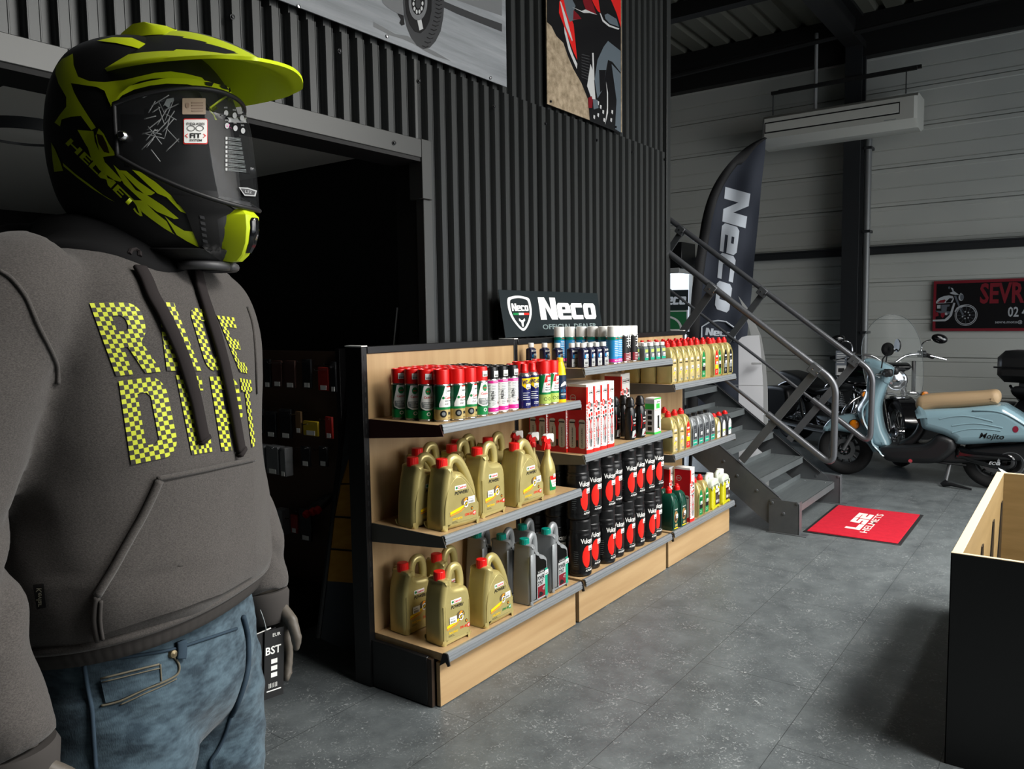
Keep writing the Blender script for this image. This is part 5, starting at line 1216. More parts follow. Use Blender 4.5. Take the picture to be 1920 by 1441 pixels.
for xx, yy, z0, z1 in ((-.15, -.66, -.21, .02), (-.15, .74, -.21, .02), (-.02, .30, -.21, .65)):
    mb = MB(); mb.tube([(xx, yy, z0), (xx, yy, z1)], .006 if z1 < .5 else .02, M_darksteel if z1 < .5 else M_wb2, 8); mb.build('rod', t)

# ------------------------------------------------------------------ shop sign on the far wall
SX = XW-.035
a = onX(1751, 527, SX); b = onX(1749, 620.5, SX)
t = thing('shop_sign', 'black sign with red border and drawn motorcycle on the far wall', 'sign', (SX, a.y, b.z)); hs = a.z-b.z; ws = 2.3
M_sb = mat('sign_board_black', (14, 14, 17), .35); M_sr = mat('sign_border_red', (126, 30, 42), .4); M_sw = mat('sign_print_white', (176, 180, 184), .4); M_sg = mat('sign_print_grey', (92, 98, 106), .4)
mb = MB(); mb.box(-.003, .012, -ws, 0, 0, hs, M_sr, .001); mb.build('board', t)
mb = MB(); mb.box(-.0045, -.003, -ws+.03, -.03, .03, hs-.032, M_sb); mb.build('panel', t)
K = hs/(1240-262)
def zs(k): return lambda x, y: (-.0045-.001*k, -(x-90)*K*.872, (1242-y)*K)
mb = MB()
def sg(pts, m, k=1): mb.surf([pts], m, zs(k))
for rx, ry, m, k in ((220, 205, M_sw, 1), (208, 194, M_sb, 2), (196, 182, M_sw, 3), (180, 166, M_sb, 4)): sg(ell(745, 935, rx, ry, 40), m, k)
for i in range(12):
    a_ = i*PI/6; sg([(745+60*math.cos(a_), 935+56*math.sin(a_)), (745+170*math.cos(a_+.03), 935+156*math.sin(a_+.03)), (745+170*math.cos(a_-.03), 935+156*math.sin(a_-.03))], M_sg, 5)
for i in range(7): a_ = i*.9; sg(ell(745+72*math.cos(a_), 935+66*math.sin(a_), 16, 15, 10), M_sw, 6)
sg([(145, 670), (200, 600), (300, 560), (400, 548), (480, 565), (500, 620), (470, 690), (300, 700), (150, 700)], M_sw, 1); sg([(170, 690), (230, 640), (320, 625), (340, 640), (310, 690)], M_sr, 2); sg([(350, 660), (420, 600), (480, 610), (440, 685), (345, 692)], M_sb, 2)
sg([(500, 560), (545, 560), (700, 930), (745, 935), (720, 960), (670, 940)], M_sg, 7); sg([(495, 690), (530, 700), (470, 940), (400, 1020), (340, 1050), (90, 1050), (90, 1020), (330, 1010), (420, 930)], M_sw, 1)
sg(ell(400, 400, 20, 26, 12), M_sg); sg([(430, 400), (470, 410), (490, 450), (480, 500), (460, 450)], M_sw); sg([(410, 500), (500, 470), (620, 560), (640, 500), (600, 540), (520, 540), (440, 520)], M_sw); sg(ell(640, 590, 50, 70, 18), M_sw); sg(ell(655, 590, 34, 56, 18), M_sg, 2)
sg([(170, 735), (240, 730), (240, 800), (175, 800)], M_sw); sg([(250, 730), (420, 725), (420, 760), (370, 770), (360, 860), (260, 850)], M_sg); sg([(95, 880), (190, 870), (210, 940), (150, 960), (95, 950)], M_sr); sg([(250, 890), (330, 880), (330, 940), (290, 990), (250, 950)], M_sr); sg(ell(355, 905, 26, 26, 14), M_sw); sg([(130, 840), (440, 860), (430, 890), (380, 930), (200, 880)], M_sg, .5)
sg([(520, 860), (560, 790), (640, 745), (760, 730), (800, 735), (700, 755), (610, 800), (530, 870)], M_sw, 8)
mb.build('motorcycle_drawing', t)
mb = MB(); mb.text('SEVRE MOTO', 390*K, M_sr, zs(1), 995, 530, .03, 'L', width=1900) if False else None
f2 = lambda k: (lambda x, y: (-.0045-.001*k, -x, y))
mb.text('SEVRE', 395*K, M_sr, f2(1), (1000-90)*K*.872, (1242-528)*K, .028, 'L', sx=.62); mb.build('shop_name', t)
mb = MB(); mb.text('02 4', 190*K, M_sw, f2(1), (1530-90)*K*.872, (1242-885)*K, .02, 'L', sx=.69); mb.build('phone_number', t)
mb = MB(); mb.text('sevre.moto@', 75*K, M_sw, f2(1), (1300-90)*K*.872, (1242-1078)*K, .01, 'L', sx=1.0); mb.build('mail_address', t)
# ------------------------------------------------------------------ scooter
M_sky = mat('scooter_pale_blue', (124, 152, 162), .22, 0, .5, coat=.6); M_tan = mat('tan_seat_leather', (160, 136, 104), .6, bump=((140, 140, 140), .12, .002)); M_tyre = mat('tyre_rubber', (20, 20, 21), .7); M_bpl = mat('black_plastic_trim', (22, 23, 25), .4)
M_amber = mat('amber_lens', (236, 134, 10), .2, coat=.5); M_alu = mat('cast_aluminium', (134, 136, 138), .35, .8); M_gblk = mat('gloss_black', (12, 12, 14), .12, coat=.6); M_rim = mat('dark_rim', (44, 46, 48), .35, .4)
SXC = 7.42
sc_root = thing('scooter', 'pale blue scooter with long tan seat, parked in front of the far wall', 'scooter', (SXC, 1.05, 0))
def fz(x, y, X=7.28): p = onX(1480+x/2.77, 560+y/2.77, X); return (p.y-1.05, p.z)
# local frame of these meshes: x = forward (+Y world), y = lateral towards the camera, z up
MS = Matrix(((0, -1, 0, 0), (1, 0, 0, 0), (0, 0, 1, 0), (0, 0, 0, 1)))
def spart(mb, name, parent=None, ang=50, lab=None):
    mb.v = [MS @ v for v in mb.v] if parent is None else [MS @ v for v in mb.v]
    return mb.build(name, parent or sc_root, ang, lab)
def rp(pts, th, rad, m, X=7.28, y0=0.0, n=5):
    mb = MB(); rprism(mb, sm2([fz(*p, X) for p in pts], n), th, rad, m, 5, Matrix.Translation((0, y0, 0))); return mb
mb = rp([(672, 600), (655, 580), (760, 572), (900, 566), (1085, 552), (1150, 575), (1250, 640), (1330, 700), (1330, 738), (1100, 746), (890, 756), (850, 730), (800, 706), (740, 688), (690, 668)], .40, .065, M_sky); body = spart(mb, 'rear_body')
ys = .2005
for pts in ([(785, 620), (860, 606), (940, 606), (1040, 628), (1060, 634)], [(850, 655), (930, 644), (1000, 645), (1110, 665)], [(850, 690), (930, 672), (1000, 670), (1100, 680)], [(960, 574), (1060, 578), (1140, 600), (1240, 660)]):
    mb = MB(); mb.tube([(*fz(*p)[:1], ys-.004, fz(*p)[1]) for p in [(q.x, q.y) for q in smoothpath([(a, b, 0) for a, b in pts], 4)]], .008, M_sky, 8); spart(mb, 'rib', body)
mb = MB(); c = fz(1056, 712); mb.text('Mojito', .058, M_gblk, lambda x, z: (c[0]-x, ys+.002, c[1]+z), 0, 0, .015, slant=.3, width=.165); spart(mb, 'lettering', body)
mb = MB(); c = fz(1178, 672); mb.surf([ell(0, 0, .02, .026, 14)], mat('tail_lens', (120, 30, 50), .2, coat=.5), lambda x, z: (c[0]-x, ys+.002, c[1]+z)); spart(mb, 'indicator', body)
mb = rp([(650, 545), (668, 512), (720, 500), (860, 492), (1000, 484), (1062, 479), (1088, 498), (1088, 535), (1060, 552), (900, 566), (760, 574), (690, 590), (660, 575)], .27, .055, M_tan, 7.3); spart(mb, 'seat')
mb = rp([(470, 772), (520, 764), (700, 752), (770, 704), (850, 722), (866, 760), (850, 800), (770, 850), (640, 852), (520, 842), (480, 810)], .38, .05, M_bpl); spart(mb, 'footboard')
mb = rp([(660, 600), (690, 640), (700, 690), (640, 760), (560, 770), (570, 750), (640, 700), (668, 640)], .20, .03, M_bpl, 7.32); spart(mb, 'knee_panel')
# leg shield and steering column cover
mb = rp([(400, 400), (440, 395), (512, 410), (492, 470), (470, 540), (468, 600), (484, 680), (516, 765), (440, 768), (412, 730), (398, 660), (382, 590), (396, 500)], .20, .05, M_sky, 7.33); spart(mb, 'column_cover')
mb = MB(); R = []
prof = [fz(*p, 7.4) for p in [(q.x, q.y) for q in smoothpath([(404, 430, 0), (388, 500, 0), (352, 560, 0), (360, 620, 0), (398, 690, 0), (410, 740, 0), (470, 796, 0)], 4)]]
for i, (f_, z_) in enumerate(prof):
    k = i/(len(prof)-1); wv = .10+.115*math.sin(min(1, k*1.25)*PI/2); row = []
    for j in range(15):
        s = -1+j/7.0; row.append((f_-.075*s*s*(1 if k < .95 else .8), s*wv, z_))
    R.append(row+[(p[0]-.012, p[1]*.97, p[2]) for p in reversed(row)])
mb.rings(R, M_sky); spart(mb, 'leg_shield')
mb = rp([(386, 312), (440, 318), (520, 352), (528, 380), (505, 446), (436, 432), (400, 400), (384, 350)], .21, .06, M_sky, 7.33); spart(mb, 'headset_cover')
mb = MB(); mb.tube([(fz(438, 432)[0], y, fz(438, 432)[1]) if 0 else (fz(470, 436)[0], y, fz(470, 436)[1]) for y in (-.06, .06)], .02, M_bpl); spart(mb, 'steering_gap')
for s in (-1, 1):
    c = fz(475, 385); mb = MB(); mb.tube([(c[0], s*.07, c[1]), (c[0]-.06, s*.27, c[1]+.01)], .024, M_bpl, 10); mb.tube([(c[0]-.06, s*.26, c[1]+.01), (c[0]-.09, s*.37, c[1]+.0)], .019, M_bpl, 10); mb.box(c[0]-.09, c[0]-.02, s*.13-.03, s*.13+.04, c[1]-.03, c[1]+.035, M_bpl, .01); spart(mb, 'grip')
    mb = MB(); mb.tube(smoothpath([(c[0]-.02, s*.2, c[1]), (c[0]+.03, s*.22, c[1]-.01), (c[0]-.03, s*.36, c[1]-.02)], 5), .006, M_chrome, 6); spart(mb, 'brake_lever')
for (x0, y0, x1, y1, rr, X) in ((478, 360, 512, 262, .058, 7.22), (500, 340, 562, 242, .058, 7.60)):
    a = fz(x0, y0, X); b = fz(x1, y1, X); lat = SXC-X
    mb = MB(); mb.tube([(a[0], lat, a[1]), (a[0]-.01, lat, (a[1]+b[1])/2), (b[0], lat, b[1]-.03)], .006, M_bpl, 8); mr = spart(mb, 'mirror_stem')
    mb = MB(); ang = .9 if X < 7.4 else .2
    mb.lathe([(0, -.016), (rr*.8, -.012), (rr, 0), (rr*.98, .006), (rr*.9, .006), (0, .005)], M_gblk if X < 7.4 else M_rim, 24, axes((b[0], lat, b[1]), (math.sin(ang)*-1, math.cos(ang)*0+.3, 0), (0, 0, 1)), cap=(False, False)); spart(mb, 'mirror', mr)
# front wheel, fender, fork
WF = fz(290, 800, SXC); WZ = .232; WFf = WF[0]
def wheel(cx, name, R_=.232, w_=.055):
    mb = MB(); Mw = Matrix.Translation((cx, 0, R_)) @ Matrix.Rotation(PI/2, 4, 'X')
    mb.lathe([(R_*.60, -w_*.7), (R_*.75, -w_), (R_*.92, -w_*.85), (R_*.985, -w_*.4), (R_, 0), (R_*.985, w_*.4), (R_*.92, w_*.85), (R_*.75, w_), (R_*.60, w_*.7), (R_*.60, -w_*.7)], M_tyre, 44, Mw, cap=(False, False)); wh = spart(mb, name)
    mb = MB(); mb.lathe([(R_*.60, -w_*.6), (R_*.55, -w_*.5), (R_*.52, w_*.5), (R_*.60, w_*.6)], M_rim, 36, Mw, cap=(False, False)); mb.lathe([(.0, -.05), (.035, -.045), (.045, 0), (.035, .045), (0, .05)], M_rim, 16, Mw, cap=(False, False))
    for k in range(12):
        a = k*PI/6; mb.tube([(cx+.04*math.cos(a), 0, R_+.04*math.sin(a)), (cx+R_*.54*math.cos(a+.15), 0, R_+R_*.54*math.sin(a+.15))], .012, M_rim, 6)
    spart(mb, 'rim', wh)
    mb = MB(); mb.lathe([(R_*.40, .036), (R_*.40, .040), (R_*.24, .040), (R_*.24, .036)], M_alu, 30, Mw @ Matrix.Rotation(PI, 4, 'X'), cap=(False, False)); spart(mb, 'brake_disc', wh)
    for k in range(5):
        a = k*1.2566+.3; mb = MB(); mb.lathe([(0, .008), (.011, .004), (.012, 0)], M_chrome, 8, Matrix.Translation((cx+.028*math.cos(a), .048, R_+.028*math.sin(a))) @ Matrix.Rotation(-PI/2, 4, 'X'), cap=(False, False)); spart(mb, 'wheel_bolt', wh)
wheel(WFf, 'front_wheel'); wheel(fz(1050, 820, SXC)[0]-.02, 'rear_wheel')
mb = rp([(172, 688), (182, 655), (215, 622), (270, 606), (330, 600), (372, 618), (392, 660), (425, 720), (470, 792), (430, 780), (380, 738), (330, 704), (262, 690), (215, 688)], .22, .05, M_sky, 7.33); spart(mb, 'front_fender')
mb = MB(); c = fz(336, 653, 7.30); mb.lathe([(0, .016), (.026, .014), (.040, .004), (.042, 0)], M_amber, 24, Matrix.Translation((c[0], .110, c[1])) @ Matrix.Rotation(-PI/2, 4, 'X'), cap=(False, False)); mb.lathe([(.042, .004), (.047, .003), (.047, -.006)], M_bpl, 24, Matrix.Translation((c[0], .110, c[1])) @ Matrix.Rotation(-PI/2, 4, 'X'), cap=(False, False)); spart(mb, 'turn_signal', lab='round amber turn signal')
for s in (-1, 1):
    mb = MB(); mb.tube([(WFf, s*.075, WZ), (WFf-.20, s*.075, .62)], .018, M_alu, 10); spart(mb, 'fork_leg')
# engine block, cover, stand
mb = rp([(870, 770), (930, 780), (1040, 790), (1140, 800), (1180, 830), (1170, 880), (1100, 890), (960, 860), (900, 840), (850, 830)], .20, .04, M_gblk, 7.30, .03); en = spart(mb, 'engine_cover')
mb = MB(); c = fz(1066, 856, 7.27); mb.text('ECO', .026, M_sw, lambda x, z: (c[0]-x, .1335, c[1]+z), 0, 0, .02, slant=.4, width=.075); spart(mb, 'lettering', en)
mb = MB(); c = fz(1150, 850, 7.3); mb.lathe([(.075, 0), (.092, .012), (.098, 0), (.092, -.03)], M_alu, 26, Matrix.Translation((c[0], .112, c[1]-.01)) @ Matrix.Rotation(-PI/2, 4, 'X'), cap=(False, False)); spart(mb, 'fan_cover', en)
mb = rp([(760, 840), (820, 790), (1200, 750), (1320, 745), (1320, 830), (1000, 840), (900, 850), (820, 850)], .24, .03, M_bpl, 7.36); spart(mb, 'frame_tray')
a = fz(835, 840, 7.3); b = fz(800, 975, 7.22); mb = MB(); mb.tube([(a[0], .08, a[1]), (b[0], .13, b[1]+.0)], [.018, .014], M_alu, 8); mb.tube([(b[0]+.01, .13, .02), (b[0]-.05, .16, .03), (b[0]-.20, .19, .012)], [.022, .016, .008], M_bpl, 8); mb.tube([(b[0]+.02, .13, .012), (b[0]-.02, .13, .05)], .02, M_bpl, 8); spart(mb, 'kick_stand')
a = fz(636, 835, 7.3); mb = MB(); mb.tube([(a[0], -.12, a[1]), (a[0], .19, a[1])], .016, M_chrome, 10); mb.tube([(a[0]-.02, .12, a[1]), (a[0]-.4, .12, a[1]-.01)], .008, M_bpl, 6); spart(mb, 'foot_peg')
mb = MB(); mb.tube([(*fz(*p, 7.30)[:1], .05, fz(*p, 7.30)[1]) for p in ((668, 620), (655, 680), (620, 725), (570, 745))], .006, M_alu, 6); spart(mb, 'cable')

# ------------------------------------------------------------------ motorcycles behind
M_glass = mat('clear_windshield', (200, 208, 208), .03, 0, .5, alpha=.06); M_glsedge = mat('windshield_edge', (90, 96, 96), .2)
M_lamp = mat('lamp_glass', (210, 214, 218), .12, .85)
def motorcycle(label, loc, yaw, steer, shield):
    t = thing('motorcycle', label, 'motorcycle', loc, yaw)
    def p(mb, name, par_=None, ang=45): return mb.build(name, par_ or t, ang)
    def whl(x, name, R_, w_, M=Matrix.Identity(4)):
        Mw = M @ Matrix.Translation((x, 0, R_)) @ Matrix.Rotation(PI/2, 4, 'X')
        mb = MB(); mb.lathe([(R_*.70, -w_*.7), (R_*.85, -w_), (R_*.95, -w_*.7), (R_, 0), (R_*.95, w_*.7), (R_*.85, w_), (R_*.70, w_*.7), (R_*.7, -w_*.7)], M_tyre, 40, Mw, cap=(False, False)); wh = p(mb, name)
        mb = MB(); mb.lathe([(R_*.70, -w_*.5), (R_*.66, 0), (R_*.70, w_*.5)], M_chrome, 36, Mw, cap=(False, False)); mb.lathe([(.05, -.06), (.05, .06)], M_chrome, 14, Mw)
        for k in range(14): a = k*2*PI/14; mb.tube([M @ Vector((x+.04*math.cos(a), 0, R_+.04*math.sin(a))), M @ Vector((x+R_*.68*math.cos(a), 0, R_+R_*.68*math.sin(a)))], .005, M_chrome, 4)
        p(mb, 'rim', wh)
    whl(-.68, 'rear_wheel', .32, .075)
    out = lambda pts, th, rad, m: (lambda mb: (rprism(mb, sm2(pts, 5), th, rad, m, 4), mb)[1])(MB())
    p(out([(.08, .74), (.20, .90), (.42, .95), (.60, .90), (.66, .80), (.60, .74), (.3, .70)], .30, .10, M_gblk), 'fuel_tank')
    p(out([(.08, .74), (.02, .68), (-.25, .64), (-.45, .74), (-.78, .80), (-.80, .72), (-.5, .62), (-.2, .57), (.06, .63)], .28, .04, M_bpl), 'seat')
    p(out([(-.36, .50), (-.44, .64), (-.68, .70), (-.92, .62), (-1.02, .44), (-.96, .42), (-.86, .56), (-.68, .62), (-.5, .57), (-.42, .48)], .18, .03, M_gblk), 'rear_fender')
    for s in (-1, 1):
        mb = out([(-.42, .36), (-.40, .56), (-.5, .64), (-.88, .62), (-.94, .5), (-.90, .34), (-.6, .30)], .16, .04, M_bpl); mb.v = [v+Vector((0, s*.26, 0)) for v in mb.v]; p(mb, 'saddle_bag')
        mb = MB(); mb.tube(smoothpath([(.38, s*.12, .62), (.46, s*.2, .5), (.36, s*.24, .28), (0, s*.25, .24), (-.9, s*.25, .27)], 8), [.022]*12+[.03]*9+[.042]*12, M_chrome, 12); p(mb, 'exhaust_pipe')
        mb = MB(); mb.tube([(-.5, s*.17, .38), (-.30, s*.16, .72)], .024, M_chrome, 10); p(mb, 'shock_absorber')
    mb = MB(); mb.box(-.15, .34, -.15, .15, .22, .46, M_bpl, .05); mb.lathe([(.13, -.17), (.14, -.165), (.14, .165), (.13, .17)], M_chrome, 24, Matrix.Translation((.0, 0, .35)) @ Matrix.Rotation(PI/2, 4, 'X')); mb.lathe([(.07, -.18), (.08, -.175), (.08, .175), (.07, .18)], M_chrome, 20, Matrix.Translation((.24, 0, .36)) @ Matrix.Rotation(PI/2, 4, 'X')); eng = p(mb, 'engine')
    for dx, tilt in ((-.02, -.38), (.22, .38)):
        M = Matrix.Translation((dx+.02, 0, .44)) @ Matrix.Rotation(tilt, 4, 'Y'); mb = MB()
        prof = []
        for k in range(9): prof += [(.062, k*.024), (.082, k*.024+.004), (.082, k*.024+.010), (.062, k*.024+.014)]
        mb.lathe(prof, M_alu, 20, M); mb.box(-.07, .07, -.075, .075, .21, .28, M_chrome, .02, M); p(mb, 'cylinder', eng)
    mb = MB(); mb.lathe([(.0, .0), (.075, .0), (.085, .02), (.08, .06), (0, .07)], M_chrome, 20, Matrix.Translation((.12, -.14, .60)) @ Matrix.Rotation(PI/2, 4, 'X'), cap=(False, False)); p(mb, 'air_cleaner', eng)
    mb = MB()
    for s in (-1, 1): mb.tube(smoothpath([(.62, s*.03, .82), (.52, s*.08, .40), (.40, s*.11, .22), (-.3, s*.12, .22), (-.45, s*.12, .50)], 6), .018, M_bpl, 8)
    p(mb, 'frame')
    mb = MB(); mb.tube(smoothpath([(.42, .34, .34), (.50, .36, .50), (.54, .22, .62), (.56, 0, .64), (.54, -.22, .62), (.50, -.36, .50), (.42, -.34, .34)], 6), .014, M_chrome, 10); p(mb, 'crash_bar')
    mb = MB(); mb.tube([(-.05, .14, .25), (-.08, .32, .015)], .012, M_bpl, 8); p(mb, 'side_stand')
    # steered front end about the head tube
    H = Vector((.68, 0, 0)); Ms_ = Matrix.Translation(H) @ Matrix.Rotation(steer, 4, 'Z')
    X = lambda x, y, z: Ms_ @ Vector((x, y, z))
    whl(.34, 'front_wheel', .32, .055, Ms_)
    mb = MB()
    R = [[X(.34+.345*math.cos(a), y, .32+.345*math.sin(a)) for y in (-.07, -.05, 0, .05, .07)] for a in [.25+k*.16 for k in range(15)]]
    R = [r+[v*.0+Vector((v.x, v.y, v.z-.012)) for v in reversed(r)] for r in R]
    mb.rings(R, M_gblk); p(mb, 'front_fender')
    for s in (-1, 1):
        mb = MB(); mb.tube([X(.34, s*.10, .32), X(.10, s*.10, .72)], .030, M_chrome, 12); mb.tube([X(.10, s*.10, .72), X(.0, s*.10, .90)], .034, M_gblk, 12); p(mb, 'fork_leg')
        hb = smoothpath([X(.0, s*.04, .94), X(-.02, s*.16, 1.02), X(-.08, s*.32, 1.03), X(-.20, s*.45, 1.0)], 6)
        mb = MB(); mb.tube(hb, .014, M_chrome, 10); hbar = p(mb, 'handlebar')
        mb = MB(); mb.tube([X(-.12, s*.375, 1.022), X(-.23, s*.485, .993)], .020, M_bpl, 10); mb.box(-.04, .04, -.03, .03, -.03, .035, M_bpl, .012, Matrix.Translation(X(-.09, s*.33, 1.03))); p(mb, 'grip', hbar)
        mb = MB(); mb.tube(smoothpath([X(-.06, s*.31, 1.03), X(.04, s*.36, 1.02), X(.0, s*.52, .98)], 5), .007, M_chrome, 6); p(mb, 'lever', hbar)
        mb = MB(); mb.tube(smoothpath([X(-.08, s*.32, 1.04), X(-.08, s*.33, 1.13), X(-.06, s*.38, 1.165), X(-.05, s*.43, 1.17)], 5), .007, M_chrome, 8); ms = p(mb, 'mirror_stem', hbar)
        mb = MB(); mb.rings([[X(-.05+dx, s*.475+.075*k*math.cos(a), 1.18+.048*k*math.sin(a)+.012*math.cos(a)*-s) for a in [2*PI*q/20 for q in range(20)]] for dx, k in ((.035, .45), (.022, .85), (.0, 1), (-.006, .96))], M_gblk); p(mb, 'mirror', ms) if 0 else mb.build('mirror', t, 45)
        mb = MB(); mb.tube(smoothpath([X(.14, s*.06, .67), X(.17, s*.16, .675), X(.16, s*.25, .665)], 5), .012, M_chrome, 8); mb.build('signal_stem', t)
        mb = MB(); mb.lathe([(0, -.03), (.022, -.026), (.032, 0), (.030, .03), (0, .034)], M_amber, 16, Ms_ @ Matrix.Translation((.16, s*.27, .66)) @ Matrix.Rotation(PI/2, 4, 'Y'), cap=(False, False)); mb.build('turn_signal', t, label='round amber turn signal')
    mb = MB(); Mh = Ms_ @ Matrix.Translation((.20, 0, .80)) @ Matrix.Rotation(PI/2, 4, 'Y'); mb.lathe([(0, -.12), (.06, -.11), (.088, -.05), (.094, .0), (.098, .015), (.094, .03)], M_chrome, 30, Mh, cap=(False, False)); hl = p(mb, 'headlight')
    mb = MB(); mb.lathe([(.092, .024), (.075, .036), (.04, .044), (0, .046)], M_lamp, 30, Mh, cap=(False, False)); p(mb, 'lens', hl)
    mb = MB(); mb.lathe([(.0, .0), (.02, .01), (.016, .05), (0, .052)], M_chrome, 14, Mh, cap=(False, False))
    for k in range(7): mb.surf([rect(-.07, .07, -.066+k*.022, -.063+k*.022)], M_ink, lambda x, y: Mh @ Vector((x, y, .043-(x*x+y*y)*2)))
    p(mb, 'bulb', hl)
    mb = out([(-.06, .86), (.0, .93), (.14, .97), (.24, .93), (.18, .89)], .26, .03, M_gblk); mb.v = [Ms_ @ v for v in mb.v]; p(mb, 'nacelle')
    if shield:
        mb = MB(); R = []; n = 24
        O = sm2([(-.24, .70), (-.275, .95), (-.26, 1.18), (-.155, 1.36), (0, 1.42), (.155, 1.36), (.26, 1.18), (.275, .95), (.24, .70), (.12, .64), (-.12, .64)], 4)
        bend = lambda y, z, d: X(.25-(z-.7)*.28-y*y*1.1+d, y, z)
        mb.surf([O], M_glass, lambda y, z: bend(y, z, 0), .06); mb.surf([list(O)], M_glass, lambda y, z: bend(y, z, -.004), .06); ws_ = p(mb, 'windshield')
        mb = MB(); mb.tube([bend(y, z, -.002) for y, z in O], .0028, M_glsedge, 6, closed=True); p(mb, 'edge', ws_)
        for s in (-1, 1):
            mb = MB(); mb.box(-.008, .008, s*.17-.018, s*.17+.018, .66, .98, M_bpl, .004, Ms_ @ Matrix.Translation((.16, 0, 0))); p(mb, 'bracket', ws_)
    return t
motorcycle('black and chrome cruiser motorcycle with a tall clear windshield, behind the scooter', (8.74, 2.10, 0), math.radians(235), math.radians(-26), True)
m2 = motorcycle('black motorcycle with a top case, cut by the right edge behind the scooter seat', (8.64, .13, 0), math.radians(-18), math.radians(4), False)
mb = MB(); mb.box(-.86, -.50, -.25, .25, .83, 1.10, M_bpl, .06); tc = mb.build('top_case', m2)
mb = MB(); mb.box(-.868, -.49, -.256, .256, .952, .966, M_gblk, .004); mb.build('seam', tc)
mb = MB(); mb.box(-.80, -.45, -.08, .08, .79, .835, M_darksteel, .01); mb.build('rack', m2)
for s_ in (-1, 1):
    mb = MB(); mb.tube([(-.55, s_*.14, .62), (-.78, s_*.15, .80)], .012, M_chrome, 8); mb.build('rack_stay', m2)
t = thing('price_card', 'white printed price card hanging upright at the cruiser motorcycle handlebar', 'card', onX(1577, 682, 8.15))
Mc = axes((0, 0, 0), (.25, -.97, 0), (0, 0, 1)); mb = MB(); mb.box(-.05, .05, -.11, .13, -.002, .002, M_sg, 0, Mc); mb.box(-.04, .045, -.11, -.015, .002, .0035, M_pale, 0, Mc)
for k in range(5): mb.box(-.04, .03+.003*k, .01+k*.022, .02+k*.022, .002, .003, M_pale, 0, Mc)
mb.box(-.025, .03, -.08, -.04, .0035, .0045, M_ink, 0, Mc); mb.build('card', t)
mb = MB(); mb.tube([Vector((0, 0, .128)), Vector((.02, -.05, .17))], .002, M_ink, 5); mb.build('string', t)

# ------------------------------------------------------------------ rack of hanging goods in the dark room
RX = 2.60
t = thing('shop_rack', 'dark rack of hanging packets inside the unlit doorway', 'shelving', (RX+.12, 3.45, 0))
Mi = Matrix.Translation(t.location).inverted()
mb = MB(); mb.box(RX, RX+.02, 2.93, 3.95, .1, 1.285, mat('rack_brown', (74, 54, 40), .6), 0, Mi); mb.build('back_panel', t)
for y in (2.90, 3.95): mb = MB(); mb.box(RX-.02, RX+.06, y, y+.03, 0, 1.30, M_up, .002, Mi); mb.build('upright', t)
mb = MB(); mb.box(RX-.34, RX+.1, 2.90, 3.98, 0, .10, M_up, .003, Mi); mb.build('base', t)
def zr(x, y): return onX(470+x/4.005, 640+y/4.005, RX-.05)
packs = [(105, 130, 165, 345, 0), (170, 140, 250, 340, 1), (262, 140, 350, 350, 1), (395, 130, 470, 350, 0), (515, 190, 600, 370, 2), (45, 200, 90, 330, 0), (605, 150, 655, 380, 0),
         (50, 500, 110, 690, 0), (120, 520, 205, 720, 0), (225, 500, 320, 730, 0), (345, 520, 395, 690, 3), (405, 590, 520, 712, 4), (570, 560, 628, 730, 2),
         (100, 765, 165, 950, 5), (172, 770, 270, 990, 5), (275, 785, 325, 1005, 5), (385, 780, 460, 940, 0), (520, 780, 590, 940, 0), (230, 1240, 300, 1440, 5), (310, 1290, 365, 1440, 2), (110, 1260, 160, 1420, 0), (375, 1240, 470, 1500, 0)]
PC = [mat('packet_black', (30, 31, 33), .35), mat('packet_brown', (74, 50, 44), .4), mat('packet_red', (160, 40, 34), .4), mat('packet_tan', (120, 92, 60), .5), mat('packet_yellow', (200, 172, 40), .4), mat('packet_grey', (116, 118, 120), .4)]
PN = ['black', 'brown', 'red', 'tan', 'yellow', 'grey']
packs.sort(key=lambda q: (0 if q[1] < 400 else 1 if q[1] < 740 else 2 if q[1] < 1000 else 3, q[0]))
rows_ = {0: 'top row', 1: 'second row', 2: 'third row', 3: 'bottom row'}
cnt = {}
for x0, y0, x1, y1, k in packs:
    a, b = zr(x0, y0), zr(x1, y1); r = 0 if y0 < 400 else 1 if y0 < 740 else 2 if y0 < 1000 else 3
    cnt[r] = cnt.get(r, 0)+1
    w_ = a.y-b.y; h = a.z-b.z
    o = thing('hanging_packet', 'hanging %s packet in the %s of the dark rack, %s from the left' % (PN[k], rows_[r], ORD[cnt[r]]), 'packet', (RX-.05, (a.y+b.y)/2, b.z), 0, 'packets on the dark rack')
    mb = MB(); mb.box(-.012 if k != 5 else -.05, .0, -w_/2, w_/2, 0, h, PC[k], .003); mb.build('card', o)
    mb = MB(); mb.box(-.014 if k != 5 else -.052, -.012 if k != 5 else -.05, -w_*.3, w_*.25, .004, .026, M_paper); mb.build('price_tag', o)
    mb = MB(); mb.tube([(.05, 0, h-.012), (-.06, 0, h-.012), (-.065, 0, h-.004)], .0022, M_chrome, 6); mb.build('hook', o)
for i, (x, y) in enumerate(((436, 1280), (482, 1262), (518, 1250))):
    p = onX(470+x/4.005, 640+y/4.005, RX-.09+.0*i); o = thing('grease_tube', 'black tube with bright red cap in the dark rack, %s' % ['leftmost', 'middle', 'rightmost'][i], 'tube', p, 0, 'red-capped tubes')
    mb = MB(); mb.lathe([(0, 0), (.018, .002), (.020, .02), (.016, .03)], M_red, 16, Matrix.Rotation(-PI/2-.5, 4, 'Y'), cap=(False, False)); mb.build('cap', o)
    mb = MB(); mb.lathe([(.014, 0), (.020, -.01), (.020, -.09)], M_blackp, 16, Matrix.Rotation(-PI/2-.5, 4, 'Y')); mb.build('tube', o)
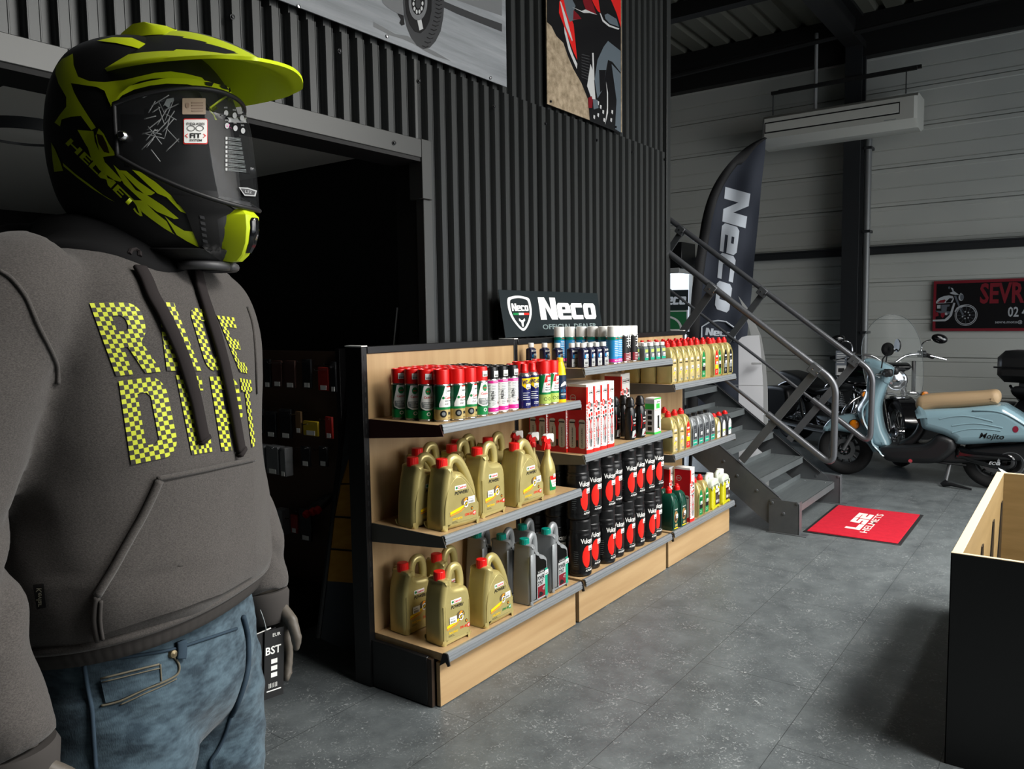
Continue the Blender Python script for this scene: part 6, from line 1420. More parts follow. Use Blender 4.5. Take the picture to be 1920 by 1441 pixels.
# leaning mirror at the rack end; its pine and grey reflection is solid parts
BP = Vector((2.25, 2.52, 0)); BN = Vector((.35, .94, 0)).normalized()
def bq(px, py, k=0): return onplane(px, py, BP-BN*k, BN)
t = thing('leaning_mirror', 'dark framed panel with yellowish pine planks, leaning behind the shelving end', 'panel', bq(640, 1240).xy.to_3d()); Mi = Matrix.Translation(t.location).inverted()  # a mirror; the pine planks are its reflection, built solid
bx = Vector((-BN.y, BN.x, 0))*-1; Mb = axes(BP, bx, (0, 0, 1)); Mbi = Mb.inverted()
def b2(px, py): v = Mbi @ bq(px, py); return (v.x, v.y)
M_mirpine = mat('reflected_pine', (196, 146, 58), .5, noise=((2, 26, 26), (176, 124, 44), 4)); M_mirgrey = mat('mirror_grey', (66, 72, 78), .5)
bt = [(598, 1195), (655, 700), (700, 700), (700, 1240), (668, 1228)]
mb = MB(); mb.prism([[b2(*p) for p in bt]], -.02, -.004, M_mirgrey, Mi @ Mb); mb.build('board', t)  # grey reflection in the mirror, as a solid part
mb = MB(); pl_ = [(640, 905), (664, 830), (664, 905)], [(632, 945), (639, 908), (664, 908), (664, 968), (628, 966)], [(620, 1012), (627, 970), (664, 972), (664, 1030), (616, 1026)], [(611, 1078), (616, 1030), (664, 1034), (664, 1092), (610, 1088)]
for q in pl_: mb.prism([[b2(*p) for p in q]], -.004, .004, M_mirpine, Mi @ Mb)
mb.build('plank_reflection', t)
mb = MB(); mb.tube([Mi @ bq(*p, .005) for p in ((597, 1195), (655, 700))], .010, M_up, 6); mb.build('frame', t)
p0 = bq(642, 1240); 
# shiny tube standing behind the shelving
a = onY(748, 577, 2.62); b = onY(741, 645, 2.62); d = (b-a).normalized()
t = thing('metal_tube', 'thin shiny metal tube leaning upright behind the nearest shelving bay', 'tube', a+d*((a.z)/-d.z))
mb = MB(); mb.tube([a-t.location, Vector((0, 0, .0))], .013, M_chrome, 14); mb.build('tube', t)
# ------------------------------------------------------------------ dressed mannequin
from mathutils import noise as NZ
MP = Vector((.61, 1.12, 0)); MY = math.radians(-63.6)
MM = Matrix.Translation(MP) @ Matrix.Rotation(MY, 4, 'Z')         # x forward, y left, z up
def fabric(name, c0, c1, sc, bump_s):
    m = mat(name, c0, .92, 0, .15); nt = m.node_tree; b = nt.nodes['Principled BSDF']; N = nt.nodes; L = nt.links
    b.inputs['Sheen Weight'].default_value = .15
    tc = N.new('ShaderNodeTexCoord'); n = N.new('ShaderNodeTexNoise'); n.inputs['Scale'].default_value = sc; n.inputs['Detail'].default_value = 3; n.inputs['Roughness'].default_value = .8
    mp = N.new('ShaderNodeMapping'); mp.inputs['Scale'].default_value = (1, 1, 2.2)
    r = N.new('ShaderNodeValToRGB'); r.color_ramp.elements[0].position = .38; r.color_ramp.elements[1].position = .64; r.color_ramp.elements[0].color = lin(c0); r.color_ramp.elements[1].color = lin(c1)
    L.new(tc.outputs['Object'], mp.inputs[0]); L.new(mp.outputs[0], n.inputs['Vector']); L.new(n.outputs['Fac'], r.inputs[0]); L.new(r.outputs[0], b.inputs['Base Color'])
    bp = N.new('ShaderNodeBump'); bp.inputs['Strength'].default_value = bump_s; bp.inputs['Distance'].default_value = .002; L.new(n.outputs['Fac'], bp.inputs['Height']); L.new(bp.outputs[0], b.inputs['Normal'])
    return m
M_hood = fabric('charcoal_fleece', (66, 63, 61), (88, 84, 81), 420, .25)
M_rib = mat('ribbed_fleece', (66, 63, 61), .95, 0, .15); M_cord = mat('drawstring_cord', (44, 40, 40), .9, 0, .15)
def denim():
    m = fabric('blue_denim', (46, 60, 70), (82, 101, 112), 16, .05); nt = m.node_tree; N = nt.nodes; L = nt.links
    tc = N.new('ShaderNodeTexCoord'); mp = N.new('ShaderNodeMapping'); mp.inputs['Scale'].default_value = (700, 700, 260); n = N.new('ShaderNodeTexNoise'); n.inputs['Scale'].default_value = 1; n.inputs['Detail'].default_value = 2
    bp = N.new('ShaderNodeBump'); bp.inputs['Strength'].default_value = .25; bp.inputs['Distance'].default_value = .0015
    L.new(tc.outputs['Object'], mp.inputs[0]); L.new(mp.outputs[0], n.inputs['Vector']); L.new(n.outputs['Fac'], bp.inputs['Height']); L.new(bp.outputs[0], N['Principled BSDF'].inputs['Normal'])
    return m
M_denim = denim(); M_dseam = mat('denim_seam', (52, 66, 78), .9, 0, .15); M_stitch = mat('denim_stitch', (104, 98, 82), .8); M_skin = mat('mannequin_beige', (88, 82, 74), .5); M_neck = mat('mannequin_neck_shade', (18, 18, 19), .6)

def sring(z, xf, xr, w_, n=40, p=2.5, cy=0.0):
    out = []
    for k in range(n):
        a = 2*PI*k/n; c, s = math.cos(a), math.sin(a); e = 2/p
        out.append(((xf if c > 0 else -xr)*abs(c)**e*(1 if c > 0 else -1), cy+w_*abs(s)**e*(1 if s > 0 else -1), z))
    return out
def lev(tab, n):
    P = smoothpath([Vector((t[1], t[2], t[3])) for t in tab], n); Z = smoothpath([Vector((t[0], 0, 0)) for t in tab], n)
    return [(z.x, p.x, p.y, p.z) for z, p in zip(Z, P)]
def remesh(mb, voxel, it=2, amp=None):
    o = mb.build('tmp'); md = o.modifiers.new('r', 'REMESH'); md.mode = 'VOXEL'; md.voxel_size = voxel
    sm = o.modifiers.new('s', 'SMOOTH'); sm.iterations = it; sm.factor = .6
    dg = bpy.context.evaluated_depsgraph_get(); me = bpy.data.meshes.new_from_object(o.evaluated_get(dg))
    old = o.data; bpy.data.objects.remove(o); bpy.data.meshes.remove(old)
    if amp:
        nr = [v.normal.copy() for v in me.vertices]
        for v, n_ in zip(me.vertices, nr): v.co += n_*amp(v.co, n_)
    me.update()
    q = MB(); q.v = [v.co.copy() for v in me.vertices]; q.f = [tuple(p.vertices) for p in me.polygons]; bpy.data.meshes.remove(me)
    return q
def bvh(mb, M): return BVHTree.FromPolygons([M @ v for v in mb.v], mb.f)

man = thing('mannequin', 'shop mannequin in charcoal hooded top and blue jeans at the left edge', 'mannequin', MP, MY)
# body: one continuous mesh from head to feet
mb = MB()
T = lambda pts, r, seg=14: mb.tube(pts, r, M_skin, seg)
mb.rings([sring(z, a, b, c) for z, a, b, c in lev([(.84, .07, -.09, .13), (.95, .10, -.11, .155), (1.08, .10, -.10, .145), (1.25, .10, -.11, .16), (1.42, .11, -.11, .175), (1.50, .07, -.08, .15), (1.54, .05, -.06, .07)], 3)], M_skin)
mb.tube([(-.005, 0, 1.50), (.01, 0, 1.62)], [.062, .058], M_skin, 16)
mb.rings([[(p[0]+.025, p[1], p[2]) for p in sring(z, a, b, c, 24, 2)] for z, a, b, c in ((1.585, .05, -.04, .04), (1.61, .085, -.07, .062), (1.66, .095, -.095, .074), (1.72, .098, -.105, .078), (1.78, .08, -.09, .066), (1.81, .04, -.05, .03))], M_skin)
HANDS = {}
for s, (el, wr) in ((-1, ((-.05, -.295, 1.19), (.035, -.30, .965))), (1, ((-.015, .252, 1.18), (.062, .236, .950)))):
    T([(0, s*.15, 1.49), (-.01, s*.205, 1.46), el, wr], [.05, .052, .042, .030])
    wr = Vector(wr); d = Vector((.10, 0, -1)).normalized(); sd = Vector((1, 0, .1)).normalized()
    palm = wr+d*.05
    mb.rings([[wr+d*t+sd*(a*math.cos(2*PI*k/14))+Vector((0, s*.014*math.sin(2*PI*k/14), 0)) for k in range(14)] for t, a in ((-.01, .026), (.02, .032), (.06, .040), (.092, .040), (.10, .03))], M_skin)
    for i, (u, ln) in enumerate(((.031, .066), (.011, .076), (-.010, .070), (-.030, .054))):
        b = wr+d*.088+sd*u; c1 = Vector((0, -s*.010, 0)); T([b, b+d*ln*.45+c1*.4, b+d*ln*.8+c1*1.3, b+d*ln+c1*2.4], [.0095, .009, .008, .0062], 10)
    b = wr+d*.028+sd*.026; T([b, b+sd*.024+d*.02-Vector((0, s*.012, 0)), b+sd*.032+d*.05-Vector((0, s*.018, 0)), b+sd*.030+d*.072-Vector((0, s*.02, 0))], [.013, .0115, .010, .007], 10)
for s in (-1, 1):
    T([(0, s*.085, .86), (.0, s*.095, .50), (-.02, s*.10, .08)], [.08, .055, .035]); mb.rings([[(x+.05, y+s*.10, z) for x, y, z in sring(z, xf, -.09, w_, 20, 2.2)] for z, xf, w_ in ((.0, .13, .042), (.03, .13, .045), (.06, .08, .042), (.09, .0, .038))], M_skin)
body = remesh(mb, .0052, 2); q = MB(); q.add(body.v, body.f, M_skin)
# neck and head painted black to carry the shade under the helmet
idx = q.mi(M_neck)
for i, f in enumerate(q.f):
    if q.v[f[0]].z > 1.44: q.m[i] = idx
q.build('body', man, 180)

# jeans
mb = MB()
mb.rings([sring(z, a, b, c, 40, 2.3) for z, a, b, c in lev([(1.055, .118, -.120, .170), (1.03, .120, -.122, .172), (.97, .126, -.135, .182), (.90, .128, -.140, .190), (.86, .115, -.130, .188), (.82, .09, -.11, .17)], 4)], M_denim)
for s in (-1, 1):
    L_ = [(.90, .112, -.125, .095, .094), (.84, .116, -.125, .098, .100), (.76, .112, -.115, .096, .103), (.65, .104, -.105, .090, .106), (.50, .088, -.09, .08, .11), (.30, .078, -.085, .072, .113), (.10, .075, -.085, .07, .116), (.03, .078, -.088, .072, .116)]
    mb.rings([sring(z, a, b, c, 32, 2.1, s*cy) for z, a, b, c, cy in L_], M_denim)
def jamp(co, n):
    f = NZ.noise(Vector((co.x*9, co.y*9+co.z*5, co.z*16)))*.006
    if co.z < .95: f += NZ.noise(Vector((co.x*22, co.y*14, co.z*30+co.y*20)))*.0035
    return f
jm = remesh(mb, .0075, 3, jamp); jq = MB(); jq.add(jm.v, jm.f, M_denim); jeans = jq.build('jeans', man, 180)
BJ = bvh(jm, MM)
# hooded top
mb = MB()
mb.rings([sring(z, a, b, c, 48, 2.35) for z, a, b, c in lev([(1.015, .146, -.150, .196), (1.05, .162, -.158, .210), (1.12, .158, -.152, .212), (1.22, .148, -.148, .210), (1.32, .150, -.152, .213), (1.41, .150, -.156, .217), (1.475, .124, -.142, .212), (1.512, .094, -.112, .185), (1.535, .080, -.095, .135), (1.550, .070, -.085, .09)], 4)], M_hood)
for s, P, Rr in ((-1, [(-.01, -.165, 1.475), (-.015, -.215, 1.45), (-.04, -.262, 1.34), (-.06, -.296, 1.19), (-.01, -.305, 1.07), (.035, -.302, .955)], [.074, .082, .080, .074, .060, .047]), (1, [(-.01, .160, 1.470), (-.01, .200, 1.44), (-.02, .232, 1.34), (-.02, .252, 1.18), (.03, .245, 1.06), (.062, .236, .945)], [.072, .078, .070, .062, .054, .043])):
    pp = smoothpath(P, 6); rr = [Rr[min(i//6, len(Rr)-1)]+(Rr[min(i//6+1, len(Rr)-1)]-Rr[min(i//6, len(Rr)-1)])*((i % 6)/6) for i in range(len(pp))]
    mb.tube(pp, rr, M_hood, 22)
# hood folded behind, standing collar in front
ring = [Vector((-.012+.088*math.cos(a), .098*math.sin(a), 1.540-.030*max(0, math.cos(a))**2+.006*(1-math.cos(a)))) for a in [2*PI*k/40 for k in range(40)]]
mb.tube(ring, .024, M_hood, 12, closed=True)
mb.rings([[(p[0]-.135, p[1], p[2]) for p in sring(z, a, b, c, 26, 2)] for z, a, b, c in ((1.43, .05, -.03, .06), (1.46, .06, -.05, .11), (1.51, .07, -.055, .135), (1.545, .05, -.042, .12), (1.565, .025, -.02, .08))], M_hood)
def tilt(p): return Vector((p[0], p[1], p[2]+(.022*max(-.5, p[0]/.15))*max(0, min(1, (1.16-p[2])/.14)) if abs(p[1]) < .222 else p[2]))
mb.v = [tilt(v) for v in mb.v]
def hamp(co, n):
    a = .0045*NZ.noise(Vector((co.x*7, co.y*7, co.z*9)))
    if abs(co.y) > .225: a += .006*math.sin(co.z*75+co.x*30+NZ.noise(co*9)*5)*max(0, 1-abs(co.z-1.13)/.20)
    if co.z < 1.12: a += .004*NZ.noise(Vector((co.x*12, co.y*12, co.z*22)))
    a += .003*NZ.noise(Vector((co.x*18+co.z*10, co.y*18-co.z*14, co.z*5)))
    return a
hm = remesh(mb, .0080, 3, hamp); hq = MB(); hq.add(hm.v, hm.f, M_hood); hoodie = hq.build('hooded_top', man, 180)
BH = bvh(hm, MM); MI = MM.inverted()
def hit(px, py, B=None, dist=1.30):
    B = B or BH; d = ray(px, py).normalized(); loc, n, i, dd = B.ray_cast(EYE, d)
    if loc is None:
        for k in (.1, .2, .5, 1, 2, 3, 4, 6, 8, 10, 13, 16):
            for sx, sy in ((0, 1), (0, -1), (-1, 0), (1, 0)):
                loc, n, i, dd = B.ray_cast(EYE, ray(px+sx*k*4, py+sy*k*4).normalized())
                if loc is not None and (loc-EYE).length < dist+.05: break
            if loc is not None and (loc-EYE).length < dist+.05: break
        else: loc, n, i, dd = B.find_nearest(EYE+d*dist)
    if n.dot(d) > 0: n = -n
    return loc, n
def prj(B, off): return lambda x, y: (lambda r: MI @ (r[0]+r[1]*off))(hit(x, y, B))
def yflip(mb, i0):                                   # pixel y runs down: restore facing
    for i in range(i0, len(mb.f)): mb.f[i] = tuple(reversed(mb.f[i]))
def pxsurf(mb, loops, m, B, off, ml=14): i0 = len(mb.f); mb.surf(loops, m, prj(B, off), ml); yflip(mb, i0)
def pxtube(mb, pts, r, m, B, off=0.0, n=5, seg=6):
    P = [prj(B, off)(q.x, q.y) for q in smoothpath([(a, b, 0) for a, b in pts], n)]; mb.tube(P, r, m, seg)
def ribbon(mb, pts, hw, th, m, B, off, n=8):
    Q = smoothpath([(a, b, 0) for a, b in pts], n); H = [hit(q.x, q.y, B) for q in Q]; P = [MI @ (h[0]+h[1]*off) for h in H]; Nn = [(MI.to_3x3() @ h[1]).normalized() for h in H]
    for _ in range(3): P = [P[0]]+[(P[i-1]+P[i]*2+P[i+1])/4 for i in range(1, len(P)-1)]+[P[-1]]; Nn = [Nn[0]]+[(Nn[i-1]+Nn[i]+Nn[i+1]).normalized() for i in range(1, len(Nn)-1)]+[Nn[-1]]
    R = []
    for i in range(len(P)):
        t_ = (P[min(i+1, len(P)-1)]-P[max(i-1, 0)]).normalized(); sd = Nn[i].cross(t_).normalized()
        R.append([P[i]+sd*a*hw+Nn[i]*b*th for a, b in ((-1, -.4), (-.8, -1), (.8, -1), (1, -.4), (1, .4), (.8, 1), (-.8, 1), (-1, .4))])
    mb.rings(R, m)
Z2 = lambda x, y: (x/2.668, 400+y/2.668)
Z3 = lambda x, y: (x/2.664, 900+y/2.664)
def z2(*L): return [Z2(*p) for p in L]
def z3(*L): return [Z3(*p) for p in L]
# waistband and cuffs
mb = MB(); R = []
for z, k in ((1.026, 1.0), (1.022, 1.018), (1.012, 1.005), (1.004, .975), (.998, .965), (.997, .95)):
    base = sring(z, .146, -.150, .196, 240, 2.35); R.append([(p[0]*(k+(.004 if i % 3 == 0 else 0)), p[1]*(k+(.004 if i % 3 == 0 else 0)), z) for i, p in enumerate(base)])
mb.rings([[tilt(p) for p in r] for r in R], M_rib, True, (False, False)); mb.build('waistband', hoodie, 60)
mb = MB(); mb.tube([tilt((p[0]*1.02, p[1]*1.02, 1.026)) for p in sring(0, .146, -.150, .196, 90, 2.35)], .0065, M_hood, 8, closed=True); mb.build('hem_seam', hoodie, 60)
for P, r in (([(.033, -.302, .962), (.037, -.300, .905)], .043), ([(.060, .236, .955), (.066, .234, .900)], .040)):
    mb = MB(); mb.tube([Vector(P[0])+(Vector(P[1])-Vector(P[0]))*t for t in (0, .15, .5, .85, 1)], [r, r*1.08, r*1.0, r*.95, r*.86], M_rib, 40); mb.build('cuff', hoodie, 60)
# front pocket, seams
pk = z2((778, 1325), (880, 1302), (1000, 1280), (1120, 1258), (1262, 1228), (1290, 1330), (1310, 1480), (1318, 1760), (1305, 1900), (1300, 1950))
pk2 = z3((1272, 480), (1100, 560), (880, 640), (640, 715), (496, 765), (478, 700), (490, 570), (560, 450), (640, 300), (720, 150), (775, 20))
mb = MB(); pxsurf(mb, [[Z2(778, 1325), Z2(900, 1302), Z2(1060, 1270), Z2(1200, 1240), Z2(1250, 1232)]+z3((1262, 200), (1268, 400), (1270, 460))+pk2[1:]], M_hood, BH, .0045, 16)
pc = mb.build('kangaroo_pocket', hoodie, 180)
mb = MB(); pxtube(mb, [Z2(778, 1325), Z2(900, 1302), Z2(1060, 1270), Z2(1200, 1240), Z2(1256, 1230)], .0036, M_hood, BH, .0055); pxtube(mb, [Z2(790, 1332)]+z3((720, 150), (640, 300), (560, 450), (490, 570)), .0052, M_hood, BH, .0055); pxtube(mb, z3((490, 570), (480, 690), (494, 782)), .0045, M_rib, BH, .006); pxtube(mb, z3((512, 590), (508, 690), (518, 772)), .0025, M_rib, BH, .008)
mb.build('pocket_seam', pc, 180)
mb = MB(); pxtube(mb, z2((0, 290), (60, 330), (130, 420), (190, 560), (250, 680), (285, 770), (290, 850)), .0026, M_hood, BH, .001); mb.build('armhole_seam', hoodie, 180)
mb = MB(); pxtube(mb, z2((1235, 470), (1262, 560), (1275, 700), (1282, 900)), .0024, M_hood, BH, .001); mb.build('armhole_seam', hoodie, 180)
# checkered lettering
def checker():
    m = mat('lettering_checker', (206, 214, 60), .6); nt = m.node_tree; b = nt.nodes['Principled BSDF']; uv = nt.nodes.new('ShaderNodeUVMap'); uv.uv_map = 'cells'
    c = nt.nodes.new('ShaderNodeTexChecker'); c.inputs['Scale'].default_value = 1.0; c.inputs['Color1'].default_value = lin((212, 220, 62)); c.inputs['Color2'].default_value = lin((60, 57, 54))
    nt.links.new(uv.outputs[0], c.inputs['Vector']); nt.links.new(c.outputs[0], b.inputs['Base Color']); return m
M_chk = checker()
def arcpts(cx, cy, rx, ry, a0, a1, n=7): return [(cx+rx*math.cos(math.radians(a0+(a1-a0)*k/n)), cy+ry*math.sin(math.radians(a0+(a1-a0)*k/n))) for k in range(n+1)]
UL = {'R': [[(0, 0), (.38, 0), (.38, .38), (.48, .38), (.66, 0), (1.03, 0), (.80, .44)]+[(.97, .58), (1, .70), (1, .84)]+arcpts(.72, .82, .28, .18, 0, 90)+[(0, 1)], [(.36, .60), (.36, .82), (.54, .82)]+arcpts(.54, .71, .10, .11, 80, -80)+[(.54, .60)]],
      'A': [[(0, 0), (.34, 0), (.38, .2), (.62, .2), (.66, 0), (1, 0), (.76, 1), (.24, 1)], [(.42, .38), (.58, .38), (.51, .76), (.49, .76)]],
      'C': [[(1, .62), (1, .82)]+arcpts(.72, .80, .28, .20, 0, 90)+arcpts(.28, .80, .28, .20, 90, 180)+arcpts(.28, .20, .28, .20, 180, 270)+arcpts(.72, .20, .28, .20, 270, 360)+[(1, .38), (.64, .38), (.64, .22), (.36, .22), (.36, .80), (.64, .80), (.64, .62)]],
      'E': [[(0, 0), (1, 0), (1, .19), (.38, .19), (.38, .42), (.88, .42), (.88, .60), (.38, .60), (.38, .81), (1, .81), (1, 1), (0, 1)]],
      'D': [[(0, 0)]+arcpts(.68, .24, .32, .24, -90, 0)+arcpts(.68, .76, .32, .24, 0, 90)+[(0, 1)], [(.36, .19), (.36, .82), (.56, .82), (.64, .76), (.64, .24), (.56, .19)]],
      'P': [[(0, 0), (.38, 0), (.38, .36)]+arcpts(.70, .54, .30, .18, -90, 0)+arcpts(.70, .82, .30, .18, 0, 90)+[(0, 1)], [(.36, .55), (.36, .82), (.62, .82), (.62, .55)]],
      'T': [[(.31, 0), (.69, 0), (.69, .81), (1, .81), (1, 1), (0, 1), (0, .81), (.31, .81)]]}
QUADS = [('R', (447, 450), (688, 446), (800, 790), (580, 812)), ('A', (748, 440), (905, 452), (1003, 786), (832, 786)), ('C', (938, 468), (1062, 492), (1156, 776), (1036, 788)), ('E', (1082, 512), (1166, 522), (1238, 800), (1196, 792)),
         ('D', (592, 838), (816, 810), (898, 1205), (655, 1255)), ('E', (878, 808), (1002, 812), (1058, 1190), (956, 1206)), ('P', (1045, 815), (1180, 815), (1240, 1180), (1105, 1188)), ('T', (1196, 822), (1250, 832), (1290, 1150), (1240, 1180))]
mb = MB(); UVS = []
CELL = [(10, 16), (8, 16), (8, 16), (7, 16), (10, 18), (8, 18), (8, 18), (7, 18)]
for (ch, TL, TR, BR, BL), (nx, ny) in zip(QUADS, CELL):
    vs, fs = flat(UL[ch], .07); out = []
    for x, y in vs:
        bx = (BL[0]+(BR[0]-BL[0])*x, BL[1]+(BR[1]-BL[1])*x); tx = (TL[0]+(TR[0]-TL[0])*x, TL[1]+(TR[1]-TL[1])*x)
        out.append(prj(BH, .0015)(*Z2(bx[0]+(tx[0]-bx[0])*y, bx[1]+(tx[1]-bx[1])*y)))
    mb.add(out, fs, M_chk); UVS += [(x*nx+.01, y*ny+.01) for x, y in vs]
lt = mb.build('checkered_lettering', hoodie, 180, 'yellow and charcoal checkered letters')
uvl = lt.data.uv_layers.new(name='cells')
for l in lt.data.loops: uvl.data[l.index].uv = UVS[l.vertex_index]
# drawstrings
for pts in ([(690, 285), (722, 345), (752, 420), (800, 500), (850, 600), (905, 730), (945, 860), (972, 980), (992, 1080), (1002, 1122)], [(968, 285), (992, 390), (1025, 490), (1065, 610), (1103, 750), (1132, 880), (1160, 1030), (1188, 1185)]):
    mb = MB(); ribbon(mb, z2(*pts), .0095, .0035, M_cord, BH, .006); ds = mb.build('drawstring', hoodie, 180)
    mb = MB(); ribbon(mb, z2(pts[-1], (pts[-1][0]+5, pts[-1][1]+14)), .0105, .005, M_cord, BH, .006, 3); mb.build('tip', ds, 180)
mb = MB(); P = [prj(BH, .004)(*p) for p in z2((640, 215), (650, 195), (672, 190), (690, 205), (690, 225))]; mb.tube(P, .003, M_cord, 6); mb.build('eyelet', hoodie)
# black neck warmer spread over the collar
mb = MB(); R = []; HL = BVHTree.FromPolygons(hm.v, hm.f)
for k in range(9):
    row = []
    for i in range(48):
        a = 2*PI*i/48; far = .105+.050*max(0, -math.sin(a))+.040*max(0, -math.cos(a))-.030*max(0, math.sin(a)) ; r_ = .062+(far-.062)*k/8
        x, y = -.012+r_*math.cos(a), r_*1.02*math.sin(a); l_, n_, ii, dd = HL.ray_cast(Vector((x, y, 1.75)), Vector((0, 0, -1)))
        z = (l_.z if l_ else 1.5)+.006
        if k == 0: z = max(z, 1.585)
        elif k == 1: z = max(z, 1.572)
        row.append((x, y, z))
    R.append(row)
R.append([(p[0]*1.0, p[1]*1.0, p[2]-.008) for p in R[-1]])
mb.rings(list(reversed(R)), mat('black_knit', (20, 20, 21), .9, 0, .2), True, (False, False)); mb.build('neck_warmer', man, 180)
# little side label
mb = MB(); pxsurf(mb, [z3((176, 520), (228, 516), (240, 628), (196, 636))], M_ink, BJ if 0 else BH, .004, 10); f = lambda x, y: prj(BH, .0048)(*Z3(208-(y)*1.0, 578+(x)))
i0 = len(mb.f); mb.text('Kevlar', 26, mat('label_pale', (150, 148, 130), .6), f, 0, 0, .01, width=90); mb.build('side_label', hoodie, 180)
# jeans details
def jt(name, pts, r, m, off=.001, lab=None): mb = MB(); pxtube(mb, pts, r, m, BJ, off); return mb.build(name, jeans, 180, lab)
jt('fly_seam', z3((1205, 680), (1225, 760), (1232, 850), (1225, 960), (1190, 1080), (1150, 1170)), .0042, M_dseam, .003); jt('crotch_seam', z3((1150, 1170), (1130, 1250), (1090, 1340), (1052, 1400), (1052, 1441)), .0032, M_dseam)
jt('waist_seam', z3((430, 905), (640, 880), (850, 845), (1000, 800), (1180, 740)), .0022, M_dseam); jt('side_seam', z3((420, 915), (440, 1040), (460, 1150), (470, 1300), (480, 1441)), .0030, M_dseam)
jt('pocket_edge', z3((865, 880), (892, 920), (885, 965), (830, 1000), (720, 1045), (600, 1100), (505, 1125)), .0016, M_stitch, .001); jt('pocket_stitch', z3((880, 990), (800, 1030), (700, 1075), (600, 1120)), .0009, M_stitch, .001)
mb = MB(); pxsurf(mb, [z3((505, 985), (790, 915), (800, 1000), (700, 1045), (600, 1090), (530, 1110))], M_denim, BJ, .0035, 14); cpk = mb.build('coin_pocket', jeans, 180)
mb = MB(); pxtube(mb, z3((505, 985), (790, 915)), .0013, M_stitch, BJ, .004); pxtube(mb, z3((512, 1003), (795, 934)), .0008, M_stitch, BJ, .004); pxtube(mb, z3((795, 915), (800, 1000)), .0011, M_stitch, BJ, .004); mb.build('stitching', cpk, 180)
mb = MB(); ribbon(mb, z3((898, 800), (902, 850), (896, 890)), .007, .0025, M_dseam, BJ, .004, 4); mb.build('belt_loop', jeans, 180)
mb = MB(); l_, n_ = hit(*Z3(862, 866), BJ); mb.lathe([(0, .005), (.005, .004), (.0065, 0)], mat('rivet_brass', (120, 108, 84), .35, .8), 12, MI @ Matrix.Translation(l_) @ n_.to_track_quat('Z', 'Y').to_matrix().to_4x4(), cap=(False, False)); mb.build('rivet', jeans)
# back pocket patch on the shaded side
jt('pocket_edge', z3((150, 1165), (250, 1150), (262, 1290), (258, 1441)), .0028, M_dseam)

# ------------------------------------------------------------------ hang tags at the belt
tg = onplane(504, 1240, MM @ Vector((.125, .215, .9)), Vector((-.6, -.8, 0)))
t = thing('hang_tag', 'bundle of black hang tags with white print, hanging by the mannequin\'s left hand', 'tag', tg)
ex = Vector((.97, -.10, 0)).normalized()
for k, (a, dx, m) in enumerate(((.10, -.012, M_paper), (.06, -.004, M_ink), (-.06, .008, M_ink))):
    M = axes((dx*.6, -.004*k, 0), ex, (0, 0, 1)) @ Matrix.Rotation(a, 4, 'Z')
    mb = MB(); mb.box(-.019, .019, -.062, .058, -.0006, .0006, m, 0, M)
    if k == 2:
        f = lambda x, y: M @ Vector((x, y, .0009))
        mb.text('BST', .014, M_paper, f, -.002, .022, .02, rot=-.0); 
        for j in range(3): mb.surf([rect(-.006, .006, -.002-j*.012, .006-j*.012)], M_paper, f)
        mb.surf([rect(-.014, .014, -.050, -.048)], M_paper, f); mb.text('EUR', .006, M_paper, f, .004, .048, .0)
        for j in range(6): mb.surf([rect(-.010+j*.003, -.009+j*.003, -.044, -.036)], M_paper, f)
    mb.build('card', t)
mb = MB(); mb.tube(smoothpath([(-.004, -.003, .055), (-.006, .0, .075), (-.010, .004, .095)], 4), .0009, M_lgrey, 5); mb.build('cord', t)
# ------------------------------------------------------------------ helmet
M_hy = mat('helmet_fluo_yellow', (206, 224, 30), .38, 0, .5); M_hk = mat('helmet_matt_black', (27, 27, 28), .5); M_hg = mat('helmet_grey', (70, 70, 72), .45); M_line = mat('helmet_lining', (14, 14, 15), .8)
HC = Vector((.034, 0, 1.686)); HM = MM @ Matrix.Translation(HC) @ Matrix.Rotation(math.radians(-2), 4, 'Z'); HI = HM.inverted()
hel = thing('helmet', 'black and fluorescent yellow adventure helmet with peak and clear visor, worn by the mannequin', 'helmet', HM.translation, HM.to_euler().z)
KX, KZ = .885, .915
TAB = [(z*KZ, x*KX, r*(KX*.90 if r < 0 else KX), q*KX*.97) for z, x, r, q in ((.152, .000, -.045, .012), (.149, .030, -.070, .040), (.140, .065, -.098, .068), (.118, .103, -.128, .097), (.080, .132, -.150, .116), (.030, .150, -.161, .126), (-.02, .157, -.161, .129), (-.06, .161, -.153, .128), (-.10, .164, -.136, .121), (-.135, .162, -.098, .108), (-.160, .153, -.030, .092), (-.180, .140, .035, .068), (-.190, .128, .075, .042))]
LV = lev(TAB, 6)
def hring(z, xf, xr, w_, n=112, k=1.0):
    out = []
    for i in range(n):
        a = 2*PI*i/n; c, s = math.cos(a), math.sin(a)
        pf = 2.1-.35*max(0, min(1, (-z-.06)/.10)); e = 2/(pf if c > 0 else 2.3); x0 = (xf+xr)/2*.0
        if xr > 0:                                   # low rings sit wholly in front
            m_ = (xf+xr)/2; h = (xf-xr)/2; out.append((m_+h*k*c, w_*k*abs(s)**.9*(1 if s > 0 else -1), z))
        else: out.append(((xf if c > 0 else -xr)*k*abs(c)**e*(1 if c > 0 else -1), w_*k*abs(s)**e*(1 if s > 0 else -1), z))
    return out
def shellrings(k=1.0): return [hring(z*(1 if k == 1 else (k if z > 0 else 1)), a, b, c, 112, k) for z, a, b, c in LV]
full = MB(); full.rings(shellrings(), M_hk, True, (True, False)); BF = bvh(full, HM)
eye = lambda c: (c.x > .040 and -.085+.04*min(1, abs(math.atan2(c.y, c.x))/1.3)**2 < c.z < .030-.026*min(1, abs(math.atan2(c.y, c.x))/1.3)**2)
sh = MB(); sh.rings(shellrings(), M_hk, True, (True, False))
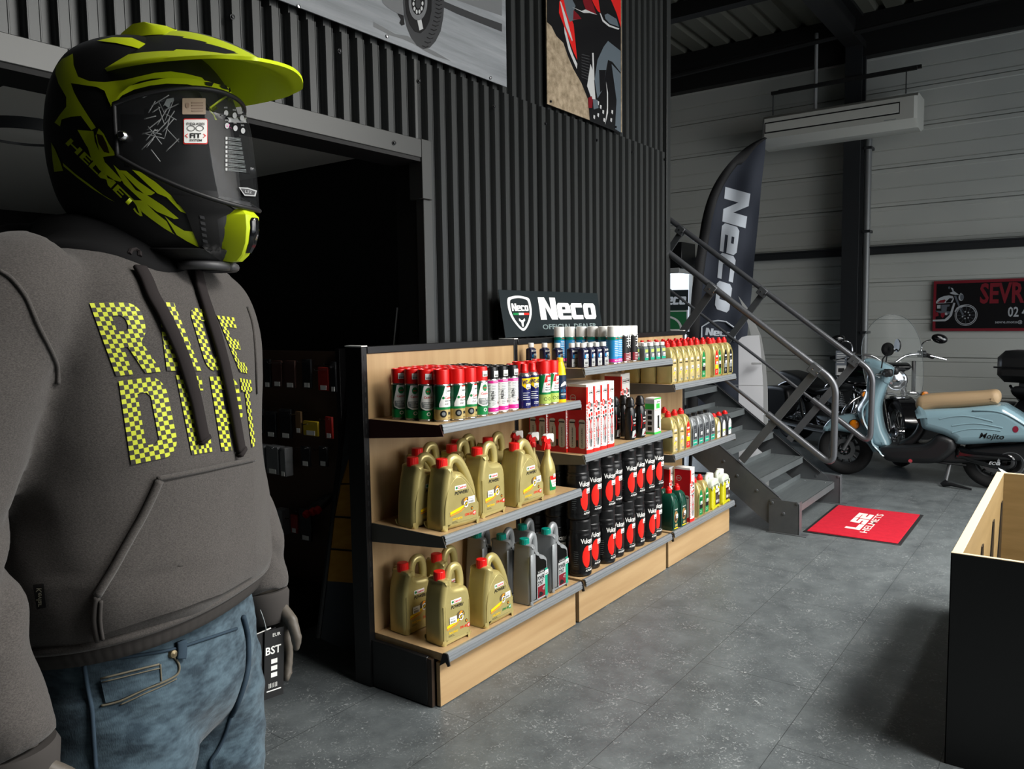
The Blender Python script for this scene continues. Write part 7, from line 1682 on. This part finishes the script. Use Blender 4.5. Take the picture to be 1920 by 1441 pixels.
keep = [i for i, f in enumerate(sh.f) if not eye(sum((sh.v[k] for k in f), Vector())/len(f))]
sh.f = [sh.f[i] for i in keep]; sh.m = [sh.m[i] for i in keep]; shell = sh.build('shell', hel, 60)
ln = MB(); ln.rings([hring(z*.93, a*.90, b*.93 if b < 0 else b, c*.90, 80) for z, a, b, c in LV], M_line, True, (True, False)); ln.build('lining', hel, 60)
# clear visor over the eye port
vz = [(-.098+.136*k/22) for k in range(23)]
def at(z):
    for i in range(len(LV)-1):
        if LV[i+1][0] <= z <= LV[i][0]:
            t_ = (LV[i][0]-z)/max(1e-6, LV[i][0]-LV[i+1][0]); return [LV[i][j]+(LV[i+1][j]-LV[i][j])*t_ for j in (1, 2, 3)]
    return LV[-1][1:]
M_vis = mat('smoke_visor', (70, 72, 74), .04, 0, .7, alpha=.22, coat=.5)
vis = MB(); VR = []
for r_ in range(23):
    n = 60; row = []
    for i in range(n+1):
        q_ = -1+2*i/n; an = math.radians(76)*q_; zb_ = -.098+.055*abs(q_)**2.4; zt_v = .056-.034*abs(q_)**2.2; z = zb_+(zt_v-zb_)*r_/22
        a, b, c = at(z)
        row.append(Vector(((a+.011)*math.cos(an)**.92, (c+.010)*math.copysign(abs(math.sin(an))**.95, math.sin(an)), z)))
    VR.append(row)
vis.rings(VR, M_vis, False, (False, False)); BV = bvh(vis, HM); visor = vis.build('visor', hel, 180)
mb = MB(); edge = VR[0]+[r[-1] for r in VR]+list(reversed(VR[-1]))+[r[0] for r in reversed(VR)]
mb.tube(edge[::2], .0032, M_hk, 8, closed=True); mb.build('rim', visor, 60)
ZH_ = lambda x, y: (60+x/2.770, 20+y/2.770)
def zh(*L): return [ZH_(*p) for p in L]
def hp(B, off): return lambda x, y: (lambda r: HI @ (r[0]+r[1]*off))(hit(x, y, B, 1.14))
def decal(mb, loops, m, B=None, off=.0012, ml=9, mirror=False):
    i0 = len(mb.f); v0 = len(mb.v); mb.surf([zh(*l) for l in loops], m, hp(B or BF, off), ml); yflip(mb, i0)
    if mirror:
        vs = [Vector((v.x, -v.y, v.z)) for v in mb.v[v0:]]; fs = [tuple(reversed([k-v0 for k in f])) for f in mb.f[i0:]]; mb.add(vs, fs, m)
# --- graphics of the side
g = MB()
decal(g, [[(128, 292), (160, 255), (216, 226), (220, 285), (243, 345), (206, 378), (222, 425), (245, 468), (290, 540), (335, 608), (312, 622), (258, 548), (205, 552), (158, 566), (150, 602), (122, 582), (150, 540), (182, 500), (182, 450), (142, 380), (126, 330)]], M_hy)
decal(g, [[(243, 345), (300, 368), (380, 373), (480, 362), (560, 343), (640, 325), (720, 318), (800, 330), (880, 350), (900, 372), (800, 360), (700, 352), (620, 356), (560, 370), (520, 388), (470, 440), (420, 508), (400, 470), (380, 418), (340, 398), (270, 388), (206, 378)]], M_hy)
decal(g, [[(340, 160), (420, 142), (520, 145), (620, 190), (665, 222), (600, 214), (520, 190), (440, 172)]], M_hy)
decal(g, [[(240, 620), (322, 626), (330, 680), (352, 730), (436, 742), (430, 752), (372, 760), (392, 820), (340, 778), (285, 700)]], M_hy)
decal(g, [[(375, 640), (400, 690), (438, 748), (352, 730), (334, 650), (350, 612)]], M_hy)
decal(g, [[(340, 640), (372, 650), (392, 690), (408, 742), (380, 736), (350, 690)]], mat('helmet_brown_vent', (62, 44, 18), .4), off=.0022)
decal(g, [[(286, 690), (335, 740), (400, 806), (470, 880), (462, 888), (430, 880), (352, 826), (312, 770)]], M_hy)
decal(g, [[(458, 828), (492, 832), (560, 890), (640, 945), (620, 958), (590, 956), (540, 912)]], M_hy)
decal(g, [[(522, 826), (562, 836), (640, 888), (692, 932), (722, 958), (752, 1000), (785, 1022), (800, 1052), (770, 1040), (700, 968), (652, 948), (600, 900)]], M_hy)
decal(g, [[(425, 800), (470, 840), (540, 930), (600, 958), (680, 1010), (762, 1078), (738, 1080), (650, 1042), (560, 975), (480, 900)]], M_hy)
decal(g, [[(524, 982), (580, 985), (640, 1045), (700, 1092), (730, 1150), (742, 1160), (690, 1130), (620, 1080), (556, 1030)]], M_hy)
decal(g, [[(690, 1065), (740, 1110), (790, 1140), (835, 1146), (870, 1228), (800, 1192), (752, 1162), (720, 1110)]], M_hy)
decal(g, [[(164, 790), (230, 848), (300, 900), (370, 955), (432, 992), (400, 976), (310, 920), (240, 868), (168, 808)]], M_hy)
decal(g, [[(104, 684), (124, 720), (150, 782), (166, 832), (120, 836), (112, 780)]], M_hy)
f = lambda x, y: hp(BF, .0018)(*ZH_(388+x*.715-y*.70, 868+x*.70+y*.715))
i0 = len(g.f); v0 = len(g.v); g.text('HELMETS', -40, M_hy, f, 0, 0, .03, width=545)
def mirrored(mb, name, parent, lab=None):
    q = MB(); q.v = [Vector((v.x, -v.y, v.z)) for v in mb.v]; q.f = [tuple(reversed(f_)) for f_ in mb.f]; q.m = list(mb.m); q.mats = list(mb.mats); return q.build(name, parent, 180, lab)
g.build('side_graphics', shell, 180, 'fluorescent yellow graphics'); mirrored(g, 'side_graphics', shell, 'fluorescent yellow graphics')
# brow band above the visor
mb = MB(); decal(mb, [[(418, 510), (470, 440), (515, 402), (600, 380), (700, 362), (800, 364), (900, 378), (1000, 408), (1060, 438), (1112, 496), (1095, 500), (1050, 468), (980, 438), (900, 414), (800, 395), (700, 391), (620, 400), (540, 420), (480, 450)]], M_hy, off=.006, ml=8); mb.build('brow_band', hel, 180, 'fluorescent yellow band')
mb = MB()
for l in ([(885, 385), (925, 388), (915, 408), (888, 400)], [(955, 400), (985, 402), (1000, 425), (965, 415)], [(1005, 410), (1040, 420), (1050, 440), (1010, 430)]): mb = MB(); decal(mb, [l], M_hk, off=.0075); mb.build('brow_vent', hel, 180)
# chin: vent block, yellow nose, grey lip
mb = MB(); decal(mb, [[(722, 955), (860, 962), (1000, 985), (1142, 1000), (1150, 1045), (1040, 1046), (960, 1082), (985, 1300), (900, 1240), (872, 1228), (835, 1146), (800, 1050), (760, 1000)]], M_line, off=.0022); mb.build('chin_vent', hel, 180)
mb = MB(); decal(mb, [[(1000, 1000), (1060, 985), (1140, 1000), (1150, 1040), (1060, 1040)]], M_hg, off=.0035); mb.build('chin_plate', hel, 180)
NZL = ((-.100, .032, .122, .015, .152), (-.108, .037, .123, .018, .159), (-.126, .034, .124, .017, .159), (-.146, .026, .123, .013, .154), (-.162, .017, .121, .009, .145), (-.170, .012, .120, .007, .136))
R = [[Vector(p) for p in ((xo-.02, -ho, z), (xo, -ho, z), (xi, -hi, z), (xi+.002, -hi*.72, z), (xi+.002, hi*.72, z), (xi, hi, z), (xo, ho, z), (xo-.02, ho, z))] for z, ho, xo, hi, xi in NZL]
mb = MB(); mb.rings(list(reversed(R)), M_hy); ny = mb.build('chin_nose', hel, 25, 'fluorescent yellow nose piece')
q = [(.0, .0)]
mb = MB(); R = [[Vector((xi+.0028+dx, sy*hi*.62*k, z)) for sy, dx in ((-1, 0), (-.55, .004), (.55, .004), (1, 0))] for z, ho, xo, hi, xi, k in ((-.111, 0, 0, .0178, .1588, .6), (-.116, 0, 0, .0178, .1590, 1), (-.130, 0, 0, .0165, .1582, 1), (-.148, 0, 0, .0128, .1536, 1), (-.159, 0, 0, .0100, .1468, .8))]
mb.rings(list(reversed(R)), M_gblk, False, (False, False)); mb.build('vent_slot', ny, 40)
for k in range(6):
    mb = MB(); decal(mb, [[(868+k*4, 1060+k*30), (892+k*4, 1066+k*30), (896+k*4, 1082+k*30), (872+k*4, 1076+k*30)]], M_hg, off=.0032); mb.build('vent_rib', hel, 180)
mb = MB(); P = [Vector(p) for p in hring(*LV[-4][:1], *LV[-4][1:], n=60)]; P = [p+Vector((.001, 0, -.006)) for p in P if p.x > .02]; P.sort(key=lambda p: math.atan2(p.y, p.x-.05)); mb.tube(P, .0062, M_hg, 10); mb.build('lower_lip', hel, 180)
# peak
pk_n, pk_m = 44, 48
def peak(u, v, d=0.0):
    x = -.034+.264*u; W_ = .086+.020*math.sin(min(1, u*1.1)*PI)-.022*max(0, (u-.80)/.20)**2
    edge = .070+.012*u; ridge = .140+.100*u*(1-u)-.072*u**1.6
    ridge = max(ridge, edge+.004); ax = abs(v)
    return Vector((x-.020*(ax**2)*u, v*W_, edge+(ridge-edge)*(1-ax**1.5)-d))
mb = MB(); U = []
for i in range(pk_n+1):
    u = i/pk_n; top = [peak(u, -1+2*j/pk_m) for j in range(pk_m+1)]; bot = [peak(u, 1-2*j/pk_m, .0045) for j in range(pk_m+1)]; U.append(top+bot)
mb.rings(U, M_hy); ki = mb.mi(M_hk); gi = mb.mi(M_hg); n2 = 2*(pk_m+1)
for i in range(pk_n):
    u = (i+.5)/pk_n
    for j in range(pk_m):
        ax = abs(-1+2*(j+.5)/pk_m)
        if ax < .17 and u > .12: mb.m[i*n2+j] = gi
        elif .42+.3*max(0, u-.45) < ax < .82-.10*max(0, u-.5) and .02 < u < .82: mb.m[i*n2+j] = ki
peako = mb.build('peak', hel, 50, 'fluorescent yellow peak with black side panels')
for s in (-1, 1):
    mb = MB(); R = [[peak(u, s*v, d)+Vector((0, 0, z)) for v, d, z in ((.14, 0, .001), (.14, 0, .010*math.sin(PI*min(1, (u-.05)/.33))), (.36, 0, .018*math.sin(PI*min(1, (u-.05)/.33))), (.42, 0, .001))] for u in (.05, .11, .18, .25, .32, .38)]
    mb.rings(R, M_hy); mb.build('peak_scoop', peako, 40)
mb = MB(); mb.rings([[Vector((x, y*w_, z+dz)) for y, dz in ((-1, -.012), (-.8, 0), (.8, 0), (1, -.012))] for x, z, w_ in ((-.095, .110, .026), (-.075, .124, .032), (-.05, .136, .034), (-.02, .143, .030))], M_hk); mb.build('top_vent', hel, 40)
# pivot screw of the visor
for s in (-1, 1):
    mb = MB(); p, n_ = hit(*ZH_(494, 662), BF, 1.0); p = HI @ p; n_ = (HI.to_3x3() @ n_); p.y *= -s if 0 else (1 if s < 0 else -1); n_.y *= (1 if s < 0 else -1)
    mb.lathe([(0, .018), (.004, .018), (.006, .016), (.0075, .010), (.0075, .0)], M_chrome, 16, Matrix.Translation(p) @ n_.to_track_quat('Z', 'Y').to_matrix().to_4x4(), cap=(False, False)); mb.build('pivot_screw', hel)
# stickers and film print on the visor
def vt(mb, s, h, m, cx, cy, off, rot=0.0, width=None, bold=.015):
    i0 = len(mb.f); mb.text(s, h, m, lambda x, y: hp(BV, off)(*ZH_(cx+x, cy-y)), 0, 0, bold, width=width, rot=rot)
mb = MB(); d = lambda l, m, off=.0012: decal(mb, [l], m, BV, off, 9, False)
d(rrect(785, 910, 562, 694, 8), M_redl); d(rrect(789, 906, 567, 689, 7), M_paper, .0018); vt(mb, 'EYEGLASSES', 13, M_ink, 847, 590, .0024, 0, 92); vt(mb, 'FIT', 26, M_ink, 847, 651, .0024, 0, 56, .03); vt(mb, 'SYSTEM', 12, M_ink, 848, 675, .0024, 0, 62)
for cx in (824, 868): decal(mb, [ell(cx, 613, 21, 15, 20), ell(cx, 613, 18, 12, 20)], M_ink, BV, .0024, 9, False)
d([(793, 651), (806, 640), (808, 643), (799, 651), (808, 660), (806, 663)], M_redl, .0024); d([(901, 651), (888, 640), (886, 643), (895, 651), (886, 660), (888, 663)], M_redl, .0024)
mb.build('fit_sticker', visor, 180)
mb = MB(); d(rrect(780, 900, 456, 540, 4), mat('beige_sticker', (176, 154, 132), .5)); d(ell(806, 494, 10, 14, 12), mat('beige_sticker_mark', (150, 126, 106), .5), .0018); [d(rect(828, 886, 478+k*14, 484+k*14), MATS['beige_sticker_mark'], .0018) for k in range(4)]; mb.build('beige_sticker', visor, 180)
mb = MB()
for cx, cy, lb in ((1005, 533, 'XXS'), (1049, 545, 'XS'), (1087, 558, 'S'), (1118, 570, 'M'), (1010, 598, 'XL'), (1053, 611, 'XXL'), (1092, 624, '3XL')): d(ell(cx, cy, 11, 15, 16), M_pale); vt(mb, lb, 8, M_pale, cx-3, cy-28, .0014, 0, 18)
for k in range(8):
    y = 662+k*23; d(rect(1002, 1012, y-6, y+8), M_pale); [d([(1016, y-5+j*6), (1080+k*4, y+2+j*6), (1080+k*4, y+4+j*6), (1016, y-3+j*6)], M_lgrey) for j in range(3)]
d([(1135, 590), (1148, 600), (1148, 612), (1133, 608)], M_mag); mb.build('size_print', visor, 180)
mb = MB(); random.seed(3)
for k in range(26):
    a = (random.uniform(560, 700), random.uniform(440, 760)); an = random.uniform(.2, 1.4)*random.choice((1, -1)); l_ = random.uniform(50, 120); b = (min(765, a[0]+l_*math.cos(an)), min(780, max(430, a[1]+l_*math.sin(an)))); pxt = [HI @ (lambda r: r[0]-r[1]*.004)(hit(*ZH_(a[0]+(b[0]-a[0])*t_, a[1]+(b[1]-a[1])*t_), BV, 1.0)) for t_ in (0, .25, .5, .75, 1)]; mb.tube(pxt, .0007, M_pale, 4)
d([(680, 500), (700, 460), (735, 454), (738, 470), (720, 480), (712, 510), (690, 492)], M_lgrey); mb.build('cracked_ice_print', visor, 180)
mb = MB(); d([(1065, 918), (1110, 920), (1158, 935), (1150, 965), (1095, 962)], M_pale, .003); d([(1074, 924), (1110, 927), (1148, 940), (1142, 958), (1098, 955)], M_hg, .0036); vt(mb, 'LS2', 14, M_pale, 1110, 942, .0042, -.15, 34); mb.build('visor_tab', visor, 180)
